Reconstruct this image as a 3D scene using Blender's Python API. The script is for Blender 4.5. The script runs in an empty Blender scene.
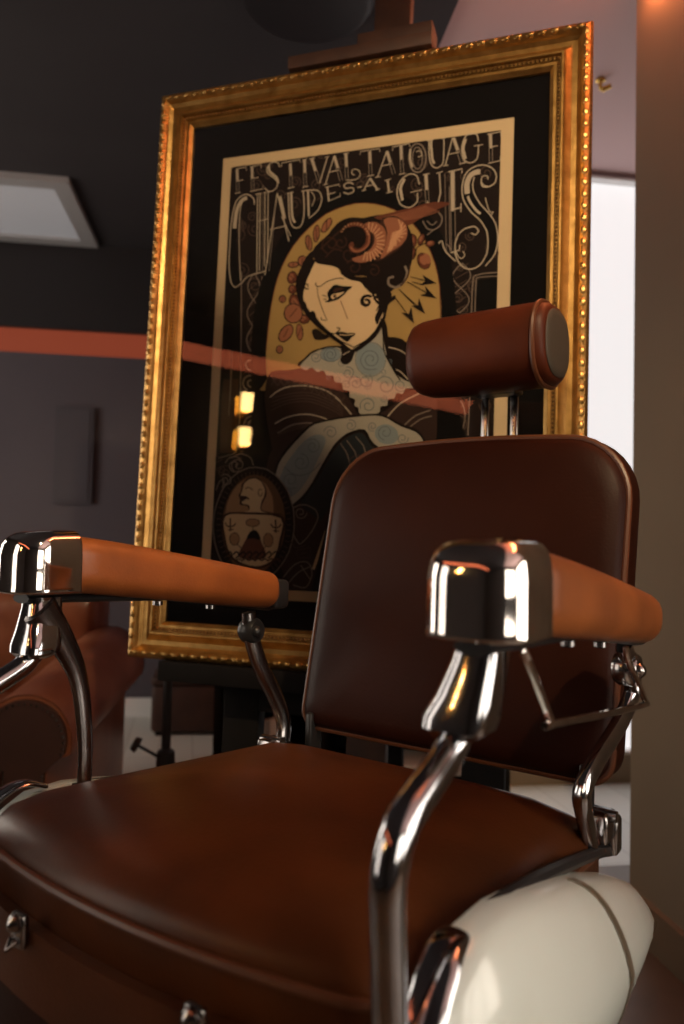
import bpy, bmesh, math, random
from mathutils import Vector, Matrix
from mathutils.geometry import tessellate_polygon
random.seed(7)
S = bpy.context.scene
COL = S.collection
PI = math.pi
# ------------------------------------------------------------------ camera, world, lights, exposure
CAM = Vector((.5175, -.7611, 1.0417))
YAW, PITCH, ROLL, FPX = -.6157, .0352, .0215, 760.0
_c, _s = math.cos(YAW), math.sin(YAW)
_r = Vector((_c, -_s, 0)); _f = Vector((_s, _c, 0)); _up = Vector((0, 0, 1))
_F = _f * math.cos(PITCH) + _up * math.sin(PITCH)
_U = _up * math.cos(PITCH) - _f * math.sin(PITCH)
_cr, _sr = math.cos(ROLL), math.sin(ROLL)
_X = _r * _cr + _U * _sr
_Y = _U * _cr - _r * _sr
cam = bpy.data.cameras.new('camera'); camo = bpy.data.objects.new('camera', cam); COL.objects.link(camo)
cam.sensor_fit = 'VERTICAL'; cam.sensor_height = 36.0; cam.lens = FPX / 1024 * 36.0
cam.clip_start = .02
m = Matrix((_X, _Y, -_F)).transposed().to_4x4(); m.translation = CAM
camo.matrix_world = m
cam.dof.use_dof = True; cam.dof.focus_distance = 1.02; cam.dof.aperture_fstop = 3.6
S.camera = camo
S.view_settings.view_transform = 'Standard'; S.view_settings.look = 'None'
S.view_settings.exposure = 0.0; S.view_settings.gamma = 1.0; S.view_settings.use_curve_mapping = False
W = bpy.data.worlds.new('world'); S.world = W; W.use_nodes = True
W.node_tree.nodes['Background'].inputs[0].default_value = (.5, .45, .5, 1)
W.node_tree.nodes['Background'].inputs[1].default_value = .02
SPOT_W = 125.0
# room directions: D1 runs into the room, D2 to the right
D1 = Vector((-.6896, .7242, 0)); D2 = Vector((.7242, .6896, 0))
ORG = Vector((CAM.x, CAM.y, 0))
def rm(a, b, z=0): return ORG + D1 * a + D2 * b + Vector((0, 0, z))
def area(name, loc, target, sx, sy, power, col):
    l = bpy.data.lights.new(name, 'AREA'); l.shape = 'RECTANGLE'; l.size = sx; l.size_y = sy; l.energy = power; l.color = col
    o = bpy.data.objects.new(name, l); COL.objects.link(o); o.location = loc
    o.rotation_euler = (Vector(target) - Vector(loc)).to_track_quat('-Z', 'Y').to_euler(); return o
DAY_PANE, FAR_PANE, STRIP_E, SHADE_E = 4.6, .80, .20, 26.0
# ------------------------------------------------------------------ materials
def lin(c):
    return tuple((v / 12.92 if v <= .04045 else ((v + .055) / 1.055) ** 2.4) for v in [x / 255 for x in c]) + (1,)
def mat(name, col, rough=.5, metal=0, coat=0, noise=None, bump=0, bscale=200, emit=None, spec=.5):
    m = bpy.data.materials.new(name); m.use_nodes = True; nt = m.node_tree; b = nt.nodes['Principled BSDF']
    b.inputs['Base Color'].default_value = col; b.inputs['Roughness'].default_value = rough; b.inputs['Metallic'].default_value = metal
    b.inputs['Coat Weight'].default_value = coat; b.inputs['Coat Roughness'].default_value = .08
    b.inputs['Specular IOR Level'].default_value = spec
    tc = nt.nodes.new('ShaderNodeTexCoord')
    if noise:
        col2, sc, lo, hi = noise
        n = nt.nodes.new('ShaderNodeTexNoise'); n.inputs['Scale'].default_value = sc; n.inputs['Detail'].default_value = 5
        r = nt.nodes.new('ShaderNodeValToRGB'); r.color_ramp.elements[0].position = lo; r.color_ramp.elements[1].position = hi
        r.color_ramp.elements[0].color = col; r.color_ramp.elements[1].color = col2
        nt.links.new(tc.outputs['Object'], n.inputs['Vector']); nt.links.new(n.outputs['Fac'], r.inputs['Fac']); nt.links.new(r.outputs['Color'], b.inputs['Base Color'])
    if bump:
        n2 = nt.nodes.new('ShaderNodeTexNoise'); n2.inputs['Scale'].default_value = bscale; n2.inputs['Detail'].default_value = 3
        bp = nt.nodes.new('ShaderNodeBump'); bp.inputs['Strength'].default_value = bump; bp.inputs['Distance'].default_value = .002
        nt.links.new(tc.outputs['Object'], n2.inputs['Vector']); nt.links.new(n2.outputs['Fac'], bp.inputs['Height']); nt.links.new(bp.outputs['Normal'], b.inputs['Normal'])
    if emit:
        b.inputs['Emission Color'].default_value = emit[0]; b.inputs['Emission Strength'].default_value = emit[1]
    return m
M = {}
M['seat'] = mat('seat_leather', (.050, .0150, .0048, 1), .34, noise=((.125, .036, .0095, 1), 6, .35, .75), bump=.12, bscale=260, spec=.25)
M['back'] = mat('back_leather', (.019, .0040, .0018, 1), .46, noise=((.028, .0060, .0024, 1), 5, .35, .7), bump=.12, bscale=260, spec=.14)
M['head'] = mat('headrest_leather', (.060, .0125, .0045, 1), .45, noise=((.090, .019, .0065, 1), 9, .35, .7), bump=.12, bscale=260, spec=.2)
M['arm'] = mat('arm_leather', (.20, .056, .013, 1), .40, noise=((.30, .088, .020, 1), 14, .35, .7), bump=.15, bscale=300)
M['club'] = mat('club_leather', (.15, .042, .020, 1), .28, noise=((.38, .155, .085, 1), 3.2, .4, .75), bump=.15, bscale=160)
M['club_dark'] = mat('club_leather_panel', (.025, .008, .005, 1), .5, noise=((.04, .013, .008, 1), 6, .4, .7), bump=.15, bscale=160)
M['piping'] = mat('piping_leather', (.10, .032, .012, 1), .4)
M['endpanel'] = mat('grey_brown_panel', (.055, .045, .034, 1), .55)
M['chrome'] = mat('chrome', (.80, .78, .76, 1), .07, 1, noise=((.66, .63, .60, 1), 40, .45, .8))
M['postchrome'] = mat('dark_chrome', (.50, .51, .54, 1), .09, 1, noise=((.36, .37, .40, 1), 30, .45, .8))
M['oldchrome'] = mat('worn_chrome', (.42, .41, .41, 1), .2, 1, noise=((.22, .21, .21, 1), 30, .4, .75))
M['blackmetal'] = mat('black_metal', (.012, .012, .013, 1), .35, noise=((.022, .021, .022, 1), 20, .4, .7))
M['enamel'] = mat('cream_enamel', (.64, .71, .66, 1), .25, coat=.5, noise=((.57, .62, .55, 1), 5, .45, .8))
M['skirt_shade'] = mat('skirt_shade_brown', (.15, .125, .085, 1), .3, coat=.5)  # shadow and reflection put into the skirt band's colour
M['gold'] = mat('gilt', (.52, .31, .10, 1), .36, .92, noise=((.30, .16, .045, 1), 35, .4, .75), bump=.25, bscale=120)
M['gold_dark'] = mat('gilt_worn', (.26, .14, .045, 1), .42, .85, noise=((.12, .05, .015, 1), 60, .45, .7))
M['brass'] = mat('brass', (.75, .48, .13, 1), .25, 1)
M['matboard'] = mat('black_matboard', (.0045, .0040, .0038, 1), .95, spec=.1, noise=((.006, .005, .005, 1), 30, .4, .7))
M['mount'] = mat('backing_board', (.12, .08, .05, 1), .8)
M['easelwood'] = mat('dark_walnut', (.030, .012, .008, 1), .6, noise=((.05, .021, .012, 1), 18, .4, .7))
M['blackwood'] = mat('matt_black_wood', (.006, .005, .005, 1), .8, noise=((.009, .008, .008, 1), 12, .4, .7), spec=.12)
M['chestleather'] = mat('chest_brown', (.04, .015, .009, 1), .6, noise=((.06, .023, .013, 1), 10, .4, .7))
M['paperspine'] = mat('pale_spine', (.55, .52, .47, 1), .7)
M['greyspine'] = mat('grey_spine', (.26, .25, .24, 1), .7)
M['paper'] = mat('paper_block', (.6, .56, .48, 1), .9)
M['silver'] = mat('silver_plastic', (.52, .46, .40, 1), .4)
M['ceil'] = mat('dark_ceiling', (.030, .026, .031, 1), .9, noise=((.034, .030, .035, 1), 3, .4, .7))
M['ceil2'] = mat('mauve_ceiling', (.60, .42, .42, 1), .85)
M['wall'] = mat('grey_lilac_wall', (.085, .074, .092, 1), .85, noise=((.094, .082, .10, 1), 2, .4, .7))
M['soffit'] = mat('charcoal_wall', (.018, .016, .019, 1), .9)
M['wallr'] = mat('beige_wall', (.25, .185, .125, 1), .8, noise=((.27, .20, .135, 1), 2.5, .4, .7))
M['wallb'] = mat('dark_back_wall', (.030, .026, .026, 1), .85)
M['base'] = mat('white_baseboard', (.85, .83, .82, 1), .5)
M['based'] = mat('brown_baseboard', (.20, .135, .085, 1), .5)
M['panelframe'] = mat('ceiling_panel_frame', (.40, .40, .42, 1), .5)
M['fixture'] = mat('dark_fixture', (.016, .015, .018, 1), .5)
M['wallpanel'] = mat('dark_wall_panel', (.07, .063, .08, 1), .8)
M['shadefab'] = mat('lit_shade', (.9, .7, .4, 1), .7, emit=((1, .62, .22, 1), SHADE_E))
M['led'] = mat('orange_light', (.05, .015, .008, 1), .8, emit=((1, .17, .07, 1), STRIP_E))
M['led2'] = mat('orange_light_tube', (.9, .3, .1, 1), .5, emit=((1, .20, .09, 1), 1.7))
M['day'] = mat('bright_daylight_pane', (.9, .9, .9, 1), .5, emit=((1, .87, .72, 1), DAY_PANE))
for k_, e_ in (('dayleft', 2.6), ('fillback', 4.5), ('dayright', 6.0)):
    M[k_] = mat(k_ + '_pane', (.9, .9, .9, 1), .5, emit=((1, .88, .75, 1), e_))
M['sheer'] = mat('bright_sheer', (.8, .8, .8, 1), .8, emit=((1, .975, .98, 1), FAR_PANE))
M['panel_lit'] = mat('pale_ceiling_panel', (.5, .5, .52, 1), .6, emit=((.9, .92, 1, 1), .10))
def floor_mat():
    m = bpy.data.materials.new('pale_floorboards'); m.use_nodes = True; nt = m.node_tree; b = nt.nodes['Principled BSDF']
    tc = nt.nodes.new('ShaderNodeTexCoord'); mp = nt.nodes.new('ShaderNodeMapping'); mp.inputs['Rotation'].default_value = (0, 0, .76)
    br = nt.nodes.new('ShaderNodeTexBrick'); br.inputs['Scale'].default_value = 1; br.inputs['Brick Width'].default_value = 1.4; br.inputs['Row Height'].default_value = .16
    br.inputs['Mortar Size'].default_value = .003; br.inputs['Color1'].default_value = (.62, .60, .56, 1); br.inputs['Color2'].default_value = (.70, .68, .63, 1); br.inputs['Mortar'].default_value = (.48, .45, .41, 1)
    nt.links.new(tc.outputs['Object'], mp.inputs['Vector']); nt.links.new(mp.outputs['Vector'], br.inputs['Vector']); nt.links.new(br.outputs['Color'], b.inputs['Base Color'])
    b.inputs['Roughness'].default_value = .35; return m
M['floor'] = floor_mat()
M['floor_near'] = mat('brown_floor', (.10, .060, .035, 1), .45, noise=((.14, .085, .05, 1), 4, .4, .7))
M['warmtube'] = mat('warm_light_tube', (.9, .4, .2, 1), .5, emit=((1, .28, .10, 1), 26.0))
def glass_mat():
    m = bpy.data.materials.new('picture_glass'); m.use_nodes = True; nt = m.node_tree; nt.nodes.clear()
    o = nt.nodes.new('ShaderNodeOutputMaterial'); mx = nt.nodes.new('ShaderNodeMixShader'); t = nt.nodes.new('ShaderNodeBsdfTransparent')
    g = nt.nodes.new('ShaderNodeBsdfGlossy'); g.inputs['Roughness'].default_value = .0; f = nt.nodes.new('ShaderNodeFresnel'); f.inputs['IOR'].default_value = 1.5
    nt.links.new(f.outputs[0], mx.inputs[0]); nt.links.new(t.outputs[0], mx.inputs[1]); nt.links.new(g.outputs[0], mx.inputs[2]); nt.links.new(mx.outputs[0], o.inputs[0]); return m
M['glass'] = glass_mat()
# ------------------------------------------------------------------ helpers
class MB:
    def __init__(s): s.v = []; s.f = []; s.mi = []; s.cur = 0
    def add(s, vs, fs):
        n = len(s.v); s.v += [Vector(v) for v in vs]
        for f in fs: s.f.append([i + n for i in f]); s.mi.append(s.cur)
        return s
    def loft(s, rings, cap=True, closed=True, loop=False):
        n = len(rings[0]); vs = [p for r in rings for p in r]; fs = []
        R = len(rings)
        for i in range(R if loop else R - 1):
            a = i * n; b = ((i + 1) % R) * n
            for k in range(n if closed else n - 1):
                k2 = (k + 1) % n
                fs.append([a + k, a + k2, b + k2, b + k])
        if cap and not loop:
            fs.append(list(range(n))[::-1]); fs.append([(R - 1) * n + k for k in range(n)])
        return s.add(vs, fs)
    def box(s, c, size, M4=None, bev=0):
        x, y, z = [d / 2 for d in size]; c = Vector(c); b = min(bev, x * .98, y * .98, z * .98)
        if b <= 0:
            vs = [Vector((i * x, j * y, k * z)) for k in (-1, 1) for j in (-1, 1) for i in (-1, 1)]
            fs = [[0, 2, 3, 1], [4, 5, 7, 6], [0, 1, 5, 4], [2, 6, 7, 3], [0, 4, 6, 2], [1, 3, 7, 5]]
            vs = [v + c for v in vs]
        else:
            rings = []
            for zz, ins in ((-z, b), (-z + b * .3, b * .3), (-z + b, 0), (z - b, 0), (z - b * .3, b * .3), (z, b)):
                r = []
                for (sx, sy, a0) in ((1, 1, 0), (-1, 1, 90), (-1, -1, 180), (1, -1, 270)):
                    for t in range(4):
                        a = math.radians(a0 + 30 * t)
                        r.append(c + Vector((sx * (x - b) + (b - ins) * math.cos(a), sy * (y - b) + (b - ins) * math.sin(a), zz)))
                rings.append(r)
            o = MB(); o.loft(rings); vs, fs = o.v, o.f
        if M4: vs = [M4 @ v for v in vs]
        return s.add(vs, fs)
    def tube(s, pts, rad, seg=12, flat=1.0, cap=True, side=None, smooth=0):
        pts = [Vector(p) for p in pts]
        rad = list(rad) if hasattr(rad, '__len__') else [rad] * len(pts)
        if smooth:
            P = []; Rr = []
            for i in range(len(pts) - 1):
                p0, p1, p2, p3 = pts[max(0, i - 1)], pts[i], pts[i + 1], pts[min(len(pts) - 1, i + 2)]
                for k in range(smooth):
                    t = k / smooth
                    P.append(.5 * ((2 * p1) + (p2 - p0) * t + (2 * p0 - 5 * p1 + 4 * p2 - p3) * t * t + (3 * p1 - p0 - 3 * p2 + p3) * t ** 3)); Rr.append(rad[i] * (1 - t) + rad[i + 1] * t)
            P.append(pts[-1]); Rr.append(rad[-1]); pts, rad = P, Rr
        rings = []; up = Vector(side) if side else None
        for i, p in enumerate(pts):
            d = (pts[min(i + 1, len(pts) - 1)] - pts[max(i - 1, 0)]).normalized()
            if up is None: up = Vector((0, 0, 1)) if abs(d.z) < .9 else Vector((1, 0, 0))
            u = (up - d * up.dot(d)).normalized(); w = d.cross(u); up = u
            rings.append([p + u * rad[i] * math.cos(2 * PI * k / seg) + w * rad[i] * flat * math.sin(2 * PI * k / seg) for k in range(seg)])
        return s.loft(rings, cap)
    def lathe(s, prof, c=(0, 0, 0), axis='z', seg=24, M4=None):
        rings = []
        c = Vector(c)
        for r, h in prof:
            ring = []
            for k in range(seg):
                a = 2 * PI * k / seg; x, y = r * math.cos(a), r * math.sin(a)
                v = Vector((x, y, h)) if axis == 'z' else Vector((h, x, y)) if axis == 'x' else Vector((y, h, x))
                v = v + c
                ring.append(M4 @ v if M4 else v)
            rings.append(ring)
        return s.loft(rings)
    def ball(s, c, r, seg=10, ring=6):
        c = Vector(c); r = r if hasattr(r, '__len__') else (r, r, r); rings = []
        for j in range(1, ring):
            t = PI * j / ring
            rings.append([c + Vector((r[0] * math.sin(t) * math.cos(2 * PI * k / seg), r[1] * math.sin(t) * math.sin(2 * PI * k / seg), -r[2] * math.cos(t))) for k in range(seg)])
        n = len(s.v); s.loft(rings, False)
        a = len(s.v); s.v.append(c - Vector((0, 0, r[2]))); s.v.append(c + Vector((0, 0, r[2])))
        for k in range(seg):
            s.f.append([n + (k + 1) % seg, n + k, a]); s.mi.append(s.cur)
            b = n + (ring - 2) * seg; s.f.append([b + k, b + (k + 1) % seg, a + 1]); s.mi.append(s.cur)
        return s
    def build(s, name, mats, parent=None, sharp=40, smooth=True):
        me = bpy.data.meshes.new(name); me.from_pydata([tuple(v) for v in s.v], [], s.f)
        mats = mats if isinstance(mats, (list, tuple)) else [mats]
        for mm in mats: me.materials.append(M[mm] if isinstance(mm, str) else mm)
        if len(mats) > 1:
            for p, i in zip(me.polygons, s.mi): p.material_index = i
        bm = bmesh.new(); bm.from_mesh(me); bmesh.ops.recalc_face_normals(bm, faces=bm.faces); bm.to_mesh(me); bm.free()
        if smooth:
            me.shade_smooth(); me.set_sharp_from_angle(angle=math.radians(sharp))
        o = bpy.data.objects.new(name, me); COL.objects.link(o)
        if parent: o.parent = parent
        return o
def tag(o, label, cat, group=None):
    o['label'] = label; o['category'] = cat
    if group: o['group'] = group
    return o
def empty(name, label, cat, loc=(0, 0, 0), rz=0, group=None, mw=None):
    o = bpy.data.objects.new(name, None); COL.objects.link(o); o.empty_display_size = .1
    if mw: o.matrix_world = mw
    else: o.location = loc; o.rotation_euler = (0, 0, rz)
    return tag(o, label, cat, group)
def struct(o): o['kind'] = 'structure'; return o
def rrect(hx, hy, r, n=6, cx=0, cy=0):
    o = []
    for sx, sy, a0 in ((1, 1, 0), (-1, 1, 90), (-1, -1, 180), (1, -1, 270)):
        for t in range(n + 1):
            a = math.radians(a0 + 90 * t / n); o.append((cx + sx * (hx - r) + r * math.cos(a), cy + sy * (hy - r) + r * math.sin(a)))
    return o
def rslab(name, a0, a1, b0, b1, z0, z1, mt):   # a box laid along the room's directions
    mb = MB(); vs = [rm(a, b, z) for z in (z0, z1) for b in (b0, b1) for a in (a0, a1)]
    mb.add(vs, [[0, 2, 3, 1], [4, 5, 7, 6], [0, 1, 5, 4], [2, 6, 7, 3], [0, 4, 6, 2], [1, 3, 7, 5]])
    return mb.build(name, mt, smooth=False)
# ------------------------------------------------------------------ the room
CZ = 2.70; AB = 4.52; AW = 3.15; BR = 1.112; BS = .65; AR = -2.4; BL = -2.6; BF = 2.7
struct(rslab('floor', 2.35, AB + .1, BL - .1, BF + .1, -.06, 0, 'floor'))
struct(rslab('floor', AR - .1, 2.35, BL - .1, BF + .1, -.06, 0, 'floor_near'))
struct(rslab('ceiling', AR - .1, AB + .1, BL - .1, BS, CZ, CZ + .1, 'ceil'))
struct(rslab('ceiling', AR - .1, AW + .1, BS, BF + .1, CZ + .02, CZ + .1, 'ceil2'))
# back wall: grey lower part, charcoal soffit band above, light cove between
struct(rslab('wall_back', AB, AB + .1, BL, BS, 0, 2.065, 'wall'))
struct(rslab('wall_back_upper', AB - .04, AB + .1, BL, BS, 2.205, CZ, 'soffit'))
struct(rslab('baseboard_back', AB - .015, AB, BL, BS, 0, .105, 'base'))
def holed(nm, b0, b1, wins, z0, z1, mt):       # a side wall along D1 with window openings
    a = AR
    for w0, w1 in wins:
        struct(rslab(nm, a, w0, b0, b1, 0, CZ, mt)); struct(rslab(nm + '_below', w0, w1, b0, b1, 0, z0, mt)); struct(rslab(nm + '_above', w0, w1, b0, b1, z1, CZ, mt)); a = w1
    return a
LW = ((.25, 1.15), (2.35, 3.75))
a_ = holed('wall_left', BL - .1, BL, LW, .5, 2.3, 'wallb'); struct(rslab('wall_left_end', a_, AB, BL - .1, BL, 0, CZ, 'wall'))
struct(rslab('wall_partition', AW + .08, AB + .1, BS, BS + .1, 0, CZ, 'wall'))
struct(rslab('wall_window', AW, AW + .1, BS, .80, 0, CZ + .02, 'wallr'))
struct(rslab('wall_window_end', AW, AW + .1, 2.55, BF, 0, CZ + .02, 'wallr'))
# right pier, with the wall running back towards the window behind it
struct(rslab('wall_right', .35, 1.985, BR, BF, 0, CZ + .02, 'wallr'))
struct(rslab('baseboard_right', .35, 1.985, BR - .018, BR, 0, .11, 'based'))
RW = ((-1.9, .15),)
a_ = holed('wall_right_far', BF, BF + .1, RW, .45, 2.4, 'wallr'); struct(rslab('wall_right_far_end', a_, AW, BF, BF + .1, 0, CZ + .02, 'wallr'))
# wall behind the photographer, with a tall daylight window in it
WB0, WB1, WZ0, WZ1 = 0.80, 2.6, .95, 2.45
for nm, b0, b1, z0, z1 in (('wall_rear', BL, WB0, 0, CZ), ('wall_rear_side', WB1, BF, 0, CZ + .02), ('wall_rear_below', WB0, WB1, 0, WZ0), ('wall_rear_above', WB0, WB1, WZ1, CZ + .02)):
    struct(rslab(nm, AR - .1, AR, b0, b1, z0, z1, 'wallb'))
def window(n, a, b0, b1, z0, z1, paneM, cols, rows, fm, side=1):
    e = bpy.data.objects.new('window_%d' % n, None); COL.objects.link(e); e['kind'] = 'structure'
    f = MB(); bw = .05 if n == 1 else .012
    def bar(bb0, bb1, zz0, zz1, th=.05):
        vs = [rm(a + t, b, z) for z in (zz0, zz1) for b in (bb0, bb1) for t in (-th / 2, th / 2)]
        f.add(vs, [[0, 2, 3, 1], [4, 5, 7, 6], [0, 1, 5, 4], [2, 6, 7, 3], [0, 4, 6, 2], [1, 3, 7, 5]])
    bar(b0, b0 + bw, z0, z1); bar(b1 - bw, b1, z0, z1); bar(b0 + bw, b1 - bw, z0, z0 + bw); bar(b0 + bw, b1 - bw, z1 - bw, z1)
    for i in range(1, cols):
        x = b0 + (b1 - b0) * i / cols; bar(x - .025, x + .025, z0 + bw, z1 - bw, .04)
    for i in range(1, rows):
        z = z0 + (z1 - z0) * i / rows; bar(b0 + bw, b1 - bw, z - .02, z + .02, .036)
    f.build('window_frame', fm, e, smooth=False)
    p = MB(); t = .03 * side
    p.add([rm(a + t, b0 + .01, z0 + .01), rm(a + t, b1 - .01, z0 + .01), rm(a + t, b1 - .01, z1 - .01), rm(a + t, b0 + .01, z1 - .01),
           rm(a + t * 1.3, b0 + .01, z0 + .01), rm(a + t * 1.3, b1 - .01, z0 + .01), rm(a + t * 1.3, b1 - .01, z1 - .01), rm(a + t * 1.3, b0 + .01, z1 - .01)],
          [[0, 1, 2, 3], [7, 6, 5, 4], [0, 4, 5, 1], [1, 5, 6, 2], [2, 6, 7, 3], [3, 7, 4, 0]])
    p.build('window_pane', paneM, e, smooth=False)
window(1, AR - .03, WB0, WB1, WZ0, WZ1, 'day', 3, 2, 'fixture', -1)
def side_window(n, b, a0, a1, z0, z1, paneM, cols, side):
    e = bpy.data.objects.new('window_%d' % n, None); COL.objects.link(e); e['kind'] = 'structure'
    f = MB(); bw = .05
    def bar(x0, x1, zz0, zz1):
        f.add([rm(a, b + t, z) for z in (zz0, zz1) for t in (-.025, .025) for a in (x0, x1)], [[0, 2, 3, 1], [4, 5, 7, 6], [0, 1, 5, 4], [2, 6, 7, 3], [0, 4, 6, 2], [1, 3, 7, 5]])
    bar(a0, a0 + bw, z0, z1); bar(a1 - bw, a1, z0, z1); bar(a0 + bw, a1 - bw, z0, z0 + bw); bar(a0 + bw, a1 - bw, z1 - bw, z1)
    for i in range(1, cols): x = a0 + (a1 - a0) * i / cols; bar(x - .03, x + .03, z0 + bw, z1 - bw)
    f.build('window_frame', 'fixture', e, smooth=False)
    p = MB(); p.add([rm(a, b + side * t, z) for z in (z0 + .01, z1 - .01) for t in (.03, .04) for a in (a0 + .01, a1 - .01)], [[0, 2, 3, 1], [4, 5, 7, 6], [0, 1, 5, 4], [2, 6, 7, 3], [0, 4, 6, 2], [1, 3, 7, 5]])
    p.build('window_pane', paneM, e, smooth=False)
side_window(3, BL - .05, LW[0][0], LW[0][1], .5, 2.3, 'dayleft', 2, -1)
side_window(4, BL - .05, LW[1][0], LW[1][1], .5, 2.3, 'fillback', 2, -1)  # added window out of view, brightens the back wall, floor and armchair
side_window(5, BF + .05, RW[0][0], RW[0][1], .45, 2.4, 'dayright', 3, 1)
window(2, AW + .04, .80, 2.55, .12, CZ, 'sheer', 1, 1, 'base', 1)
struct(rslab('wall_window_sill', AW, AW + .1, .80, 2.55, 0, .12, 'wallr'))
# orange cove light between the grey wall and the charcoal band
tag(rslab('cove_light', AB + .01, AB + .03, BL, BS - .01, 2.065, 2.205, 'led'), 'long glowing orange strip of light along the far left wall', 'light strip')
tag(rslab('cornice_light', .45, 1.90, BR - .05, BR - .01, 2.56, 2.60, 'warmtube'), 'orange light tube high on the right wall casting the warm glow', 'light tube')
# ceiling fixtures
e = empty('ceiling_panel', 'pale square panel with a raised border on the dark ceiling', 'ceiling panel', rm(4.05, -1.2, CZ))
mb = MB()
def rbox(mb, a0, a1, b0, b1, z0, z1, o):
    vs = [rm(a, b, z) - o for z in (z0, z1) for b in (b0, b1) for a in (a0, a1)]
    mb.add(vs, [[0, 2, 3, 1], [4, 5, 7, 6], [0, 1, 5, 4], [2, 6, 7, 3], [0, 4, 6, 2], [1, 3, 7, 5]])
o0 = rm(4.05, -1.2, CZ); pa0, pa1, pb0, pb1 = 3.64, 4.45, -1.6, -.79
for q in ((pa0, pa1, pb0, pb0 + .08), (pa0, pa1, pb1 - .08, pb1), (pa0, pa0 + .08, pb0 + .08, pb1 - .08), (pa1 - .08, pa1, pb0 + .08, pb1 - .08)):
    rbox(mb, *q, CZ - .03, CZ, o0)
mb.build('border', 'panelframe', e, smooth=False)
mb = MB(); rbox(mb, pa0 + .08, pa1 - .08, pb0 + .08, pb1 - .08, CZ - .012, CZ, o0); mb.build('panel_face', 'panel_lit', e, smooth=False)
e = empty('ceiling_speaker', 'dark round disc fitting on the ceiling above the picture', 'ceiling fitting', rm(2.25, .19, CZ))
MB().lathe([(.05, 0), (.20, 0), (.205, -.012), (.195, -.03), (.18, -.034)], seg=40).build('rim', 'fixture', e)
MB().lathe([(.001, -.02), (.18, -.02), (.178, -.036), (.10, -.042), (.001, -.044)], seg=40).build('cover', 'fixture', e)
e = empty('ceiling_spot', 'tiny brass ceiling fitting showing past the top right frame corner', 'ceiling fitting', rm(2.53, 1.28, CZ + .02))
MB().lathe([(.016, 0), (.018, -.006), (.008, -.012), (.007, -.03)], seg=16).build('mount', 'brass', e)
MB().tube([(0, 0, -.03), (.008, .0, -.040), (.035, .008, -.030)], [.008, .010, .009], 12).build('head', 'brass', e)
# warm spot added to brighten the picture, unseen, behind and right of the photographer
SL = Vector((1.15, -.85, CZ)); ST = Vector((-.47, .52, 1.30))
e = empty('added_spot', 'added unseen warm ceiling lamp brightening the framed poster', 'added_spot', SL)
sd = (ST - (SL - Vector((0, 0, .12)))).normalized()
MB().lathe([(.001, 0), (.045, 0), (.045, -.02), (.001, -.02)], seg=20).build('added_spot_plate', 'fixture', e)
MB().tube([(0, 0, -.02), (0, 0, -.12)], .008, 8).build('added_spot_stem', 'fixture', e)
hp = Vector((0, 0, -.12)); MB().tube([hp - sd * .05, hp + sd * .05, hp + sd * .07], [.03, .038, .038], 20).build('added_spot_head', 'fixture', e)
spl = bpy.data.lights.new('added_spot_lamp', 'SPOT'); spl.energy = SPOT_W; spl.color = (1, .72, .42); spl.spot_size = math.radians(52); spl.spot_blend = .6; spl.shadow_soft_size = .03
spo = bpy.data.objects.new('added_spot_lamp', spl); COL.objects.link(spo); spo.parent = e; spo.location = hp + sd * .09; spo.rotation_euler = sd.to_track_quat('-Z', 'Y').to_euler()
# dark narrow panel on the grey wall
P0 = rm(AB, -.90, 1.48)
e = empty('wall_panel', 'dark narrow upright panel on the grey back wall', 'wall panel', P0)
mb = MB(); rbox(mb, AB - .03, AB, -1.0, -.79, 1.21, 1.76, P0); mb.build('body', 'wallpanel', e, smooth=False)
mb = MB(); rbox(mb, AB - .036, AB - .03, -.98, -.81, 1.23, 1.74, P0); mb.build('face', 'wallpanel', e, smooth=False)
# twin-shade wall lamp and orange light bar behind the photographer (mirrored in the picture glass)
LA, LB = -.27, BL + .10
SP = rm(LA, BL, 2.05)
e = empty('wall_lamp', 'wall lamp of two lit shades one above the other mirrored in the picture glass', 'wall lamp', SP)
mb = MB(); rbox(mb, LA - .03, LA + .03, BL, BL + .02, 1.85, 2.25, SP); mb.build('back_plate', 'brass', e, smooth=False)
for z in (2.19, 1.96):
    c = rm(LA, LB, z) - SP
    MB().tube([rm(LA, BL + .02, z - .07) - SP, c + Vector((0, 0, -.07))], .008, 8).build('bracket', 'brass', e)
    MB().lathe([(.036, -.055), (.042, .055), (.038, .055), (.032, -.055)], c, seg=20).build('lamp_shade', 'shadefab', e)
e = empty('light_bar', 'glowing orange hanging light bar mirrored as a band in the picture glass', 'light bar', rm(0, 0, 0))
def rb(a, b, z): return rm(a, b, z) - rm(0, 0, 0)
BARP = (1.05, -1.943, 2.13, -1.25, -1.177, 2.13)
pa, pb = rb(*BARP[:3]), rb(*BARP[3:])
dd = (pb - pa).normalized(); up = Vector((0, 0, 1)); nn = dd.cross(up)
mb = MB(); h, t = .042, .012
mb.loft([[p + up * sy * h + nn * sx * t for sx, sy in ((1, 1), (-1, 1), (-1, -1), (1, -1))] for p in (pa, pb)])
mb.build('glowing_tube', 'led2', e, smooth=False)
for f in (.1, .9):
    q = pa.lerp(pb, f); MB().tube([q + up * h, Vector((q.x, q.y, CZ))], .003, 6).build('hanging_wire', 'fixture', e)

# ------------------------------------------------------------------ barber chair
bc = empty('barber_chair', 'antique barber chair of brown leather, chrome and cream enamel in the foreground', 'barber chair')
# pedestal
MB().lathe([(.001, 0), (.30, 0), (.315, .012), (.31, .035), (.26, .055), (.13, .085), (.095, .12), (.085, .22), (.001, .22)], (0, -.03, 0), seg=48).build('pedestal', 'enamel', bc)
MB().lathe([(.001, .21), (.07, .21), (.07, .42), (.12, .46), (.12, .485), (.001, .485)], (0, -.03, 0), seg=32).build('lift_column', 'chrome', bc)
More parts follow.
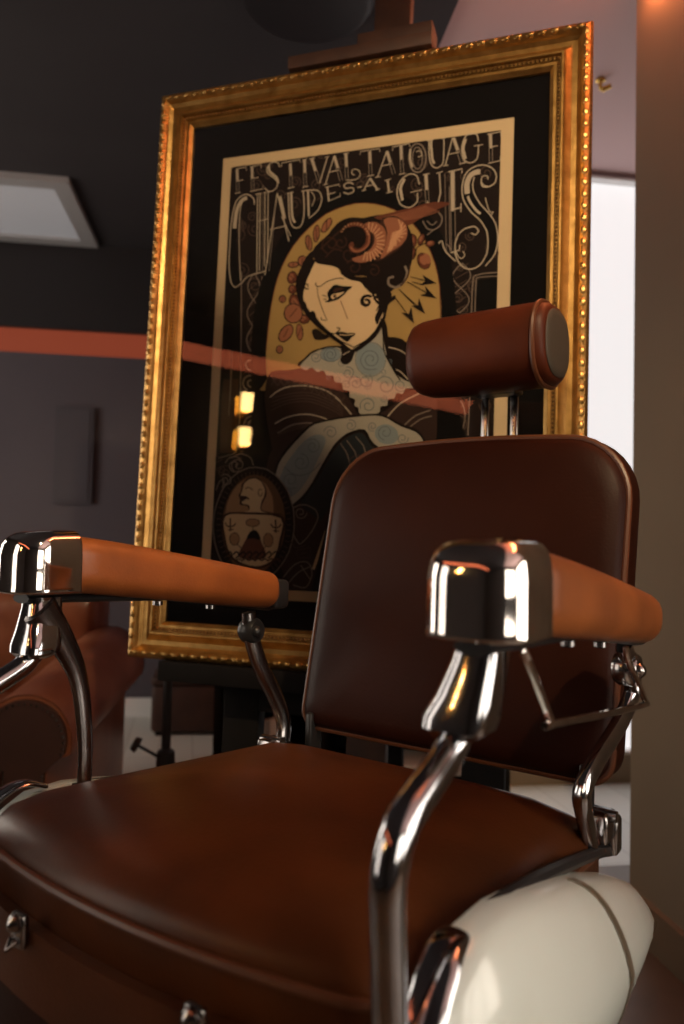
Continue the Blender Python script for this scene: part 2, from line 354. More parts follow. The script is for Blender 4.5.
# seat frame
mb = MB(); mb.box((0, -.05, .53), (.50, .48, .11), bev=.015); mb.build('seat_frame', 'blackmetal', bc)
def seat_outline(x, y, bow, r, n=7):
    pts = []
    yf, yr = -.318, .168
    for sx, sy, a0 in ((1, 1, 0), (-1, 1, 90), (-1, -1, 180), (1, -1, 270)):
        for t in range(n + 1):
            a = math.radians(a0 + 90 * t / n)
            pts.append([sx * (x - r) + r * math.cos(a), (yr - r if sy > 0 else yf + r) + r * math.sin(a)])
    # add points along the front edge so it can bow forward
    k = 3 * (n + 1); front = []
    xa, xb = pts[k - 1][0], pts[k][0]
    for i in range(1, 12): front.append([xa + (xb - xa) * i / 12, pts[k - 1][1]])
    pts = pts[:k] + front + pts[k:]
    for p in pts:
        if p[1] < -.2: p[1] -= bow * max(0, 1 - (p[0] / x) ** 2) * min(1, (-.2 - p[1]) / .08)
    # back edge points
    xa, xb = pts[n][0], pts[n + 1][0]
    backs = [[xa + (xb - xa) * i / 8, pts[n][1]] for i in range(1, 8)]
    return pts[:n + 1] + backs + pts[n + 1:]
SO = seat_outline(.260, 0, .036, .042)
def seat_ring(s, z, cy=-.05): return [Vector((x * s, cy + (y - cy) * s, z + .024 - .05 * (cy + (y - cy) * s + .3) - (max(0, cy + (y - cy) * s) * .9) ** 2 * .9)) for x, y in SO]
mb = MB(); mb.loft([seat_ring(*q) for q in ((.95, .585), (.985, .60), (.985, .695), (.995, .703), (.985, .715), (.95, .727), (.88, .737), (.75, .748), (.55, .757), (.3, .762), (.05, .764))])
mb.build('seat_cushion', 'seat', bc, sharp=60)
mb = MB(); mb.tube(seat_ring(1.0, .7035) + [seat_ring(1.0, .7035)[0]], .0045, 8, cap=False); mb.build('seat_piping', 'piping', bc)
# front apron (leg-rest hide) with two clasps
def front_arc(z0, z1, off, xm, n=16, th=.012):
    rings = []
    for i in range(n + 1):
        x = -xm + 2 * xm * i / n; y = -.318 - .036 * (1 - (x / .260) ** 2) - off
        rings.append([Vector((x, y, z0)), Vector((x, y, z1)), Vector((x, y + th, z1)), Vector((x, y + th, z0))])
    return rings
mb = MB(); mb.loft(front_arc(.625, .690, .008, .235)); mb.build('front_flap', 'seat', bc, sharp=30)
mb = MB(); mb.loft(front_arc(.42, .622, .003, .232)); mb.build('front_apron', 'back', bc, sharp=30)
for cx in (-.106, .114):
    y = -.318 - .036 * (1 - (cx / .260) ** 2) - .010
    mb = MB(); mb.box((cx, y - .003, .689), (.020, .008, .030), bev=.003)
    mb.lathe([(.001, 0), (.008, 0), (.008, -.004), (.004, -.008), (.001, -.009)], (cx, y - .006, .696), axis='y', seg=12)
    mb.tube([(cx - .006, y - .008, .682), (cx, y - .015, .676), (cx + .006, y - .008, .682)], .002, 8)
    mb.build('clasp', 'oldchrome', bc)
# enamel skirts, chrome edge, strap, side plate: both sides
SK = [(-.33, .66, .60, .276), (-.318, .71, .575, .288), (-.295, .742, .56, .297), (-.25, .762, .55, .306), (-.2, .762, .546, .311), (-.15, .754, .545, .314), (-.094, .742, .545, .315), (-.028, .724, .547, .314), (.04, .702, .55, .31), (.10, .681, .553, .305), (.16, .655, .556, .297), (.21, .627, .56, .287), (.245, .600, .565, .277), (.262, .586, .572, .270)]
LD = .014
def skirt(sx):
    mb = MB(); rings = []
    for y, zt, zb, bx in SK:
        zt -= LD if sx < 0 else 0
        x0 = .266; zc = (zt + zb) / 2; hh = (zt - zb) / 2; r = []
        for k in range(18):
            t = -PI / 2 + PI * k / 17
            ca = math.cos(t) ** .62 if math.cos(t) > 0 else 0
            r.append(Vector((sx * (x0 + .012 * (1 - abs(math.sin(t))) + (bx - x0) * ca), y, zc + hh * math.sin(t))))
        r.append(Vector((sx * (x0 - .004), y, zt))); r.append(Vector((sx * (x0 - .004), y, zb)))
        rings.append(r)
    mb.loft(rings); o = mb.build('side_skirt', 'enamel', bc, sharp=50)
    # brown band on the skirt, put in for shadow and reflection there
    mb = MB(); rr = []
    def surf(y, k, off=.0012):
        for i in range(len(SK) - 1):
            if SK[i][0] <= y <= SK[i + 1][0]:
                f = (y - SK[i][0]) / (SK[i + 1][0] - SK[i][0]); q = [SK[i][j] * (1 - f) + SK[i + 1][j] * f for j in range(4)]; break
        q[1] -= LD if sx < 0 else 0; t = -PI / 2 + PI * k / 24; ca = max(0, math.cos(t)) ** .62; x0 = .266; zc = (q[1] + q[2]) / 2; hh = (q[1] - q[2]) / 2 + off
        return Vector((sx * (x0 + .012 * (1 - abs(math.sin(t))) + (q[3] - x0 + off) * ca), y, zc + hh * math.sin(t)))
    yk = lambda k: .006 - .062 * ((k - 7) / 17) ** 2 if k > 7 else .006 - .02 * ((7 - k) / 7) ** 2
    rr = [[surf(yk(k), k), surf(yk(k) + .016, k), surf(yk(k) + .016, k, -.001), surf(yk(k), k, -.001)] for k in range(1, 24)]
    mb.loft(rr); mb.build('shade_band', 'skirt_shade', o)
    mb = MB(); mb.tube([Vector((sx * .284, y, zb - .001)) for y, zt, zb, bx in SK[1:]], .006, 8, smooth=2); mb.build('edge_trim', 'chrome', bc)
    mb = MB(); mb.tube([(sx * .266, -.20, .755 - (LD if sx < 0 else 0)), (sx * .265, -.10, .742 - (LD if sx < 0 else 0)), (sx * .262, .0, .722), (sx * .258, .12, .695), (sx * .255, .17, .68)], .007, 8, smooth=4); mb.build('top_rail', 'blackmetal', bc)
    # strap round the skirt's nose
    mb = MB(); mb.tube([(sx * .262, -.235, .752), (sx * .268, -.262, .760), (sx * .272, -.292, .748), (sx * .274, -.320, .718), (sx * .274, -.338, .683), (sx * .274, -.341, .63), (sx * .272, -.336, .56)], [.009, .013, .015, .015, .015, .015, .014], 14, flat=.32, side=(1, 0, 0), smooth=5)
    mb.build('nose_strap', 'postchrome', bc)
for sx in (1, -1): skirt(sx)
# arms
def arm(sx):
    ax = .281 * sx; R = []
    pad = empty_child = None
    def sec(y, zt, zb, hw, r):
        return [Vector((ax + px, y, (zt + zb) / 2 + pz)) for px, pz in rrect(hw, (zt - zb) / 2, r, 6)]
    mb = MB(); rings = [sec(-.214, 1.036, .9725, .037, .020)]
    for i in range(0, 13):
        f = i / 12; y = -.212 + .352 * f
        zt = 1.039 - .050 * f ** 1.15; zb = .9715 - .040 * f
        rings.append(sec(y, zt, zb, .0385 + .0025 * math.sin(PI * f), .024))
    for dy, sc in ((.008, .97), (.014, .9), (.018, .76)):
        zt, zb = .989, .9315; zc = (zt + zb) / 2; hh = (zt - zb) / 2
        rings.append(sec(.140 + dy, zc + hh * sc, zc - hh * sc, .0385 * sc, .024 * sc))
    mb.loft(rings); p = mb.build('arm_pad', 'arm', bc, sharp=60)
    mb = MB(); rings = []
    plan = []
    for cx_, cy_, r_, a0 in ((1, 1, .004, 0), (-1, 1, .004, 90), (-1, -1, .030, 180), (1, -1, .030, 270)):
        for t in range(9):
            a = math.radians(a0 + 90 * t / 8); plan.append((cx_ * (.0405 - r_) + r_ * math.cos(a), (-.208 - r_ if cy_ > 0 else -.281 + r_) + r_ * math.sin(a)))
    for z, q in ((.972, .975), (.9725, .99), (.975, 1.0), (.979, .99), (1.000, .988), (1.016, .982), (1.027, .955), (1.035, .89), (1.0405, .77), (1.0435, .6), (1.045, .35), (1.0455, .1)):
        rings.append([Vector((ax + x * q, -.208 + (y + .208) * (q if q < 1 else 1 + (q - 1) * .6), z)) for x, y in plan])
    mb.loft(rings); mb.build('arm_cap', 'chrome', bc, sharp=60)
    mb = MB(); mb.tube([(ax, -.262, .966), (ax, -.05, .958), (ax, .13, .935), (ax, .165, .930)], .016, 10, flat=.35, side=(1, 0, 0)); mb.build('arm_rail', 'blackmetal', bc)
    for yy, zz in ((-.06, .952), (.04, .941)):
        MB().lathe([(.001, 0), (.007, 0), (.007, -.005), (.001, -.007)], (ax, yy, zz), seg=12).build('rail_bolt', 'oldchrome', bc)
    mb = MB(); mb.box((ax - sx * .012, .163 if sx > 0 else .170, .952), (.036, .016 if sx > 0 else .036, .046), bev=.008); mb.build('arm_end_cap', 'blackmetal', bc)
    # front post: socket then S-bent rod
    mb = MB(); secs = [(.278, -.236, .967, .017, .020), (.276, -.238, .955, .018, .020), (.271, -.245, .930, .022, .021), (.267, -.250, .914, .026, .022), (.266, -.252, .906, .025, .021), (.266, -.254, .900, .016, .015)]
    mb.loft([[Vector((sx * x + px, y + py, z)) for px, py in rrect(hx, hy, min(hx, hy) * .6, 4)] for x, y, z, hx, hy in secs]); mb.build('post_socket', 'postchrome', bc)
    pts = [(.266, -.250, .912), (.266, -.266, .892), (.266, -.306, .872), (.266, -.334, .857), (.266, -.347, .830), (.266, -.346, .79), (.266, -.342, .74), (.266, -.338, .68), (.262, -.325, .60), (.245, -.25, .53)]
    mb = MB(); mb.tube([(sx * x, y, z) for x, y, z in pts], [.0135, .012, .0125, .0125, .012, .0115, .012, .0125, .013, .012], 14, smooth=5); mb.build('front_post', 'postchrome', bc)
    # rear post
    pts = [(.276, .150, .925), (.277, .165, .905), (.272, .206, .868), (.266, .176, .832), (.258, .104, .798), (.254, .072, .772), (.254, .088, .735), (.252, .110, .700)] if sx > 0 else \
          [(.276, .118, .925), (.275, .124, .888), (.270, .142, .840), (.265, .176, .785), (.260, .190, .742), (.257, .178, .705), (.255, .160, .680)]
    mb = MB(); mb.tube([(sx * x, y, z) for x, y, z in pts], [.013] + [.0145] * (len(pts) - 2) + [.013], 12, flat=.7, side=(0, 1, .2), smooth=5); mb.build('rear_post', 'oldchrome' if sx < 0 else 'postchrome', bc)
    mb = MB(); q = Vector((sx * .276, pts[1][1], .897)); mb.lathe([(.001, -.014), (.016, -.014), (.02, -.008), (.02, .008), (.016, .014), (.001, .014)], q, axis='x', seg=18); mb.ball(q + Vector((.014, -.004, 0)), .009); mb.build('pivot', 'blackmetal' if sx < 0 else 'oldchrome', bc)
    # rear clamp bracket
    mb = MB(); mb.box((sx * .250, .150, .715), (.030, .040, .034), bev=.005); mb.box((sx * .250, .172, .700), (.036, .024, .046), bev=.006); mb.box((sx * .240, .136, .685), (.024, .02, .04), bev=.004)
    mb.lathe([(.001, -.02), (.007, -.02), (.007, .02), (.001, .02)], (sx * .25, .150, .728), axis='x', seg=10); mb.build('rear_clamp', 'oldchrome', bc)
for sx in (1, -1): arm(sx)
# recline lever under the far arm, towel bar under the near one
mb = MB(); mb.tube([(-.262, -.250, .955), (-.262, -.221, .917), (-.262, -.195, .867), (-.26, -.185, .794), (-.256, -.187, .738), (-.252, -.19, .66)], [.022, .017, .012, .010, .0095, .009], 12, flat=.6, side=(0, 1, 0), smooth=4)
mb.build('arm_strut', 'oldchrome', bc)
mb = MB(); mb.tube([(.302, -.222, .962), (.303, -.216, .955), (.304, -.168, .902), (.304, -.158, .897), (.304, .115, .866), (.304, .128, .872), (.302, .075, .915), (.300, .066, .935)], .0036, 8, smooth=3)
mb.build('towel_bar', 'chrome', bc)
# backrest
def back_outline(n=8):
    pts = []; hw = .247
    for cx, cz, r, a0 in ((1, 1.188, .085, 0), (-1, 1.188, .085, 90), (-1, .738, .03, 180), (1, .738, .03, 270)):
        for t in range(n + 1):
            a = math.radians(a0 + 90 * t / n); zz = cz - r if cz > 1 else cz + r
            pts.append([cx * (hw - r) + r * math.cos(a), zz + r * math.sin(a)])
        if a0 == 0:
            for i in range(1, 12): pts.append([(hw - r) * (1 - 2 * i / 12), cz])
    for p in pts:
        if p[1] > 1.0: p[1] += .014 * (1 - (p[0] / hw) ** 2)
        p[0] *= 1 + .0 * math.sin(PI * min(1, max(0, (p[1] - .738) / .47)))
    return pts
BO = back_outline()
def back_ring(s, dy):
    r = []
    for x, z in BO:
        zz = .97 + (z - .97) * (1 - (1 - s) * .5 / .48 * .5); xx = x * s
        zz = .97 + (z - .97) * s
        r.append(Vector((xx, .207 + (zz - .738) * .205 + dy, zz)))
    return r
mb = MB(); mb.loft([back_ring(*q) for q in ((.05, -.018), (.4, -.017), (.7, -.013), (.86, -.008), (.94, -.003), (.975, .004), (.985, .012), (.992, .02), (1, .05), (.99, .064), (.96, .072), (.5, .074), (.05, .074))])
mb.build('backrest', 'back', bc, sharp=70)
r = back_ring(.988, .009); mb = MB(); mb.tube(r + [r[0]], .0045, 8, cap=False); mb.build('backrest_piping', 'piping', bc)
mb = MB(); mb.tube([(-.245, .19, .672), (.245, .19, .672)], .009, 10); mb.build('back_hinge_bar', 'blackmetal', bc)
for hx in (-.22, .215):
    mb = MB(); mb.box((hx, .215, .715), (.012, .03, .10), bev=.003); mb.build('back_hinge', 'blackmetal', bc)
# headrest
for px in (-.026, .026):
    mb = MB(); mb.box((px, .420, 1.195), (.014, .007, .20), bev=.003); mb.build('headrest_post', 'oldchrome', bc)
mb = MB(); mb.box((0, .405, 1.291), (.078, .045, .014), bev=.004); mb.build('headrest_cross_bar', 'blackmetal', bc)
mb = MB(); mb.box((0, .402, 1.13), (.10, .045, .06), bev=.004); mb.build('headrest_bracket', 'blackmetal', bc)
mb = MB(); rings = []
for x, s in ((-.117, .40), (-.116, .62), (-.112, .80), (-.105, .91), (-.093, .965), (-.07, .99), (0, 1), (.09, 1), (.108, .985), (.117, .94), (.122, .88), (.124, .80)):
    rings.append([Vector((x - .004, .355 + .062 * s * math.copysign(abs(math.cos(t)) ** .8, math.cos(t)), 1.344 + .064 * s * math.copysign(abs(math.sin(t)) ** .8, math.sin(t)))) for t in [2 * PI * k / 32 for k in range(32)]])
mb.loft(rings); mb.build('headrest', 'head', bc, sharp=50)
def hr_ring(x, s): return [Vector((x, .355 + .062 * s * math.copysign(abs(math.cos(t)) ** .8, math.cos(t)), 1.344 + .064 * s * math.copysign(abs(math.sin(t)) ** .8, math.sin(t)))) for t in [2 * PI * k / 32 for k in range(32)]]
r = hr_ring(.104, .995); mb = MB(); mb.tube(r + [r[0]], .004, 8, cap=False); mb.build('headrest_piping', 'piping', bc)
mb = MB(); mb.loft([hr_ring(.112, .80), hr_ring(.121, .80), hr_ring(.123, .76), hr_ring(.124, .6), hr_ring(.1245, .1)]); mb.build('headrest_end_panel', 'endpanel', bc)

# ------------------------------------------------------------------ framed poster on its easel
FO = Vector((-.4051, .533, .7624)); FR = Vector((.9547, .2975, -.0045)).normalized()
FN = Vector((.2977, -.9535, .0464)).normalized(); FU = FN.cross(FR).normalized() if FN.cross(FR).z > 0 else FR.cross(FN).normalized()
FR = (FR - FU * FR.dot(FU)).normalized()
FB = -FN                                   # local +y: away from the viewer
MW = Matrix((FR, FB, FU)).transposed().to_4x4(); MW.translation = FO
FWI, FHI = .982, 1.327
pf = empty('picture_frame', 'large ornate gilt picture frame standing on the easel', 'picture frame', mw=MW)
prof = [(0, .03), (0, -.012), (.006, -.022), (.014, -.026), (.020, -.020), (.023, -.012), (.030, -.006), (.040, -.006), (.050, -.012), (.056, -.020), (.060, -.020), (.062, -.012), (.068, -.012), (.070, -.008), (.076, -.008), (.079, -.004), (.083, .0), (.083, .016)]
mb = MB(); rings = []
for d, y in prof:
    rings.append([Vector((-FWI / 2 + d, y, d)), Vector((FWI / 2 - d, y, d)), Vector((FWI / 2 - d, y, FHI - d)), Vector((-FWI / 2 + d, y, FHI - d))])
mb.loft(rings, cap=False); mb.build('moulding', 'gold', pf, sharp=25)
def along(d):
    w, h = FWI - 2 * d, FHI - 2 * d
    return [((-w / 2, d), (1, 0), w), ((w / 2, d), (0, 1), h), ((w / 2, FHI - d), (-1, 0), w), ((-w / 2, FHI - d), (0, -1), h)]
mb = MB()                                  # leaf ornament on the outer rail
for (x0, z0), (dx, dz), L in along(.013):
    n = int(L / .024)
    for i in range(n):
        f = (i + .5) / n * L; cx, cz = x0 + dx * f, z0 + dz * f
        mb.ball((cx, -.022, cz), (.0105 if dx else .0065, .0055, .0105 if dz else .0065), 7, 5)
        g = f + L / n / 2; mb.ball((x0 + dx * g + dz * .005, -.019, z0 + dz * g - dx * .005), (.004, .005, .004), 5, 4)
mb.build('leaf_ornament', 'gold', pf)
mb = MB()                                  # small beads on outer and inner rail
for dd_, rr_, st_, yy in ((.003, .0028, .010, -.014), (.0655, .0030, .0085, -.014)):
    for (x0, z0), (dx, dz), L in along(dd_):
        n = int(L / st_)
        for i in range(n):
            f = (i + .5) / n * L; mb.ball((x0 + dx * f, yy, z0 + dz * f), rr_, 5, 4)
mb.build('bead_ornament', 'gold_dark', pf)
mb = MB(); mb.box((0, .020, FHI / 2), (FWI - .12, .004, FHI - .12)); mb.build('backing_board', 'mount', pf, smooth=False)
mb = MB(); mb.box((0, .0115, FHI / 2), (FWI - .162, .006, FHI - .162)); mb.build('black_mat', 'matboard', pf, smooth=False)
mb = MB(); mb.box((0, .0018, FHI / 2), (FWI - .166, .0016, FHI - .166)); mb.build('glass_pane', 'glass', pf, smooth=False)
PC = {'cream': (214, 190, 154), 'black': (12, 10, 10), 'ink': (14, 11, 11), 'dark': (28, 19, 16), 'dim': (86, 70, 62), 'grey': (138, 125, 115), 'light': (192, 178, 160), 'ochre': (176, 146, 92), 'rust': (108, 62, 46), 'terra': (156, 102, 78), 'peach': (208, 158, 122), 'skin': (222, 194, 156), 'skinblue': (176, 170, 158), 'tattoo': (140, 152, 156), 'blue': (106, 116, 124), 'umber': (66, 42, 32), 'cocoa': (58, 42, 38), 'teal': (42, 48, 52), 'bronze': (112, 82, 58), 'tan': (168, 134, 102), 'ground': (32, 23, 21)}
pnames = list(PC)
pm = []
for n_ in pnames:
    pm.append(mat('print_' + n_, lin(PC[n_]), .85, spec=.15))
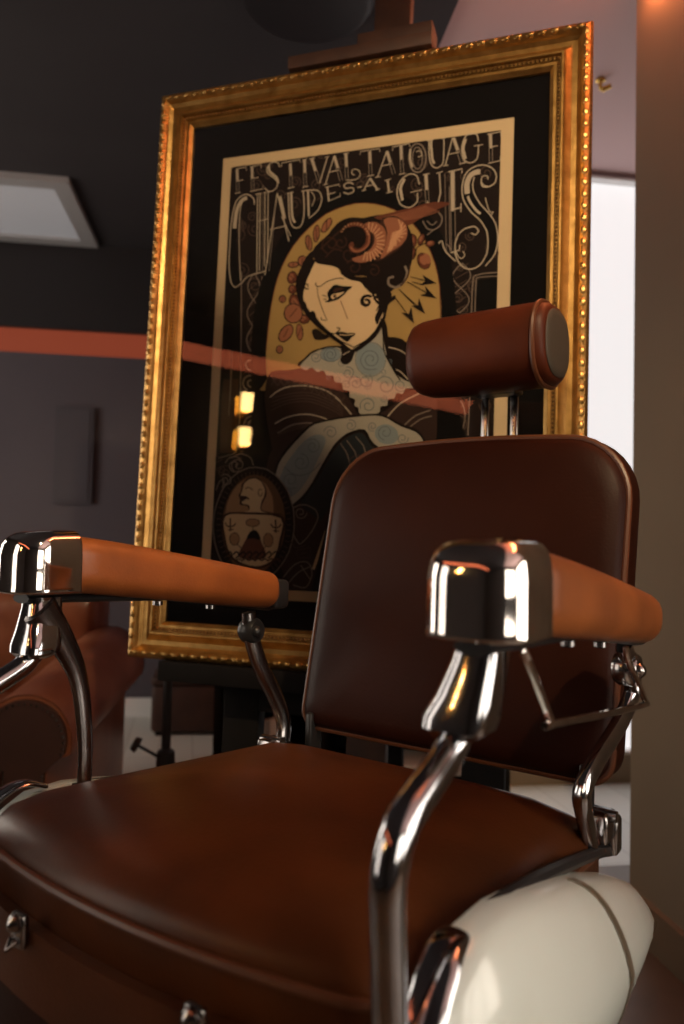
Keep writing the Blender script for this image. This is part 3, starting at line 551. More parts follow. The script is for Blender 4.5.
ART = '''L dim 1.9 -135,1071.3 -132.8,1074.8 -131,1079.5 -132,1084.1 -134.5,1088.4 -138.3,1091.3 -142.5,1093 -146.5,1092.8 -149.9,1091.2 -151.9,1088.5 -152.6,1085.2 -151.8,1081.8 -149.9,1078.9 -147.2,1077 -144.3,1076 -141.7,1076.3 -139.6,1077.4 -138.5,1079.2 -138.2,1081.3 -138.9,1083.3 -140.1,1084.9 -141.6,1085.8 -143.2,1086.2 -144.5,1085.7 -145.3,1085.1
L dim 1.9 -257.6,796.7 -260.7,800 -264.9,803.3 -269.5,804.2 -273.8,803.6 -277.1,801.5 -279.1,798.3 -279.4,794.7 -278.3,791.2 -275.9,788.4 -272.8,786.6 -269.5,786 -266.5,786.6 -264.4,788.2 -263.1,790.4 -263.1,792.8 -263.9,795 -265.6,796.7 -267.5,797.7 -269.5,797.9 -271.2,797.4 -272.2,796.4 -272.7,795.2 -272.4,793.9 -271.9,792.9
L dim 1.9 -111.9,1022.3 -109.1,1024.2 -106.4,1026.9 -105.9,1030.4 -106.6,1034 -108.7,1037 -111.6,1039.3 -114.8,1040.2 -117.8,1040 -120.1,1038.7 -121.7,1036.6 -122,1034.1 -121.3,1031.5 -119.8,1029.5 -117.8,1028.1 -115.7,1027.6 -113.7,1027.8 -112.3,1028.7 -111.5,1030.1 -111.5,1031.7 -112,1033.1 -112.9,1034.1 -114.1,1034.8 -116,1034.6
L dim 1.9 232.8,1056.9 230.7,1053 229.1,1047.9 230.2,1042.9 232.8,1038.5 236.6,1035.5 240.8,1034 244.7,1034.4 248,1036.2 249.9,1039.3 250.5,1042.9 249.6,1046.4 247.7,1049.5 245.1,1051.4 242.2,1052.3 239.6,1051.9 237.5,1050.6 236.5,1048.5 236.2,1046.3 236.9,1044.2 238.2,1042.5 239.8,1041.6 241.3,1041.3 242.5,1041.9 243.3,1042.6
L dim 1.9 248.5,766.7 250.2,763.2 251.5,758.9 250.6,755.2 248.5,752.2 245.5,750.7 242.1,750.3 239,751.4 236.4,753.5 234.9,756.3 234.4,759.3 235.1,761.9 236.6,763.9 238.8,764.9 241.1,765 243.1,764.1 244.8,762.7 245.6,760.9 245.8,759 245.2,757.5 244.2,756.5 243,756.1 241.7,756.2 240.8,756.9 240.1,757.6
L dim 1.9 220.5,790 223.4,792.5 227.4,794.8 231.5,794.6 235.4,793 238.3,790 240,786.4 240.1,782.8 239.1,779.5 236.8,777.3 234,776.2 231.1,776.4 228.4,777.7 226.5,779.8 225.4,782.3 225.4,784.7 226.2,786.7 227.8,788 229.6,788.6 231.3,788.3 232.8,787.4 233.8,786.1 234.2,784.8 233.9,783.6 233.4,782.7
L dim 1.9 -252,850.2 -249.9,856 -246.3,862.2 -240.3,864.9 -233.5,865.4 -227.2,863.1 -221.9,859.1 -218.8,853.9 -217.7,848.4 -219.1,843.6 -222.1,839.9 -226.4,838.1 -231.2,838 -235.5,839.7 -239,842.5 -240.9,846 -241.4,849.6 -240.3,852.6 -238.2,854.7 -235.5,855.6 -232.7,855.4 -230.4,854.2 -228.7,852.5 -228.2,850.6 -228.2,849
L dim 1.9 154.7,1013 154.6,1018.1 153.6,1024.1 150.1,1028.5 145.7,1031.6 140.9,1032.6 136.5,1031.9 133.2,1029.4 131.2,1025.8 131.1,1021.7 132.3,1017.7 134.9,1014.6 138.1,1012.6 141.4,1012.1 144.3,1012.7 146.4,1014.5 147.5,1016.9 147.4,1019.5 146.5,1021.9 144.9,1023.7 142.9,1024.7 141.1,1024.8 139.6,1024.2 138.9,1023 138.5,1021.9
L dim 1.9 220,666.2 220.2,662.5 221.2,658.3 223.8,655.3 227.1,653.5 230.6,653.2 233.8,654.1 236,656.2 237.3,658.9 237.3,661.9 236.3,664.7 234.4,666.7 232,667.9 229.6,668 227.5,667.3 226.1,665.8 225.3,664 225.5,662.1 226.2,660.4 227.5,659.3 228.9,658.7 230.2,658.8 231.2,659.4 231.8,660.3
L dim 1.9 -99.2,1123.4 -102.5,1121.1 -106.9,1119.1 -111.5,1119.8 -115.8,1122 -118.9,1125.4 -120.7,1129.4 -120.8,1133.2 -119.5,1136.5 -116.9,1137 -113.8,1137 -110.5,1137 -107.5,1137 -105.4,1134.7 -104.3,1132 -104.4,1129.5 -105.4,1127.4 -107.1,1126.3 -109.1,1125.9 -111.1,1126.4 -112.8,1127.5 -113.7,1128.9 -114.2,1130.4 -113.8,1131.6 -113.2,1132.5
L dim 1.9 -282.9,990.5 -276.3,987.7 -269,983.4 -265.1,977.4 -263.5,970.9 -264.8,965.1 -268.1,960.5 -273.2,958.2 -278.9,957.8 -284.3,959.8 -288.9,963.1 -291.5,967.5 -292.5,972.1 -291.4,976.1 -289,979 -285.5,980.4 -281.7,980.4 -278.3,979 -275.6,976.7 -274.3,974 -274,971.4 -274.9,969.3 -276.4,967.9 -278.4,967.7 -280.1,967.9
L dim 1.9 257.1,557.5 257.4,562.2 256.7,567.8 253.8,571.9 249.8,574.7 245.3,575.5 241,574.8 237.7,572.4 235.6,569 235.2,565.2 236.1,561.5 238.3,558.6 241.2,556.8 244.3,556.3 247.2,557 249.3,558.7 250.5,561 250.6,563.4 249.9,565.7 248.5,567.2 246.7,568.2 245,568.2 243.5,567.7 242.7,566.5 242.3,565.4
L dim 1.9 243.4,921.2 243.3,917.5 243.8,913.2 246.1,909.9 249.2,907.6 252.6,906.8 255.8,907.2 258.2,908.9 259.8,911.4 260,914.3 259.3,917.2 257.6,919.5 255.4,921 253.1,921.5 250.9,921.1 249.4,919.9 248.5,918.2 248.4,916.3 249,914.5 250.1,913.3 251.4,912.5 252.7,912.4 253.8,912.7 254.4,913.6
L dim 1.9 -80.1,1129.5 -83.4,1129.4 -87.4,1129.9 -90.6,1132.1 -92.8,1135.1 -93.8,1137 -92.1,1137 -89.8,1137 -87.2,1137 -84.5,1137 -82.3,1137 -80.8,1137 -81.6,1135.2 -83.1,1134.3 -84.8,1134.3 -86.4,1134.8 -87.7,1135.9 -88.4,1137 -86.8,1137
L dim 1.9 311,728.2 311,730.7 311,734.2 311,738.4 311,742.5 311,745.8 311,748.1 307.6,746.4 306,743.8 305.8,740.8 306.5,737.9 308.2,735.7 310.4,734.3 311,735.7 311,737.4 311,739.2 311,740.8 311,742.6
L dim 1.9 -241.4,1130.2 -241.4,1124.5 -240.2,1117.8 -236.1,1112.6 -230.8,1108.9 -225.1,1107.5 -219.8,1108.1 -215.8,1110.7 -213.4,1114.6 -213.2,1119.1 -214.6,1123.6 -217.5,1127.1 -221.3,1129.6 -225.2,1130.4 -228.8,1129.9 -231.3,1128 -232.7,1125.4 -232.7,1122.5 -231.6,1119.7 -229.7,1117.7 -227.4,1116.5 -225.2,1116.3 -223.4,1116.8 -222.4,1118.1 -222,1119.3
L dim 1.9 -236.5,605.1 -239.4,608.3 -243.5,611.6 -247.9,612.5 -252.3,611.9 -255.6,609.8 -257.7,606.8 -258.2,603.2 -257.2,599.8 -255,597.1 -252,595.2 -248.8,594.7 -245.8,595.2 -243.6,596.8 -242.3,598.9 -242.1,601.2 -242.9,603.5 -244.4,605.1 -246.3,606.1 -248.2,606.3 -249.9,605.8 -251,604.9 -251.5,603.6 -251.3,602.4 -250.8,601.4
L dim 1.9 -33.6,1100.1 -38,1102 -42.8,1105 -45.5,1109.3 -46.6,1113.9 -45.8,1118 -43.6,1121.2 -40.2,1122.8 -36.4,1123 -32.8,1121.6 -29.8,1119.2 -28,1116.1 -27.3,1112.9 -28,1110.1 -29.6,1108.1 -31.9,1107.1 -34.4,1107.1 -36.7,1108.1 -38.5,1109.7 -39.4,1111.6 -39.6,1113.5 -39,1115 -38,1115.9 -36.7,1116.1 -35.5,1115.9
L dim 1.9 -268.3,982.9 -265.1,985.2 -262.1,988.5 -261.6,992.6 -262.7,996.7 -265.3,1000.1 -268.8,1002.6 -272.6,1003.5 -276.2,1003.1 -278.9,1001.4 -280.6,998.9 -280.8,996 -279.9,993.1 -278,990.8 -275.6,989.3 -273,988.8 -270.7,989.1 -269.1,990.3 -268.3,992 -268.3,993.7 -268.9,995.4 -270.1,996.5 -271.5,997.2 -272.8,997.2 -273.8,996.9
L dim 1.9 -80.3,1072.7 -84.4,1076.4 -89.8,1079.9 -95.1,1080.4 -99.8,1079.1 -103,1076 -104.7,1071.9 -104.3,1067.5 -102.4,1063.3 -99.2,1060.2 -95.4,1058.3 -91.6,1058.1 -88.4,1059.1 -86.3,1061.3 -85.3,1064.2 -85.7,1067.1 -87.1,1069.8 -89.2,1071.7 -91.6,1072.7 -93.8,1072.6 -95.6,1071.8 -96.6,1070.5 -96.9,1068.8 -96.3,1067.3 -95.6,1066.2
L dim 1.9 22.9,1078.2 19.1,1079.2 14.7,1079.7 11.4,1078 9.2,1075.3 8.6,1071.8 9.2,1068.2 11.1,1065.2 13.8,1062.9 16.9,1061.9 19.8,1062 22,1063.3 23.5,1065.3 23.8,1067.7 23.3,1070.1 21.9,1072.1 20.1,1073.5 18.2,1074 16.4,1073.8 15.1,1072.9 14.4,1071.6 14.4,1070.3 14.8,1069 15.7,1068.1 16.6,1067.6
L dim 1.9 297.3,1053.9 292.9,1058.1 287.1,1062.2 281.4,1062.7 276.2,1061.2 272.7,1057.5 270.8,1052.7 271.2,1047.5 273.2,1042.6 276.7,1039 280.8,1036.8 284.8,1036.6 288.4,1037.9 290.7,1040.5 291.8,1043.8 291.4,1047.3 289.9,1050.4 287.6,1052.5 285,1053.7 282.6,1053.6 280.7,1052.7 279.6,1051 279.2,1049.2 279.8,1047.4 280.6,1046.1
L dim 1.9 -230.7,564 -233.6,566.3 -237.6,568.6 -241.5,568.7 -245,567.6 -247.5,565.3 -248.8,562.3 -248.6,559.2 -247.3,556.4 -245,554.3 -242.2,553.2 -239.4,553.2 -236.9,554 -235.3,555.7 -234.5,557.7 -234.8,559.8 -235.8,561.6 -237.3,562.8 -239.1,563.4 -240.7,563.3 -242.1,562.7 -242.8,561.7 -243.1,560.5 -242.7,559.5 -242.2,558.7
L dim 1.9 235.1,670.4 235.3,674.5 236.3,679.3 239.2,682.2 243,683.8 246.9,683.5 250.6,682 253.2,679.2 254.7,675.8 254.7,672.4 253.6,669.4 251.5,667.4 248.8,666.4 246.1,666.7 243.6,667.8 242,669.8 241.1,672 241.2,674.1 242.1,675.9 243.5,677 245.1,677.4 246.6,677.1 247.8,676.3 248.4,675.2 248.7,674.1
L dim 1.9 275.9,964.5 273.3,966 270.1,967.3 267.2,966.8 265,965.3 263.7,962.9 263.4,960.3 264.1,957.7 265.6,955.5 267.7,954.1 269.9,953.6 271.9,954 273.4,955.1 274.2,956.8 274.4,958.6 273.8,960.3 272.7,961.7 271.4,962.5 270,962.7 268.9,962.3 268.1,961.6 267.7,960.6 268.3,958.8
L dim 1.9 -242.8,530.7 -239.9,532.9 -236,534.8 -232,534.6 -228.3,533.2 -225.6,530.6 -224,527.5 -224,524.3 -225.1,521.5 -227.4,519.6 -230.1,518.6 -233,518.8 -235.6,519.9 -237.4,521.8 -238.3,523.9 -238.2,526 -237.4,527.8 -235.9,528.9 -234.1,529.4 -232.4,529.1 -230.9,528.4 -230.1,527.3 -229.7,526.1 -230.1,525 -230.6,524.3
L dim 1.9 262.1,831.5 260.4,829.2 258.8,826 259.1,822.8 260.4,819.8 262.7,817.6 265.3,816.3 268,816.3 270.4,817.3 271.9,819.1 272.6,821.3 272.4,823.6 271.4,825.7 269.8,827.1 267.9,827.9 266.2,827.8 264.7,827.1 263.8,825.9 263.4,824.5 263.7,823.1 264.4,821.9 265.4,821.3 266.4,821 267.8,821.6
L dim 1.9 85.2,1043.2 81.6,1041.7 77.9,1039.2 76.4,1035.3 76.5,1031.1 78.3,1027.2 81.1,1024.1 84.6,1022.4 88.2,1021.9 91.2,1023 93.4,1025.1 94.3,1027.9 94.1,1030.8 92.8,1033.5 90.8,1035.5 88.4,1036.5 86.1,1036.7 84.3,1035.9 83,1034.5 82.7,1032.7 82.9,1031 83.8,1029.6 85,1028.7 86.2,1028.4
L dim 1.9 -213.1,506.8 -217.9,507.1 -223.6,508.3 -227.4,511.6 -229.8,515.7 -230.2,520 -228.9,524 -226.1,526.8 -222.4,528.4 -218.5,528.3 -214.8,527 -212.2,524.6 -210.6,521.7 -210.5,518.7 -211.5,516.1 -213.5,514.4 -215.9,513.5 -218.4,513.6 -220.6,514.6 -222.1,516.1 -222.8,517.9 -222.7,519.5 -221.9,520.8 -220.7,521.5 -219.5,521.7
L dim 1.9 239.6,856.5 240.8,853.5 241.8,849.8 240.9,846.8 239.1,844.4 236.5,843.2 233.7,843.1 231.1,844.2 229,846.1 227.8,848.5 227.5,851 228.2,853.1 229.5,854.7 231.3,855.4 233.3,855.4 235,854.6 236.3,853.3 236.9,851.7 237,850.2 236.5,849 235.6,848.2 234.6,847.9 233.5,848 232.8,848.7
L dim 1.9 245.8,627.3 242.8,628 239.3,628.3 236.7,626.8 234.8,624.6 234.1,621.8 234.4,618.9 235.9,616.5 237.9,614.8 240.3,614.1 242.6,614.3 244.5,615.4 245.7,617 246.1,619 245.8,620.9 244.8,622.4 243.4,623.5 241.9,623.8 240.4,623.6 239.4,622.9 238.8,621.8 239,619.7 239.7,619
L dim 1.9 0.6,1043.7 5.3,1041.8 11,1040.5 15.5,1042.1 18.9,1045.1 20.3,1049.3 20.1,1053.9 18,1058 14.9,1061.3 11.1,1063 7.3,1063.4 4.1,1062.2 1.9,1059.9 1,1057 1.3,1053.9 2.8,1051.2 5,1049.1 7.4,1048.2 9.8,1048.1 11.5,1049 12.7,1050.5 13,1052.2 12.6,1053.9 11.5,1055.1 10.5,1055.9
L dim 1.9 -186.7,1044.2 -181.6,1043.2 -175.8,1043 -171.7,1045.5 -169.1,1049.2 -168.7,1053.7 -169.8,1058.3 -172.7,1062 -176.4,1064.7 -180.5,1065.7 -184.3,1065.3 -187.1,1063.5 -188.8,1060.7 -189,1057.6 -188.1,1054.5 -186.1,1052.1 -183.5,1050.5 -181,1050 -178.6,1050.4 -177.1,1051.7 -176.3,1053.4 -176.4,1055.2 -177.1,1056.8 -178.4,1057.8 -179.6,1058.4
L dim 1.9 132.4,1112.7 134.2,1115.9 137,1119.2 140.8,1120.1 144.7,1119.5 148.2,1117.4 150.9,1114.3 152.1,1110.8 152.2,1107.4 150.8,1104.6 148.7,1102.8 146,1102.2 143.2,1102.7 140.8,1104.3 139.1,1106.4 138.4,1108.8 138.5,1111 139.4,1112.6 140.9,1113.7 142.5,1113.8 144.2,1113.4 145.4,1112.4 146.2,1111.2 146.3,1109.9
L dim 1.9 -127.5,1028.6 -130,1034.4 -134,1040.8 -139.8,1044.4 -146,1045.9 -151.6,1044.9 -156.1,1042 -158.3,1037.5 -158.7,1032.5 -156.9,1027.7 -153.7,1023.7 -149.5,1021.3 -145.1,1020.4 -141.3,1021.3 -138.4,1023.4 -137.1,1026.4 -137,1029.7 -138.4,1032.7 -140.5,1035.1 -143.1,1036.3 -145.6,1036.6 -147.6,1035.9 -149,1034.5 -149.2,1032.8 -149.1,1031.3
L dim 1.9 262.3,791.3 258,795 253.5,800.1 252.2,805.8 252.8,811.3 255.5,815.5 259.4,818.3 264.1,818.9 268.7,817.8 272.3,815 274.9,811.3 275.7,807.2 275.1,803.4 273.1,800.6 270.4,798.8 267.3,798.6 264.3,799.5 262.1,801.4 260.7,803.8 260.4,806.2 260.9,808.4 262.2,809.8 263.8,810.5 265.4,810.2 266.7,809.7
L dim 1.9 -210.4,1116 -214.1,1115.6 -218.2,1114.4 -220.4,1111.5 -221.3,1108 -220.5,1104.4 -218.5,1101.1 -215.5,1098.8 -212.2,1097.6 -209.1,1097.8 -206.6,1099 -205.1,1101.1 -204.6,1103.6 -205.3,1106.1 -206.8,1108.2 -208.8,1109.6 -210.9,1110.3 -212.8,1110.1 -214.3,1109.2 -215.1,1107.9 -215.2,1106.4 -214.7,1105 -213.8,1104 -212.6,1103.5
L dim 1.9 -234.7,710.8 -239.5,715.3 -244.1,721.3 -244.9,727.6 -243.4,733.3 -239.6,737.4 -234.4,739.8 -228.7,739.8 -223.4,737.9 -219.4,734.4 -216.8,730.1 -216.4,725.7 -217.6,721.7 -220.4,719 -224,717.6 -227.7,717.8 -231.2,719.1 -233.6,721.5 -235,724.2 -235,726.9 -234,729.1 -232.3,730.4 -230.3,730.9 -228.3,730.4 -226.9,729.6
L dim 1.9 -283.5,1137 -277.8,1137 -272.1,1137 -270.2,1137 -274.1,1137 -279.1,1137 -284.9,1137 -290.8,1137 -295.6,1137 -298.9,1137 -300.1,1137 -297,1137 -293.5,1137 -289.6,1137 -285.8,1137 -282.9,1137 -281,1137 -282.8,1137 -284.8,1137 -286.9,1137 -288.6,1137
L dim 1.9 296.6,617.1 291.8,614.7 285.9,612.9 280.3,614.4 275.6,617.7 272.7,622.3 271.6,627.5 272.6,632.3 275.1,636.2 278.8,638.3 283,638.9 286.9,637.7 290.1,635.3 292,632 292.6,628.5 291.8,625.4 290,623 287.6,621.8 284.9,621.6 282.7,622.5 280.9,624.1 280.1,626 280,627.9 280.8,629.3 281.7,630.3
L dim 1.9 263.5,652.4 259.9,653.3 255.9,655.1 253.4,658.2 252.2,661.9 252.5,665.4 254,668.5 256.5,670.4 259.5,671.1 262.5,670.6 265,669 266.7,666.7 267.5,664.1 267.1,661.7 266,659.7 264.3,658.6 262.3,658.2 260.5,658.7 258.9,659.7 258.1,661.2 257.7,662.7 258.1,664 258.8,665 259.8,665.3
L dim 1.9 260.2,825.1 263.8,822.1 267.5,818 268.7,813.4 268.3,808.9 266.2,805.3 263,803 259.2,802.4 255.5,803.2 252.4,805.5 250.3,808.5 249.5,811.8 249.9,815 251.5,817.3 253.8,818.8 256.3,819 258.7,818.4 260.6,816.8 261.8,814.9 262,812.9 261.6,811.1 260.6,809.9 259.3,809.3 258,809.5 256.9,810
L dim 1.9 297.8,705.8 295.6,703.6 292.6,701.6 289.3,701.5 286.2,702.6 283.8,704.9 282.3,707.7 282,710.6 282.8,713.3 284.5,715.2 286.7,716.2 289,716.2 291.2,715.3 292.8,713.7 293.7,711.8 293.8,709.8 293.2,708.1 292,707 290.6,706.5 289.2,706.6 288,707.2 287.2,708.2 286.9,709.3 287.1,710.3
L dim 1.9 261.7,609 258.5,609.9 255.1,611.6 253.1,614.4 252.1,617.7 252.6,620.8 254,623.3 256.3,624.9 258.9,625.5 261.5,624.9 263.7,623.4 265,621.4 265.6,619.1 265.2,617 264.2,615.3 262.6,614.4 260.8,614.1 259.2,614.6 257.9,615.5 257.2,616.8 257,618.2 257.4,619.3 258.1,620.1 259.8,620.4
L dim 1.9 -226.5,1136.4 -223.5,1137 -219.2,1137 -214.3,1137 -209.6,1137 -205.8,1137 -203.3,1133.3 -202.6,1129.2 -203.4,1125.5 -205.7,1123 -208.8,1121.6 -212.3,1121.7 -215.6,1123 -218.1,1125.2 -219.7,1128 -220,1130.7 -219.4,1133.1 -217.8,1134.6 -215.8,1135.3 -213.7,1135 -211.8,1134.1 -210.5,1132.7 -209.9,1131.2 -210,1129.9 -210.5,1128.9
L dim 1.9 -275.3,985.4 -281.4,986.3 -288.4,988.4 -293.3,993 -296.4,998.5 -296.8,1004 -295.3,1008.9 -291.7,1012.2 -287.1,1013.8 -282.1,1013.3 -277.5,1011.3 -274.2,1007.9 -272.2,1004 -272.1,1000.2 -273.3,997 -275.8,995 -278.9,994.1 -282,994.6 -284.8,996 -286.6,998.2 -287.5,1000.5 -287.4,1002.5 -286.5,1004.1 -284.9,1004.8 -283.4,1005
L dim 1.9 -253.4,993.1 -255.2,987.5 -256.1,980.6 -253.3,974.4 -248.7,969.4 -242.9,966.5 -236.9,965.6 -231.7,967.1 -227.8,970.2 -226.1,974.6 -226.2,979.3 -228.3,983.7 -231.6,987.1 -235.7,988.9 -239.8,989.4 -243.1,988.2 -245.5,986 -246.4,983.2 -246.1,980.2 -244.6,977.7 -242.5,975.9 -240.2,975.1 -238,975.1 -236.6,976.1 -235.7,977.2
L dim 1.9 280.3,560.7 281.2,555.9 283.2,550.5 287,547.2 291.6,545.4 296.1,545.8 300,547.6 302.5,550.9 303.7,554.7 303.2,558.6 301.4,562.1 298.7,564.3 295.4,565.5 292.4,565.1 289.8,563.7 288.2,561.5 287.6,558.9 288,556.5 289.3,554.4 291,553.2 293,552.7 294.6,553.1 295.9,554 296.4,555.4 296.5,556.6
L dim 1.9 8.1,1026.4 11.6,1021.4 16.6,1016 22.5,1014 28.2,1013.9 32.8,1016.3 35.9,1020.1 36.9,1024.9 36.1,1029.8 33.4,1034 29.7,1037.2 25.6,1038.5 21.5,1038.4 18.5,1036.7 16.4,1034 16,1030.7 16.7,1027.5 18.6,1024.9 21,1023.1 23.5,1022.5 25.8,1022.8 27.3,1024 28.1,1025.6 28,1027.4 27.5,1028.8
L dim 1.9 -70.8,1032.6 -69,1038 -65.9,1043.8 -60.6,1046.2 -54.6,1046.6 -48.9,1044.4 -44.1,1040.7 -41.3,1035.8 -40.2,1030.6 -41.4,1026.1 -44,1022.7 -47.8,1021.1 -52.1,1021 -55.9,1022.6 -59.1,1025.3 -60.8,1028.6 -61.3,1032 -60.4,1034.7 -58.6,1036.7 -56.2,1037.5 -53.7,1037.3 -51.6,1036.1 -50.1,1034.5 -49.6,1032.7 -49.6,1031.2
L dim 1.9 226.3,888.8 229.6,886.3 233.9,883.9 238,884.1 241.5,885.6 243.7,888.5 244.7,892 244.1,895.7 242.4,898.9 239.8,901.1 236.8,902.3 233.9,902.1 231.5,900.9 230.1,898.9 229.5,896.4 230,894 231.2,891.9 233,890.7 234.9,890.1 236.5,890.3 237.8,891.2 238.5,892.4 238.6,893.8 238.1,895 237.4,895.8
L dim 1.9 -225.6,1082.8 -227.5,1088.1 -230.7,1094 -235.6,1097.5 -241.2,1099.4 -246.3,1098.9 -250.5,1096.7 -252.9,1093.1 -253.7,1088.7 -252.4,1084.4 -249.7,1080.7 -246.1,1078.3 -242.2,1077.1 -238.7,1077.6 -235.9,1079.2 -234.5,1081.7 -234.2,1084.6 -235.2,1087.3 -237,1089.5 -239.2,1090.8 -241.5,1091.3 -243.4,1090.8 -244.7,1089.7 -245,1088.2 -245,1086.9
L dim 1.9 167.1,996.6 166.8,991.2 165.4,985.1 161.6,981.6 156.7,979.8 151.6,980.4 146.8,982.8 143.3,986.7 141.3,991.2 141.3,995.7 142.7,999.6 145.5,1002 149.1,1003.1 152.6,1002.5 155.8,1000.7 158,998 159.1,995 159,992.2 157.9,989.9 156.1,988.7 154,988.3 152,988.8 150.4,990 149.6,991.5 149.2,992.9
L dim 1.9 -70.9,1014.8 -75.8,1015.1 -81.6,1016.3 -85.9,1019.8 -88.8,1024.3 -89.6,1029 -88.7,1033.3 -86.2,1036.4 -82.6,1038.1 -78.7,1038.1 -74.8,1036.7 -71.9,1034.1 -70,1031 -69.6,1027.7 -70.3,1024.9 -72.1,1023 -74.5,1022 -77,1022.1 -79.3,1023.1 -81,1024.8 -81.9,1026.7 -81.9,1028.5 -81.4,1029.9 -80.2,1030.6 -79,1030.9
L dim 1.9 252.8,731.6 255.2,733 258.4,734.1 261.4,733.3 264,731.7 265.6,729.2 266.4,726.5 266,723.9 264.7,721.8 262.8,720.6 260.6,720.2 258.5,720.7 256.7,722 255.6,723.7 255.2,725.6 255.6,727.3 256.5,728.6 257.7,729.3 259.1,729.4 260.3,729 261.3,728.2 261.8,727.1 261.5,725.3
L dim 1.9 197.7,1042.5 201.3,1042.3 205.4,1042.7 208,1045.1 209.5,1048.2 209.4,1051.8 208.2,1055.2 205.9,1057.8 203,1059.6 200.1,1059.9 197.5,1059.2 195.7,1057.5 194.7,1055.2 194.9,1052.7 195.8,1050.4 197.4,1048.8 199.3,1047.7 201.2,1047.6 202.7,1048.2 203.7,1049.3 204.1,1050.7 203.9,1052.1 203.2,1053.3 202.3,1054
L dim 1.9 300.7,881.6 303.7,881.4 307.2,880.6 309.7,878.4 311,875.6 311,872.6 311,869.8 309.6,867.8 307.4,866.6 305,866.6 302.7,867.4 301,869 299.9,871.1 299.7,873.1 300.2,875 301.3,876.3 302.8,876.9 304.3,876.9 305.7,876.2 306.7,875.2 307.2,873.9 306.8,871.9 305.4,871.2
L dim 1.9 138.9,1075.3 143.9,1074.4 149.7,1074.2 153.8,1076.9 156.4,1080.8 156.8,1085.6 155.7,1090.4 152.8,1094.4 149.1,1097.2 145.1,1098.2 141.3,1097.8 138.5,1095.8 136.8,1092.9 136.6,1089.6 137.5,1086.3 139.5,1083.8 142,1082.1 144.6,1081.6 146.9,1082.1 148.4,1083.4 149.2,1085.2 149.1,1087.1 148.4,1088.8 147.2,1089.8 146,1090.5
L dim 1.9 141.8,1055.3 136,1055.3 129.5,1054 125.6,1049.8 123.6,1044.4 124.1,1038.5 126.6,1033.1 130.7,1029.1 135.5,1026.7 140.2,1026.6 144.4,1028.1 147,1031.1 148.3,1035 147.7,1039 145.9,1042.6 143.1,1045.1 139.9,1046.5 136.9,1046.4 134.5,1045.3 133.1,1043.3 132.6,1041 133.1,1038.8 134.3,1036.9 136,1036 137.4,1035.5
L dim 1.9 -236.7,1016.4 -240.4,1019.2 -245.1,1021.9 -249.6,1022.1 -253.6,1020.8 -256.1,1018 -257.3,1014.5 -256.8,1010.8 -255,1007.4 -252.1,1005 -248.8,1003.6 -245.6,1003.6 -242.9,1004.6 -241.2,1006.6 -240.5,1009 -241,1011.4 -242.3,1013.6 -244.2,1015 -246.3,1015.8 -248.2,1015.6 -249.7,1014.9 -250.4,1013.7 -250.6,1012.3 -250,1011.1 -249.3,1010.2
L dim 1.9 -268.5,682.8 -272.5,684.2 -277,686.5 -279.5,690 -280.5,693.9 -279.8,697.4 -277.8,700.3 -274.7,701.9 -271.2,702.3 -267.9,701.3 -265.2,699.5 -263.5,696.9 -262.9,694.2 -263.5,691.8 -265,689.9 -267.1,689 -269.3,688.8 -271.4,689.6 -273,690.8 -273.9,692.4 -274.1,694 -273.6,695.2 -272.7,696.1 -271.4,696.4
L dim 1.9 -270,904.6 -263.2,902.8 -255.6,899.4 -251,893.9 -248.6,887.6 -249,881.6 -251.7,876.5 -256.3,873.5 -261.7,872.4 -267.2,873.6 -272.1,876.4 -275.3,880.4 -276.8,884.9 -276.3,889 -274.3,892.3 -271.1,894.1 -267.5,894.7 -264,893.7 -261.1,891.8 -259.5,889.2 -258.8,886.6 -259.4,884.4 -260.7,882.8 -262.6,882.3 -264.3,882.3
L dim 1.9 308.5,894.7 309.7,889.2 310,882.7 307.5,877.9 303.5,874.7 298.6,873.7 293.7,874.6 289.5,877.4 286.5,881.4 285.3,885.9 285.6,890.2 287.6,893.5 290.5,895.6 293.9,896.1 297.2,895.3 299.9,893.3 301.7,890.6 302.3,887.8 301.9,885.2 300.6,883.3 298.8,882.3 296.9,882.2 295.1,882.9 294,884.2 293.3,885.5
L dim 1.9 -264.9,996.1 -269.2,998.2 -274.3,999.8 -278.7,998.9 -282.1,996.7 -283.8,993.2 -284,989.4 -282.5,985.7 -279.9,982.6 -276.5,980.8 -273,980.2 -270,980.9 -267.7,982.6 -266.7,985 -266.6,987.7 -267.7,990.1 -269.5,992 -271.7,993 -273.9,993.3 -275.6,992.7 -276.8,991.5 -277.2,990.1 -277,988.7 -276.2,987.6 -275.3,986.8
L dim 1.9 276.5,626.9 280.9,627.3 286.2,626.8 290.1,624 292.8,620.2 293.8,615.8 293.2,611.6 291.1,608.4 288,606.2 284.4,605.7 281,606.5 278.2,608.6 276.4,611.3 275.9,614.4 276.4,617.2 277.9,619.3 280,620.5 282.3,620.7 284.4,620.1 285.9,618.7 286.8,617 286.9,615.3 286.5,613.9 285.4,613 284.4,612.6
L dim 1.9 10.2,1051.6 13.3,1048.3 17.4,1045 21.8,1044.2 25.8,1044.9 28.7,1047.1 30.4,1050.3 30.5,1054 29.3,1057.6 26.9,1060.4 23.9,1062.2 20.8,1062.7 18.1,1062.1 16.1,1060.5 15.1,1058.2 15.2,1055.8 16.1,1053.5 17.7,1051.8 19.6,1050.8 21.4,1050.6 23,1051.1 23.9,1052.2 24.3,1053.5 23.9,1054.8 23.4,1055.7
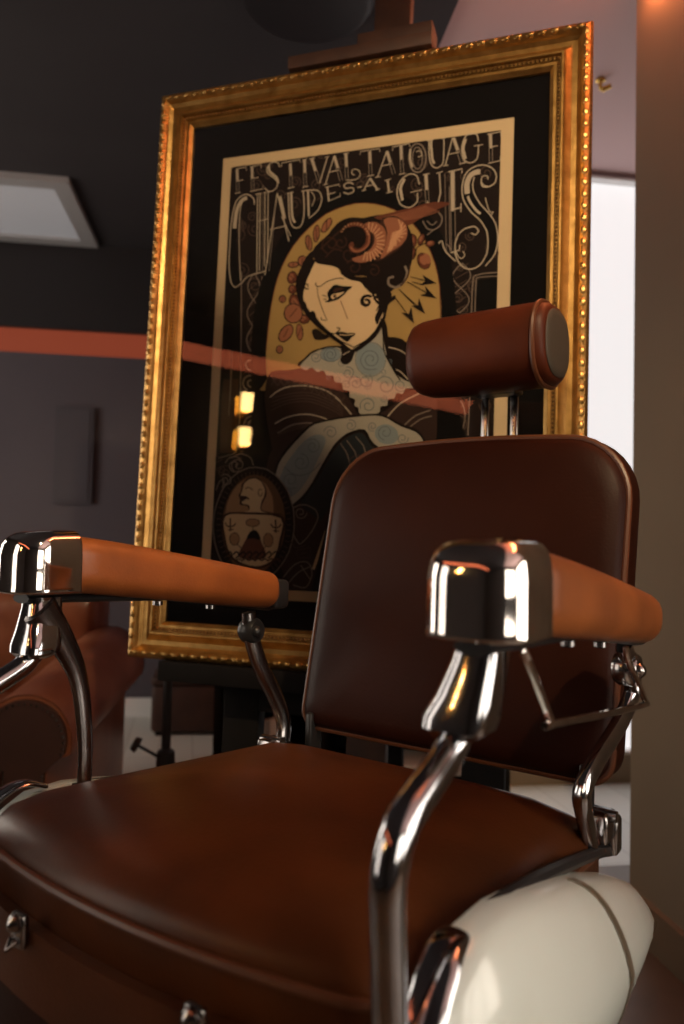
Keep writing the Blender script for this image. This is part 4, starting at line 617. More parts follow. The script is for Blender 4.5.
L dim 1.9 -205.3,437.6 -198.9,438.6 -191.9,441 -187.9,445.7 -186,451.5 -187,457.2 -189.9,462.3 -194.6,465.6 -200,467.3 -205.2,466.8 -209.7,464.6 -212.4,461.1 -213.5,457 -212.7,453.1 -210.5,449.7 -207.3,447.6 -203.7,446.7 -200.4,447.3 -197.8,448.8 -196.4,451 -196,453.5 -196.7,455.6 -198.1,457.2 -200,457.9 -201.6,458.2
L dim 1.9 -186.1,452.9 -182.5,457.2 -179.2,462.9 -179.6,468.8 -182.1,474.1 -186.5,477.9 -191.8,480 -197.2,479.9 -202,478.2 -205.2,474.8 -206.8,470.8 -206.3,466.6 -204.4,462.9 -201.2,460.4 -197.5,459.1 -194,459.3 -191,460.7 -189.2,462.9 -188.4,465.5 -188.9,467.9 -190.2,470 -192.1,471.2 -194.1,471.7 -195.8,471.1 -197.1,470.4
L dim 1.9 -199.8,213.1 -205,214.8 -210.6,217.8 -213.4,222.3 -214.4,227.3 -213,231.9 -210,235.7 -205.7,237.8 -201,238.4 -196.8,237.2 -193.3,234.8 -191.4,231.5 -190.9,228 -192.1,224.9 -194.2,222.4 -197.1,221.1 -200.2,220.9 -202.8,221.8 -204.8,223.4 -205.7,225.5 -205.8,227.5 -205,229.2 -203.7,230.4 -202,230.7 -200.7,230.6
L dim 1.9 -211.5,263.3 -217.3,262.9 -223.9,261.5 -228.2,257.7 -230.6,252.8 -230.6,247.7 -228.6,243 -224.8,239.7 -220.2,237.8 -215.5,237.9 -211.3,239.4 -208.4,242.2 -206.8,245.7 -207,249.2 -208.5,252.3 -211.1,254.4 -214.2,255.4 -217.1,255.2 -219.7,254.1 -221.2,252.3 -221.9,250.2 -221.6,248.3 -220.6,246.7 -219,246 -217.6,245.6
L dim 1.9 -266.6,430.7 -272.2,434.2 -279.4,437.3 -286.2,436.7 -292.1,434.1 -295.9,429.6 -297.6,424.2 -296.6,418.9 -293.8,414.2 -289.4,411.2 -284.3,409.7 -279.5,410.3 -275.5,412.3 -273,415.5 -272.1,419.2 -272.9,422.7 -274.9,425.6 -277.8,427.4 -281,428.1 -283.8,427.5 -286,426.2 -287.1,424.3 -287.4,422.2 -286.5,420.5 -285.4,419.3
L dim 1.9 -232.7,418.6 -226.7,420.4 -219.3,421.3 -213.1,418.9 -208.2,414.9 -205.7,409.6 -205.3,404.2 -207.3,399.4 -210.9,395.8 -215.6,394.1 -220.6,394.1 -225,395.9 -228.3,398.9 -229.9,402.5 -230,406.3 -228.5,409.3 -226,411.6 -222.9,412.4 -219.8,412.3 -217.3,411 -215.5,409.1 -214.9,407 -215.1,405 -216.3,403.7 -217.6,402.8
L dim 1.9 -301.7,423.7 -301.4,427.2 -300.4,431.2 -297.6,433.7 -294.1,435 -290.3,434.9 -286.9,433.6 -284.5,431.2 -283.1,428.4 -283.1,425.6 -284.2,423.1 -286.3,421.4 -288.8,420.5 -291.3,420.7 -293.6,421.7 -295.1,423.3 -295.9,425.2 -295.8,427 -295,428.5 -293.7,429.4 -292.2,429.7 -290.7,429.5 -289.6,428.8 -289,427.9
L dim 1.9 -229.8,386.7 -235.6,386.3 -242.1,384.8 -246.2,380.9 -248.5,376.1 -248.2,370.9 -246.1,366.3 -242.2,363 -237.6,361.1 -232.9,361.2 -228.7,362.8 -225.9,365.6 -224.5,369.1 -224.9,372.6 -226.4,375.7 -229.1,377.8 -232.2,378.8 -235.1,378.6 -237.6,377.5 -239.1,375.6 -239.7,373.5 -239.3,371.6 -238.2,370.1 -236.6,369.3 -235.2,369
L dim 1.9 -285.1,363.4 -280.8,362.5 -275.6,362.3 -271.7,364.3 -268.9,367.3 -267.9,370.9 -268.3,374.6 -270.4,377.7 -273.3,380 -276.8,380.8 -280.2,380.6 -282.9,379.1 -284.8,376.9 -285.4,374.4 -285,371.9 -283.5,369.9 -281.5,368.5 -279.3,368.1 -277.2,368.4 -275.6,369.4 -274.7,370.8 -274.6,372.2 -275,373.5 -276,374.4 -276.9,374.9
L dim 1.9 -194.1,269.3 -192.5,265.4 -189.8,261.1 -185.7,259 -181.2,258.3 -177.1,259.4 -173.7,261.6 -171.8,264.8 -171.3,268.4 -172.4,271.6 -174.6,274.2 -177.6,275.6 -180.7,276 -183.5,275.1 -185.8,273.5 -186.9,271.3 -187.1,269 -186.2,267 -184.7,265.5 -182.9,264.8 -181.1,264.7 -179.6,265.4 -178.5,266.4 -178.3,267.6
L dim 1.9 -177.1,433.7 -180.3,436.6 -184.7,439.4 -189.3,439.8 -193.5,438.7 -196.6,436.2 -198.5,432.8 -198.6,429.2 -197.3,425.8 -194.8,423.3 -191.7,421.8 -188.4,421.6 -185.5,422.5 -183.4,424.3 -182.3,426.7 -182.4,429.1 -183.3,431.2 -185,432.7 -187,433.5 -188.9,433.5 -190.6,432.8 -191.6,431.7 -192,430.4 -191.6,429.2 -191.1,428.2
L dim 1.9 -307,464.2 -306.2,464.9 -301,465 -296.9,462.9 -293.8,459.7 -292.5,456 -292.7,452.2 -294.5,449.2 -297.3,447 -300.8,446.2 -304.3,446.6 -307,448.2 -307,450.5 -307,453.1 -307,455.6 -307,457.6 -306.5,458.9 -304.3,459.2 -302.1,458.9 -300.5,457.8 -299.4,456.4 -299.2,454.9 -299.5,453.6 -300.4,452.8 -301.4,452.3
L dim 1.9 -186.3,318.9 -189.1,320.8 -191.9,323.4 -192.8,326.6 -192.5,329.7 -190.9,332.3 -188.4,334 -185.5,334.6 -182.6,334.2 -180.2,332.8 -178.6,330.9 -178,328.6 -178.3,326.4 -179.5,324.7 -181.3,323.6 -183.2,323.3 -185.1,323.6 -186.5,324.6 -187.5,325.9 -187.7,327.2 -187.3,328.5 -186.6,329.4 -185.5,329.8 -183.7,329.5
L dim 1.9 -275.5,166 -270.1,166 -263.8,166 -259.2,166 -256.1,166 -259,168.2 -262.8,170.6 -267.2,171.2 -271.3,170.4 -274.5,168.3 -276.6,166 -274.2,166 -271.6,166 -268.8,166 -266.3,166 -264.6,166 -266.7,166
L dim 1.9 -250.6,456.9 -247.3,455.7 -243.8,453.7 -241.9,450.8 -241.3,447.6 -242.1,444.7 -243.9,442.4 -246.6,441.1 -249.5,440.8 -252.2,441.7 -254.4,443.2 -255.7,445.3 -256,447.6 -255.4,449.6 -254,451.1 -252.2,451.8 -250.3,451.9 -248.6,451.3 -247.3,450.2 -246.7,448.9 -246.6,447.6 -247.1,446.6 -248,445.9 -249.9,445.8
L dim 1.9 -260,377.8 -260.6,382.7 -262.3,388.3 -266.4,391.9 -271.4,394.1 -276.6,394.1 -281.3,392.6 -284.5,389.5 -286.3,385.6 -286,381.6 -284.3,378 -281.3,375.5 -277.7,374.1 -274.1,374.3 -271,375.5 -269,377.6 -268.1,380.2 -268.4,382.7 -269.6,384.8 -271.5,386.2 -273.7,386.8 -275.6,386.5 -277.2,385.7 -277.9,384.4 -278.2,383.2
L dim 1.9 -222.7,166 -219.7,166 -217,167 -217.2,171.8 -219.3,176 -222.9,178.9 -227.3,180.4 -231.7,180.2 -235.7,178.6 -238.3,175.7 -239.7,172.4 -239.3,169 -237.8,166.1 -235.2,166 -232.1,166 -229.2,166 -226.7,166 -225.2,166.7 -224.5,168.8 -224.9,170.8 -226,172.4 -227.5,173.3 -229.2,173.6 -230.6,173.1 -231.7,172.4
L dim 1.9 -206.3,291.7 -208.8,287.2 -212.8,282.4 -218.3,280.5 -224,280.4 -229.1,282.5 -233,285.9 -234.8,290.2 -234.9,294.7 -233.1,298.5 -229.9,301.4 -226,302.6 -221.9,302.5 -218.5,300.9 -216,298.5 -214.9,295.6 -215,292.7 -216.4,290.4 -218.5,288.7 -220.9,288.2 -223.2,288.4 -225,289.5 -226.1,290.9 -226.3,292.5 -226.1,293.8
L dim 1.9 -256.2,287 -261.1,285.1 -267.3,283.7 -272.7,285.2 -277.2,288.2 -279.7,292.5 -280.5,297.1 -279.1,301.2 -276.3,304.5 -272.4,306.3 -268.1,306.7 -264.3,305.5 -261.3,303.3 -259.7,300.3 -259.3,297.2 -260.4,294.5 -262.3,292.4 -264.9,291.4 -267.5,291.4 -269.7,292.3 -271.4,293.7 -272,295.4 -272,297.1 -271.1,298.3 -270.1,299.1
L dim 1.9 -273.2,234.8 -276,238.7 -278.4,243.8 -277.7,248.6 -275.3,252.7 -271.3,255.4 -266.7,256.6 -262.2,255.9 -258.3,253.9 -255.8,250.8 -254.7,247.3 -255.3,243.9 -257.1,241 -259.9,239.3 -263.1,238.7 -266.1,239.2 -268.5,240.7 -270,242.7 -270.5,244.9 -269.9,246.9 -268.7,248.5 -267,249.2 -265.3,249.4 -263.8,248.8 -262.8,248
L dim 1.9 -194.7,220.5 -191.5,224.4 -187,228.4 -181.6,229.6 -176.2,228.9 -171.8,226.4 -168.7,222.7 -167.7,218.4 -168.3,214.2 -170.7,210.9 -174.1,208.6 -178,207.9 -181.7,208.5 -184.7,210.4 -186.6,212.9 -187.2,215.8 -186.6,218.5 -184.9,220.5 -182.7,221.8 -180.4,222 -178.2,221.5 -176.7,220.3 -175.9,218.8 -176,217.3 -176.4,216.1
L dim 1.9 -284.4,382.4 -282.2,386.5 -278.6,390.9 -273.6,392.6 -268.4,392.6 -263.8,390.7 -260.2,387.6 -258.4,383.7 -258.3,379.6 -259.9,376.2 -262.7,373.6 -266.2,372.5 -269.9,372.6 -273.1,374 -275.4,376.2 -276.4,378.9 -276.4,381.5 -275.2,383.6 -273.3,385.1 -271.1,385.6 -269,385.3 -267.3,384.4 -266.3,383.1 -266.1,381.6 -266.3,380.5
L dim 1.9 -218.7,222.6 -223.6,221.9 -229,220.2 -232.2,216.6 -233.9,212.4 -233.4,208.1 -231.4,204.3 -227.9,201.8 -223.9,200.6 -220,201 -216.5,202.6 -214.3,205.1 -213.3,208.2 -213.8,211.1 -215.3,213.6 -217.6,215.1 -220.3,215.8 -222.8,215.4 -224.8,214.3 -226,212.7 -226.4,210.9 -225.9,209.3 -224.9,208 -223.5,207.5 -222.3,207.3
L dim 1.9 -176,282.5 -173.3,287.8 -171.4,294.5 -173.2,300.5 -177.1,305.4 -182.6,308.3 -188.6,309.2 -194.1,307.8 -198.5,304.8 -201,300.6 -201.6,296 -200.1,291.8 -197.2,288.4 -193.4,286.6 -189.3,286.1 -185.7,287.2 -182.9,289.3 -181.6,292.1 -181.4,295 -182.5,297.4 -184.4,299.2 -186.6,300 -188.8,300 -190.5,299 -191.6,297.9
L dim 1.9 -225,490 -231,490.9 -238.2,490.9 -243.3,487.9 -246.9,483.4 -247.9,478.1 -246.8,472.9 -243.6,468.7 -239.3,465.8 -234.4,464.8 -229.7,465.4 -226.1,467.7 -223.8,470.9 -223.3,474.6 -224.2,478.1 -226.4,480.8 -229.3,482.5 -232.4,483 -235.3,482.4 -237.3,480.9 -238.4,478.9 -238.5,476.8 -237.7,475 -236.3,473.9 -234.9,473.2
L dim 1.9 -207.8,464.4 -205.1,469.3 -203.1,475.5 -204.6,481.2 -208.1,486.1 -213.1,489.1 -218.8,490.4 -224,489.4 -228.3,486.9 -230.8,483 -231.5,478.7 -230.3,474.6 -227.7,471.3 -224.1,469.3 -220.2,468.6 -216.8,469.5 -214.1,471.3 -212.8,473.8 -212.5,476.5 -213.5,478.9 -215.2,480.7 -217.3,481.6 -219.3,481.7 -220.9,480.9 -222,479.9
P black 0 -307,893 -271,889 -255,600 -252,471 -265,460 -300,460 -307,701
P umber 0 -297,635 -260,634 -254,479 -267,466 -298,466 -301,586
L grey 1.8 -267,885.1 -259.6,737.3 -254,599.4 -251.3,478.6 -262.7,463.7 -299.3,454.6
L grey 1.3 -291,704.4 -288.6,703.1 -285.4,700.5 -282.8,692.4 -281.5,676.2 -280.9,654.6 -280.5,630.9 -280.2,602.6 -280.1,572.3 -280.1,550.9
L grey 1.3 -279.1,701.8 -278.9,682.4 -278.6,655.2 -278.4,630.8 -278.6,612 -278.9,596 -279.1,585.1
P black 0 270,820 311,821 311,749 269,750
L grey 2.2 260,751 260,770 260,797 261,817 262,826 264,830 270,831 284,833 301,833 311,833
L grey 1.8 267,752.3 267,771 267.1,797 267.7,816.8 268.2,824.2 269.2,825.4 274,825.6 286,826 301.7,825.4 311,824.9
L grey 2 -235.1,877.7 -229.2,869.5 -224.2,861.3 -220.7,853.3 -219.4,845.5 -220.3,837.8 -223.3,830.4 -227.9,823 -233.4,815.7 -238.9,808.4 -243.5,801 -246.5,793.5 -247.4,785.8 -246,778 -242.6,770.1 -237.6,762.1 -231.7,754 -225.8,746 -220.8,738.1 -217.4,730.2 -216.1,722.5 -217,714.9 -220,707.5 -224.6,700.1 -230,692.8
L grey 2 -235.1,877.7 -240.6,870.4 -245.2,863 -248.2,855.5 -249.1,847.8 -247.8,840 -244.3,832 -239.3,823.8 -233.4,815.7 -227.5,807.5 -222.5,799.5 -219.1,791.6 -217.7,783.8 -218.7,776.2 -221.7,768.7 -226.2,761.4 -231.7,754 -237.1,746.7 -241.7,739.3 -244.7,731.8 -245.7,724.2 -244.3,716.5 -240.9,708.6 -235.9,700.7 -230,692.8
L dim 1.6 -244.9,861.2 -224.9,875.8
L dim 1.6 -244.3,840.5 -224.3,855.1
L dim 1.6 -243.7,819.8 -223.8,834.5
L dim 1.6 -243.1,799.2 -223.2,813.9
L dim 1.6 -242.5,778.6 -222.7,793.4
L dim 1.6 -242,758 -222.1,772.8
L dim 1.6 -241.4,737.5 -221.6,752.4
L dim 1.6 -240.8,717 -221,731.9
L dim 1.6 -240.3,696.6 -220.5,711.6
L grey 2 -214.9,869 -215.2,835.2 -215.6,787.4 -215.5,742.3 -215.3,705 -214.6,670.4 -212.5,639.5 -208.6,614.6 -203.4,593.5 -196.8,571.2 -187.3,542.7 -176.4,513.1 -168.7,492.4
L grey 2 238.3,858.6 243,853.8 247.3,849 251,844.2 253.8,839.5 255.6,835 256,830.5 255.3,826.2 253.3,821.9 250.2,817.8 246.2,813.7 241.6,809.6 236.7,805.6 231.7,801.6 227.1,797.5 223.1,793.4 220,789.2 218,784.9 217.2,780.6 217.7,776.1 219.4,771.6 222.3,767 226,762.3 230.4,757.6 235.1,752.9
L grey 2 238.3,858.6 233.3,854.6 228.7,850.6 224.6,846.5 221.5,842.3 219.5,838 218.8,833.7 219.3,829.2 221,824.6 223.9,819.9 227.6,815.2 232,810.4 236.7,805.6 241.3,800.8 245.7,796.1 249.4,791.4 252.2,786.8 253.9,782.3 254.4,777.8 253.6,773.5 251.7,769.3 248.6,765.1 244.6,761 240,756.9 235.1,752.9
L dim 1.6 225.1,844.5 250.8,857.1
L dim 1.6 224.6,826.8 250.3,839.5
L dim 1.6 224,809.1 249.7,821.9
L dim 1.6 223.5,791.4 249.2,804.3
L dim 1.6 223,773.8 248.6,786.7
L dim 1.6 222.5,756.2 248.1,769.2
L grey 2.2 187,911 188,907 189,900 191,892 197,881 204,868 210,855 215,839 219,823 222,811
L grey 2.2 191,907 194,906 200,905 205,902 212,894 218,885 223,878
L grey 2.7 -237,606 -240,610 -245,614 -248,619 -249,624 -248,629 -247,633 -244,637 -240,639 -236,641 -232,641 -227,640 -223,639 -219,636 -217,633 -215,629 -215,626 -215,622 -216,619 -218,617 -221,615 -224,614 -227,614 -230,615 -233,616 -235,618 -236,620 -237,622 -237,624 -237,627 -236,628 -234,629 -233,630 -231,630 -230,630 -228,629
L grey 2.2 -242,528 -241,532 -239,538 -236,543 -232,546 -227,548 -221,548 -216,547 -211,545 -208,542 -205,538 -204,533 -203,529 -204,526 -207,522 -210,520 -213,518 -218,518 -221,518 -224,520 -227,522 -229,525 -230,528 -230,531 -230,533 -228,536 -226,537 -224,538 -222,538 -219,538 -217,537 -216,536 -215,534 -214,532 -214,531 -215,530 -216,529
L light 2.9 -221,653 -224,653 -227,652 -230,652 -233,653 -236,654 -239,656 -241,658 -242,660 -243,662 -244,665 -244,667 -244,669 -243,671 -242,673 -240,674 -238,676 -236,676 -234,676 -232,676 -230,676 -229,675 -227,674 -226,673 -225,671 -224,670 -224,668 -225,666 -226,664 -228,663 -230,663 -231,664
L grey 2.2 -164,470 -165,468 -165,464 -166,460 -166,457 -168,454 -170,452 -172,449 -174,447 -176,445 -179,443 -182,442 -185,440 -188,440 -191,439 -195,439 -198,439 -201,440 -205,441 -208,442 -211,443 -214,445 -216,447 -219,450 -221,452 -223,455 -225,458 -226,461 -227,464 -228,468 -228,471 -228,474 -228,478 -227,481 -226,484 -225,487 -223,490 -221,492 -219,494 -216,496 -214,498 -211,500 -208,501 -205,502 -201,502 -198,502 -195,502 -191,501 -188,500 -185,499 -182,498 -179,496 -176,494 -174,491 -171,489 -170,486 -168,483 -166,480 -166,476 -165,473 -164,470
L grey 1.8 -186.3,470.4 -186.4,468.2 -186.6,467 -186.9,465.9 -187.3,464.8 -187.8,463.9 -188.4,463 -189.1,462.2 -189.9,461.4 -190.7,460.8 -191.7,460.3 -192.6,459.9 -193.6,459.6 -194.6,459.4 -196.7,459.4 -197.8,459.6 -198.8,459.9 -199.8,460.4 -200.8,460.9 -201.7,461.5 -202.5,462.3 -203.3,463.1 -204,464 -204.6,465 -205.2,466.1 -205.6,467.2 -205.9,468.3 -206.2,469.4 -206.3,470.6 -206.2,472.9 -206,474.1 -205.7,475.1 -205.2,476.2 -204.7,477.2 -204.1,478 -203.4,478.9 -202.6,479.6 -201.8,480.2 -200.9,480.7 -199.9,481.1 -198.9,481.4 -197.9,481.6 -195.8,481.6 -194.7,481.4 -193.7,481.1 -192.7,480.6 -191.8,480.1 -190.9,479.4 -190,478.7 -189.2,477.9 -188.5,477 -187.9,476 -187.4,474.9 -186.9,473.8 -186.6,472.6 -186.4,471.3
L dim 1.8 -197.8,500.3 -194.7,440.8
L dim 1.8 -229.1,482.1 -164.8,477.5
L grey 2.2 -283,443 -280,447 -276,452 -271,456 -265,457 -258,457 -253,456 -248,453 -244,448 -241,444 -240,439 -241,434 -243,430 -246,427 -250,424 -254,423 -258,423 -263,424 -266,426 -269,429 -271,432 -272,436 -272,439 -270,442 -268,444 -266,446 -263,446 -260,446 -258,446 -256,444 -254,443 -253,441 -252,439 -253,437 -254,436 -255,435 -256,434
L grey 2.2 -175,443 -174,445 -174,448 -173,450 -171,452 -168,453 -166,454 -164,454 -161,453 -159,452 -157,451 -156,449 -155,447 -155,445 -155,443 -156,442 -157,440 -158,439 -160,438 -161,438 -163,438 -164,439 -166,439 -167,440 -168,442 -168,444 -168,445 -167,446 -166,447 -165,448 -164,448 -163,447 -162,446
L grey 2.2 210,521 209,524 208,530 208,535 211,539 214,542 218,544 222,545 226,544 230,543 233,540 236,537 237,534 237,530 237,526 235,524 233,521 230,520 228,519 225,519 222,520 220,522 218,524 217,526 216,529 217,531 218,533 219,534 221,535 223,536 224,536 226,535 227,534 228,533 228,532 228,530
L grey 2.2 202,563 212,567 226,572 238,573 245,565 250,553 253,540 252,526 249,511 247,500
L grey 1.8 261,575.6 259.6,496.4
L dim 2.2 225,535 228,536 233,538 237,539 241,538 245,536 249,534 251,532 254,528 255,525 256,521 256,518 255,514 253,512 251,509 249,507 246,506 244,506 241,505 238,506 236,507 234,509 232,510 231,512 230,515 230,517 230,519 231,520 232,522 233,523 235,524 236,524 238,524 240,524 241,523 242,522
L dim 2.2 205,523 204,521 202,518 201,515 201,512 202,510 203,507 205,505 207,503 209,502 211,501 214,501 216,501 218,502 220,503 221,504 222,506 223,508 223,510 223,511 222,513 222,514 220,516 219,517 218,517 216,518 214,518 213,517 212,516 211,515 211,514 211,513 212,511
P black 0 -222,315 -259,366 -241,456 -224,538 -227,598 -231,650 -233,698 -233,740 -231,777 -227,812 -220,845 -211,874 -200,902 -187,930 -172,956 -155,979 -136,999 -116,1016 -93,1030 -66,1041 -37,1049 -8,1052 22,1049 51,1042 78,1032 103,1022 125,1008 146,991 164,971 181,947 195,921 206,894 214,865 220,832 225,798 229,761 232,715 237,654 241,586 244,527 258,487 270,456 236,425 108,379 -78,330
P ochre 0 -174,600 -207,607 -199,618 -190,632 -193,649 -195,670 -196,696 -195,727 -193,763 -189,798 -184,830 -177,860 -167,888 -155,912 -141,934 -125,953 -107,970 -88,985 -68,998 -46,1006 -23,1012 1,1015 24,1013 47,1008 69,1000 89,990 107,977 125,961 142,940 157,916 170,891 180,865 186,839 192,813 195,790 197,767 198,738 200,697 203,650 202,616 208,603 210,602 179,602 78,599 -64,598
L rust 2.2 -196,696 -195,722 -193,761 -189,798 -184,830 -177,860 -167,888 -155,912 -141,934 -125,953 -107,970 -88,985 -68,998 -46,1006 -23,1012 1,1015 24,1013 47,1008 69,1000 89,990 107,977 125,961 142,940 157,916 170,891 180,865 187,839 192,813 194,786 196,758 196,738
L grey 7.8 -292,1130 -286,1073
L ink 4.6 -292,1130 -286,1073
L light 4.6 -292,1130 -289,1101
L light 2 -294.2,1131.4 -269,1132.9 -267.9,1124.4
L light 2 -288.8,1101.9 -273.6,1103
L light 2 -293.5,1072.6 -279.6,1073.3
L grey 7.8 -254,1131 -249,1074
L ink 4.6 -254,1131 -249,1074
L light 4.6 -254,1131 -252,1103
L light 2 -258.8,1131.6 -231.4,1134 -230.3,1125.5
L light 2 -251,1103.1 -236.1,1104.2
L light 2 -254.4,1072.6 -223.9,1074.9 -223.8,1083.1
L light 2.5 -185,1122 -186,1125 -187,1129 -189,1132 -193,1134 -198,1136 -203,1136 -208,1134 -212,1130 -215,1126 -216,1121 -216,1116 -214,1112 -210,1107 -204,1103 -199,1099 -194,1094 -190,1090 -188,1085 -188,1079 -190,1074 -194,1070 -198,1068 -203,1067 -208,1067 -213,1070 -217,1074 -220,1077
L light 5 -211,1129 -211,1125 -211,1120 -209,1114 -204,1110 -198,1104 -192,1099 -189,1093 -187,1087 -186,1083
L grey 7.8 -159,1127 -154,1070
L ink 4.6 -159,1127 -154,1070
L light 4.6 -159,1127 -156,1098
L light 2 -180.2,1121.3 -180.6,1130.8 -135.9,1133 -134.9,1125.3
L light 2 -161.7,1068.5 -146.1,1070.1
L grey 7.8 -125,1132 -120,1068
L ink 4.6 -125,1132 -120,1068
L light 4.6 -125,1132 -122,1100
L light 2 -130.3,1129.9 -119,1131.9
L light 2 -126.7,1066.5 -112.4,1068.3
L grey 7.8 -107,1130 -86,1072
L ink 4.6 -107,1130 -86,1072
L light 4.6 -107,1130 -97,1101
L light 2.5 -86,1071 -70,1130
L light 2 -113,1131.1 -99.9,1131.7
L light 2 -76.2,1129.6 -65.6,1130.5
L grey 7.8 -54,1130 -35,1071
L ink 4.6 -54,1130 -35,1071
L light 4.6 -54,1130 -44,1101
L light 2.5 -54,1131 -72,1067
L light 2 -66.4,1093.7 -42,1096.3
L light 2 -76.9,1066.2 -66.4,1067.2
L grey 7.8 -27,1132 -22,1071
L ink 4.6 -27,1132 -22,1071
L light 4.6 -27,1132 -24,1101
L light 2 -33,1131.8 -20.3,1132.4
L light 2 -23.5,1069.9 -17.4,1069.4 -8.8,1068.9 -1.7,1069.4 3.1,1071.6 6.5,1074.8 8.2,1078.4 7.9,1082.5 5.9,1087 3.2,1090.4 -0.5,1092.4 -4.9,1093.3 -8.4,1093 -10.4,1090.8 -11.5,1087.3 -11.4,1084.3 -9.6,1082.4 -6.6,1080.9 -4.4,1080
L grey 7.8 28,1130 32,1074
L ink 4.6 28,1130 32,1074
L light 4.6 28,1130 30,1102
L light 2 6.4,1125.3 6.1,1132.2 50.3,1132.9 51.1,1126
L light 2 24.4,1072.9 40.1,1074.3
L grey 7.8 67,1124 85,1071
L ink 4.6 67,1124 85,1071
L light 4.6 67,1124 76,1097
L light 2.5 67,1125 48,1069
L light 2 55.1,1092.7 78.5,1094.1
L light 2 42.6,1068.3 54.9,1069
L grey 7.8 98,1133 103,1070
L ink 4.6 98,1133 103,1070
L light 4.6 98,1133 100,1101
L light 2 79.6,1124.3 79.4,1132.2 116.8,1134.8 117.6,1126.9
L light 2 96,1068.3 110.3,1069.2
L grey 3.1 154,1097 154,1095 154,1091 153,1088 153,1084 152,1082 151,1079 150,1076 149,1074 147,1072 146,1071 144,1069 142,1068 140,1068 138,1068 136,1068 135,1068 133,1069 131,1070 129,1071 127,1073 125,1075 124,1077 122,1080 121,1083 120,1086 119,1089 118,1092 118,1096 117,1099 117,1102 117,1106 117,1109 117,1112 118,1115 119,1118 120,1121 121,1124 122,1126 124,1128 125,1129 127,1131 129,1132 130,1132 132,1132 134,1132 136,1132 138,1131 140,1130 142,1128 144,1127 146,1125 147,1122 148,1120 150,1117 151,1114 152,1111 153,1108 153,1104 154,1100 154,1097
L grey 2.2 146,1098 146,1096 146,1094 146,1091 146,1089 145,1086 145,1084 144,1082 143,1081 142,1079 142,1078 141,1077 140,1076 138,1076 137,1075 135,1076 134,1076 133,1077 132,1078 131,1079 130,1081 129,1083 128,1084 127,1087 126,1089 126,1091 125,1094 125,1096 125,1099 124,1101 124,1104 125,1106 125,1109 125,1111 126,1114 126,1116 127,1117 128,1119 128,1121 129,1122 130,1123 131,1124 132,1124 134,1124 136,1124 137,1124 138,1123 139,1122 140,1120 141,1119 142,1117 143,1115 144,1113 144,1111 145,1108 146,1106 146,1103 146,1100 146,1098
L light 4.5 119,1122 119,1116 119,1108 119,1100 121,1093 123,1086 125,1081
L light 2 131.7,1114.9 134.5,1115.2 138.4,1115.5 141.5,1114.6 143.2,1111.6 144.2,1107.5 144,1104.3 142,1102.8 138.8,1102.3 136.5,1102
L light 2.5 159,1134 160,1123 160,1107 162,1094 164,1086 167,1080 171,1075 175,1073 180,1072 184,1074 187,1076 190,1079 192,1087 192,1102 192,1121 191,1135
L light 5.4 164,1135 164,1124 166,1108 167,1096 169,1089 171,1085 173,1083
L light 2 154.9,1135 168.9,1136.3
L light 2 186,1136.1 196.7,1136.7
L grey 7.8 212,1134 232,1076
L ink 4.6 212,1134 232,1076
L light 4.6 212,1134 222,1105
L light 2.5 210,1135 196,1075
L light 2 201,1098.7 225.2,1100.9
L light 2 191.1,1074.8 202.7,1075.4
L light 2 225.9,1074.5 239.5,1076
L light 2.5 265,1119 264,1123 263,1129 261,1134 257,1137 253,1137 248,1137 244,1137 240,1136 236,1131 233,1124 231,1116 230,1108 231,1100 233,1091 235,1084 238,1079 243,1076 247,1074 252,1074 256,1075 260,1078 263,1082 264,1087 265,1092 265,1098 265,1105 265,1110
L light 5.4 238,1128 236,1122 234,1114 233,1106 235,1098 237,1090 239,1084
L light 2 255.3,1109.8 273.9,1110.4
L grey 7.8 289,1132 292,1069
L ink 4.6 289,1132 292,1069
L light 4.6 289,1132 291,1100
L light 2 282.6,1130.9 310.2,1133.3 310.9,1123.5
L light 2 290.5,1102.7 304.8,1103.9
L light 2 286.3,1067.6 311,1070.7 311,1079.3
L light 2.7 -243,1040 -243,1045 -244,1051 -247,1056 -252,1061 -259,1065 -265,1067 -272,1066 -279,1063 -285,1058 -290,1052 -293,1042 -296,1030 -298,1013 -300,992 -300,971 -300,947 -300,921 -299,900 -297,883 -294,870 -292,861
P ink 0 -252,1054 -256,1055 -264,1056 -271,1056 -275,1053 -279,1048 -282,1040 -283,1027 -284,1011 -284,993 -284,974 -284,955 -283,934 -280,907 -276,880 -275,860 -278,853 -284,854 -289,861 -292,873 -293,891 -294,911 -295,934 -296,959 -296,982 -295,1002 -294,1020 -291,1035 -287,1047 -281,1055 -275,1060 -266,1060 -257,1057
L light 9 -262,1058 -267,1057 -273,1055 -278,1050 -282,1043 -286,1034 -288,1023 -289,1010 -290,997 -290,988
L light 2 -271.1,1056.8 -273.3,1050.9 -276.3,1041.7 -278.3,1027.9 -278.7,1008.1 -278.2,983.7 -276.8,956.6 -274,923.2 -270.4,887.2 -267.8,861.8
L light 2.2 -292,861 -289,857 -286,852 -281,848 -277,849 -272,852 -266,856 -261,861 -256,867 -248,872 -234,875 -218,878 -206,880
L light 2.2 -236,1064 -228,876
L light 2.2 -230,1064 -222,881
L light 2.2 -218,1066 -210,892
L light 2.2 -210,1065 -203,898
L light 2 -241.4,1063.9 -225.2,1064.4
L light 2 -221.6,1065.1 -205.5,1065.6
L light 2 -230.4,999 -209.6,1001.4
L grey 1.1 -223.9,1063 -214.3,880.6
L light 2.5 -187,1060 -189,1045 -191,1024 -194,995 -199,954 -204,906 -208,871
L light 2.5 -187,1060 -153,944
L light 5.9 -180,1052 -166,998
L light 2 -202.1,976 -161,981
L grey 1.6 -190.2,1029.7 -198.3,879.2
L light 1.6 -174.3,1004.6 -148.9,955.5
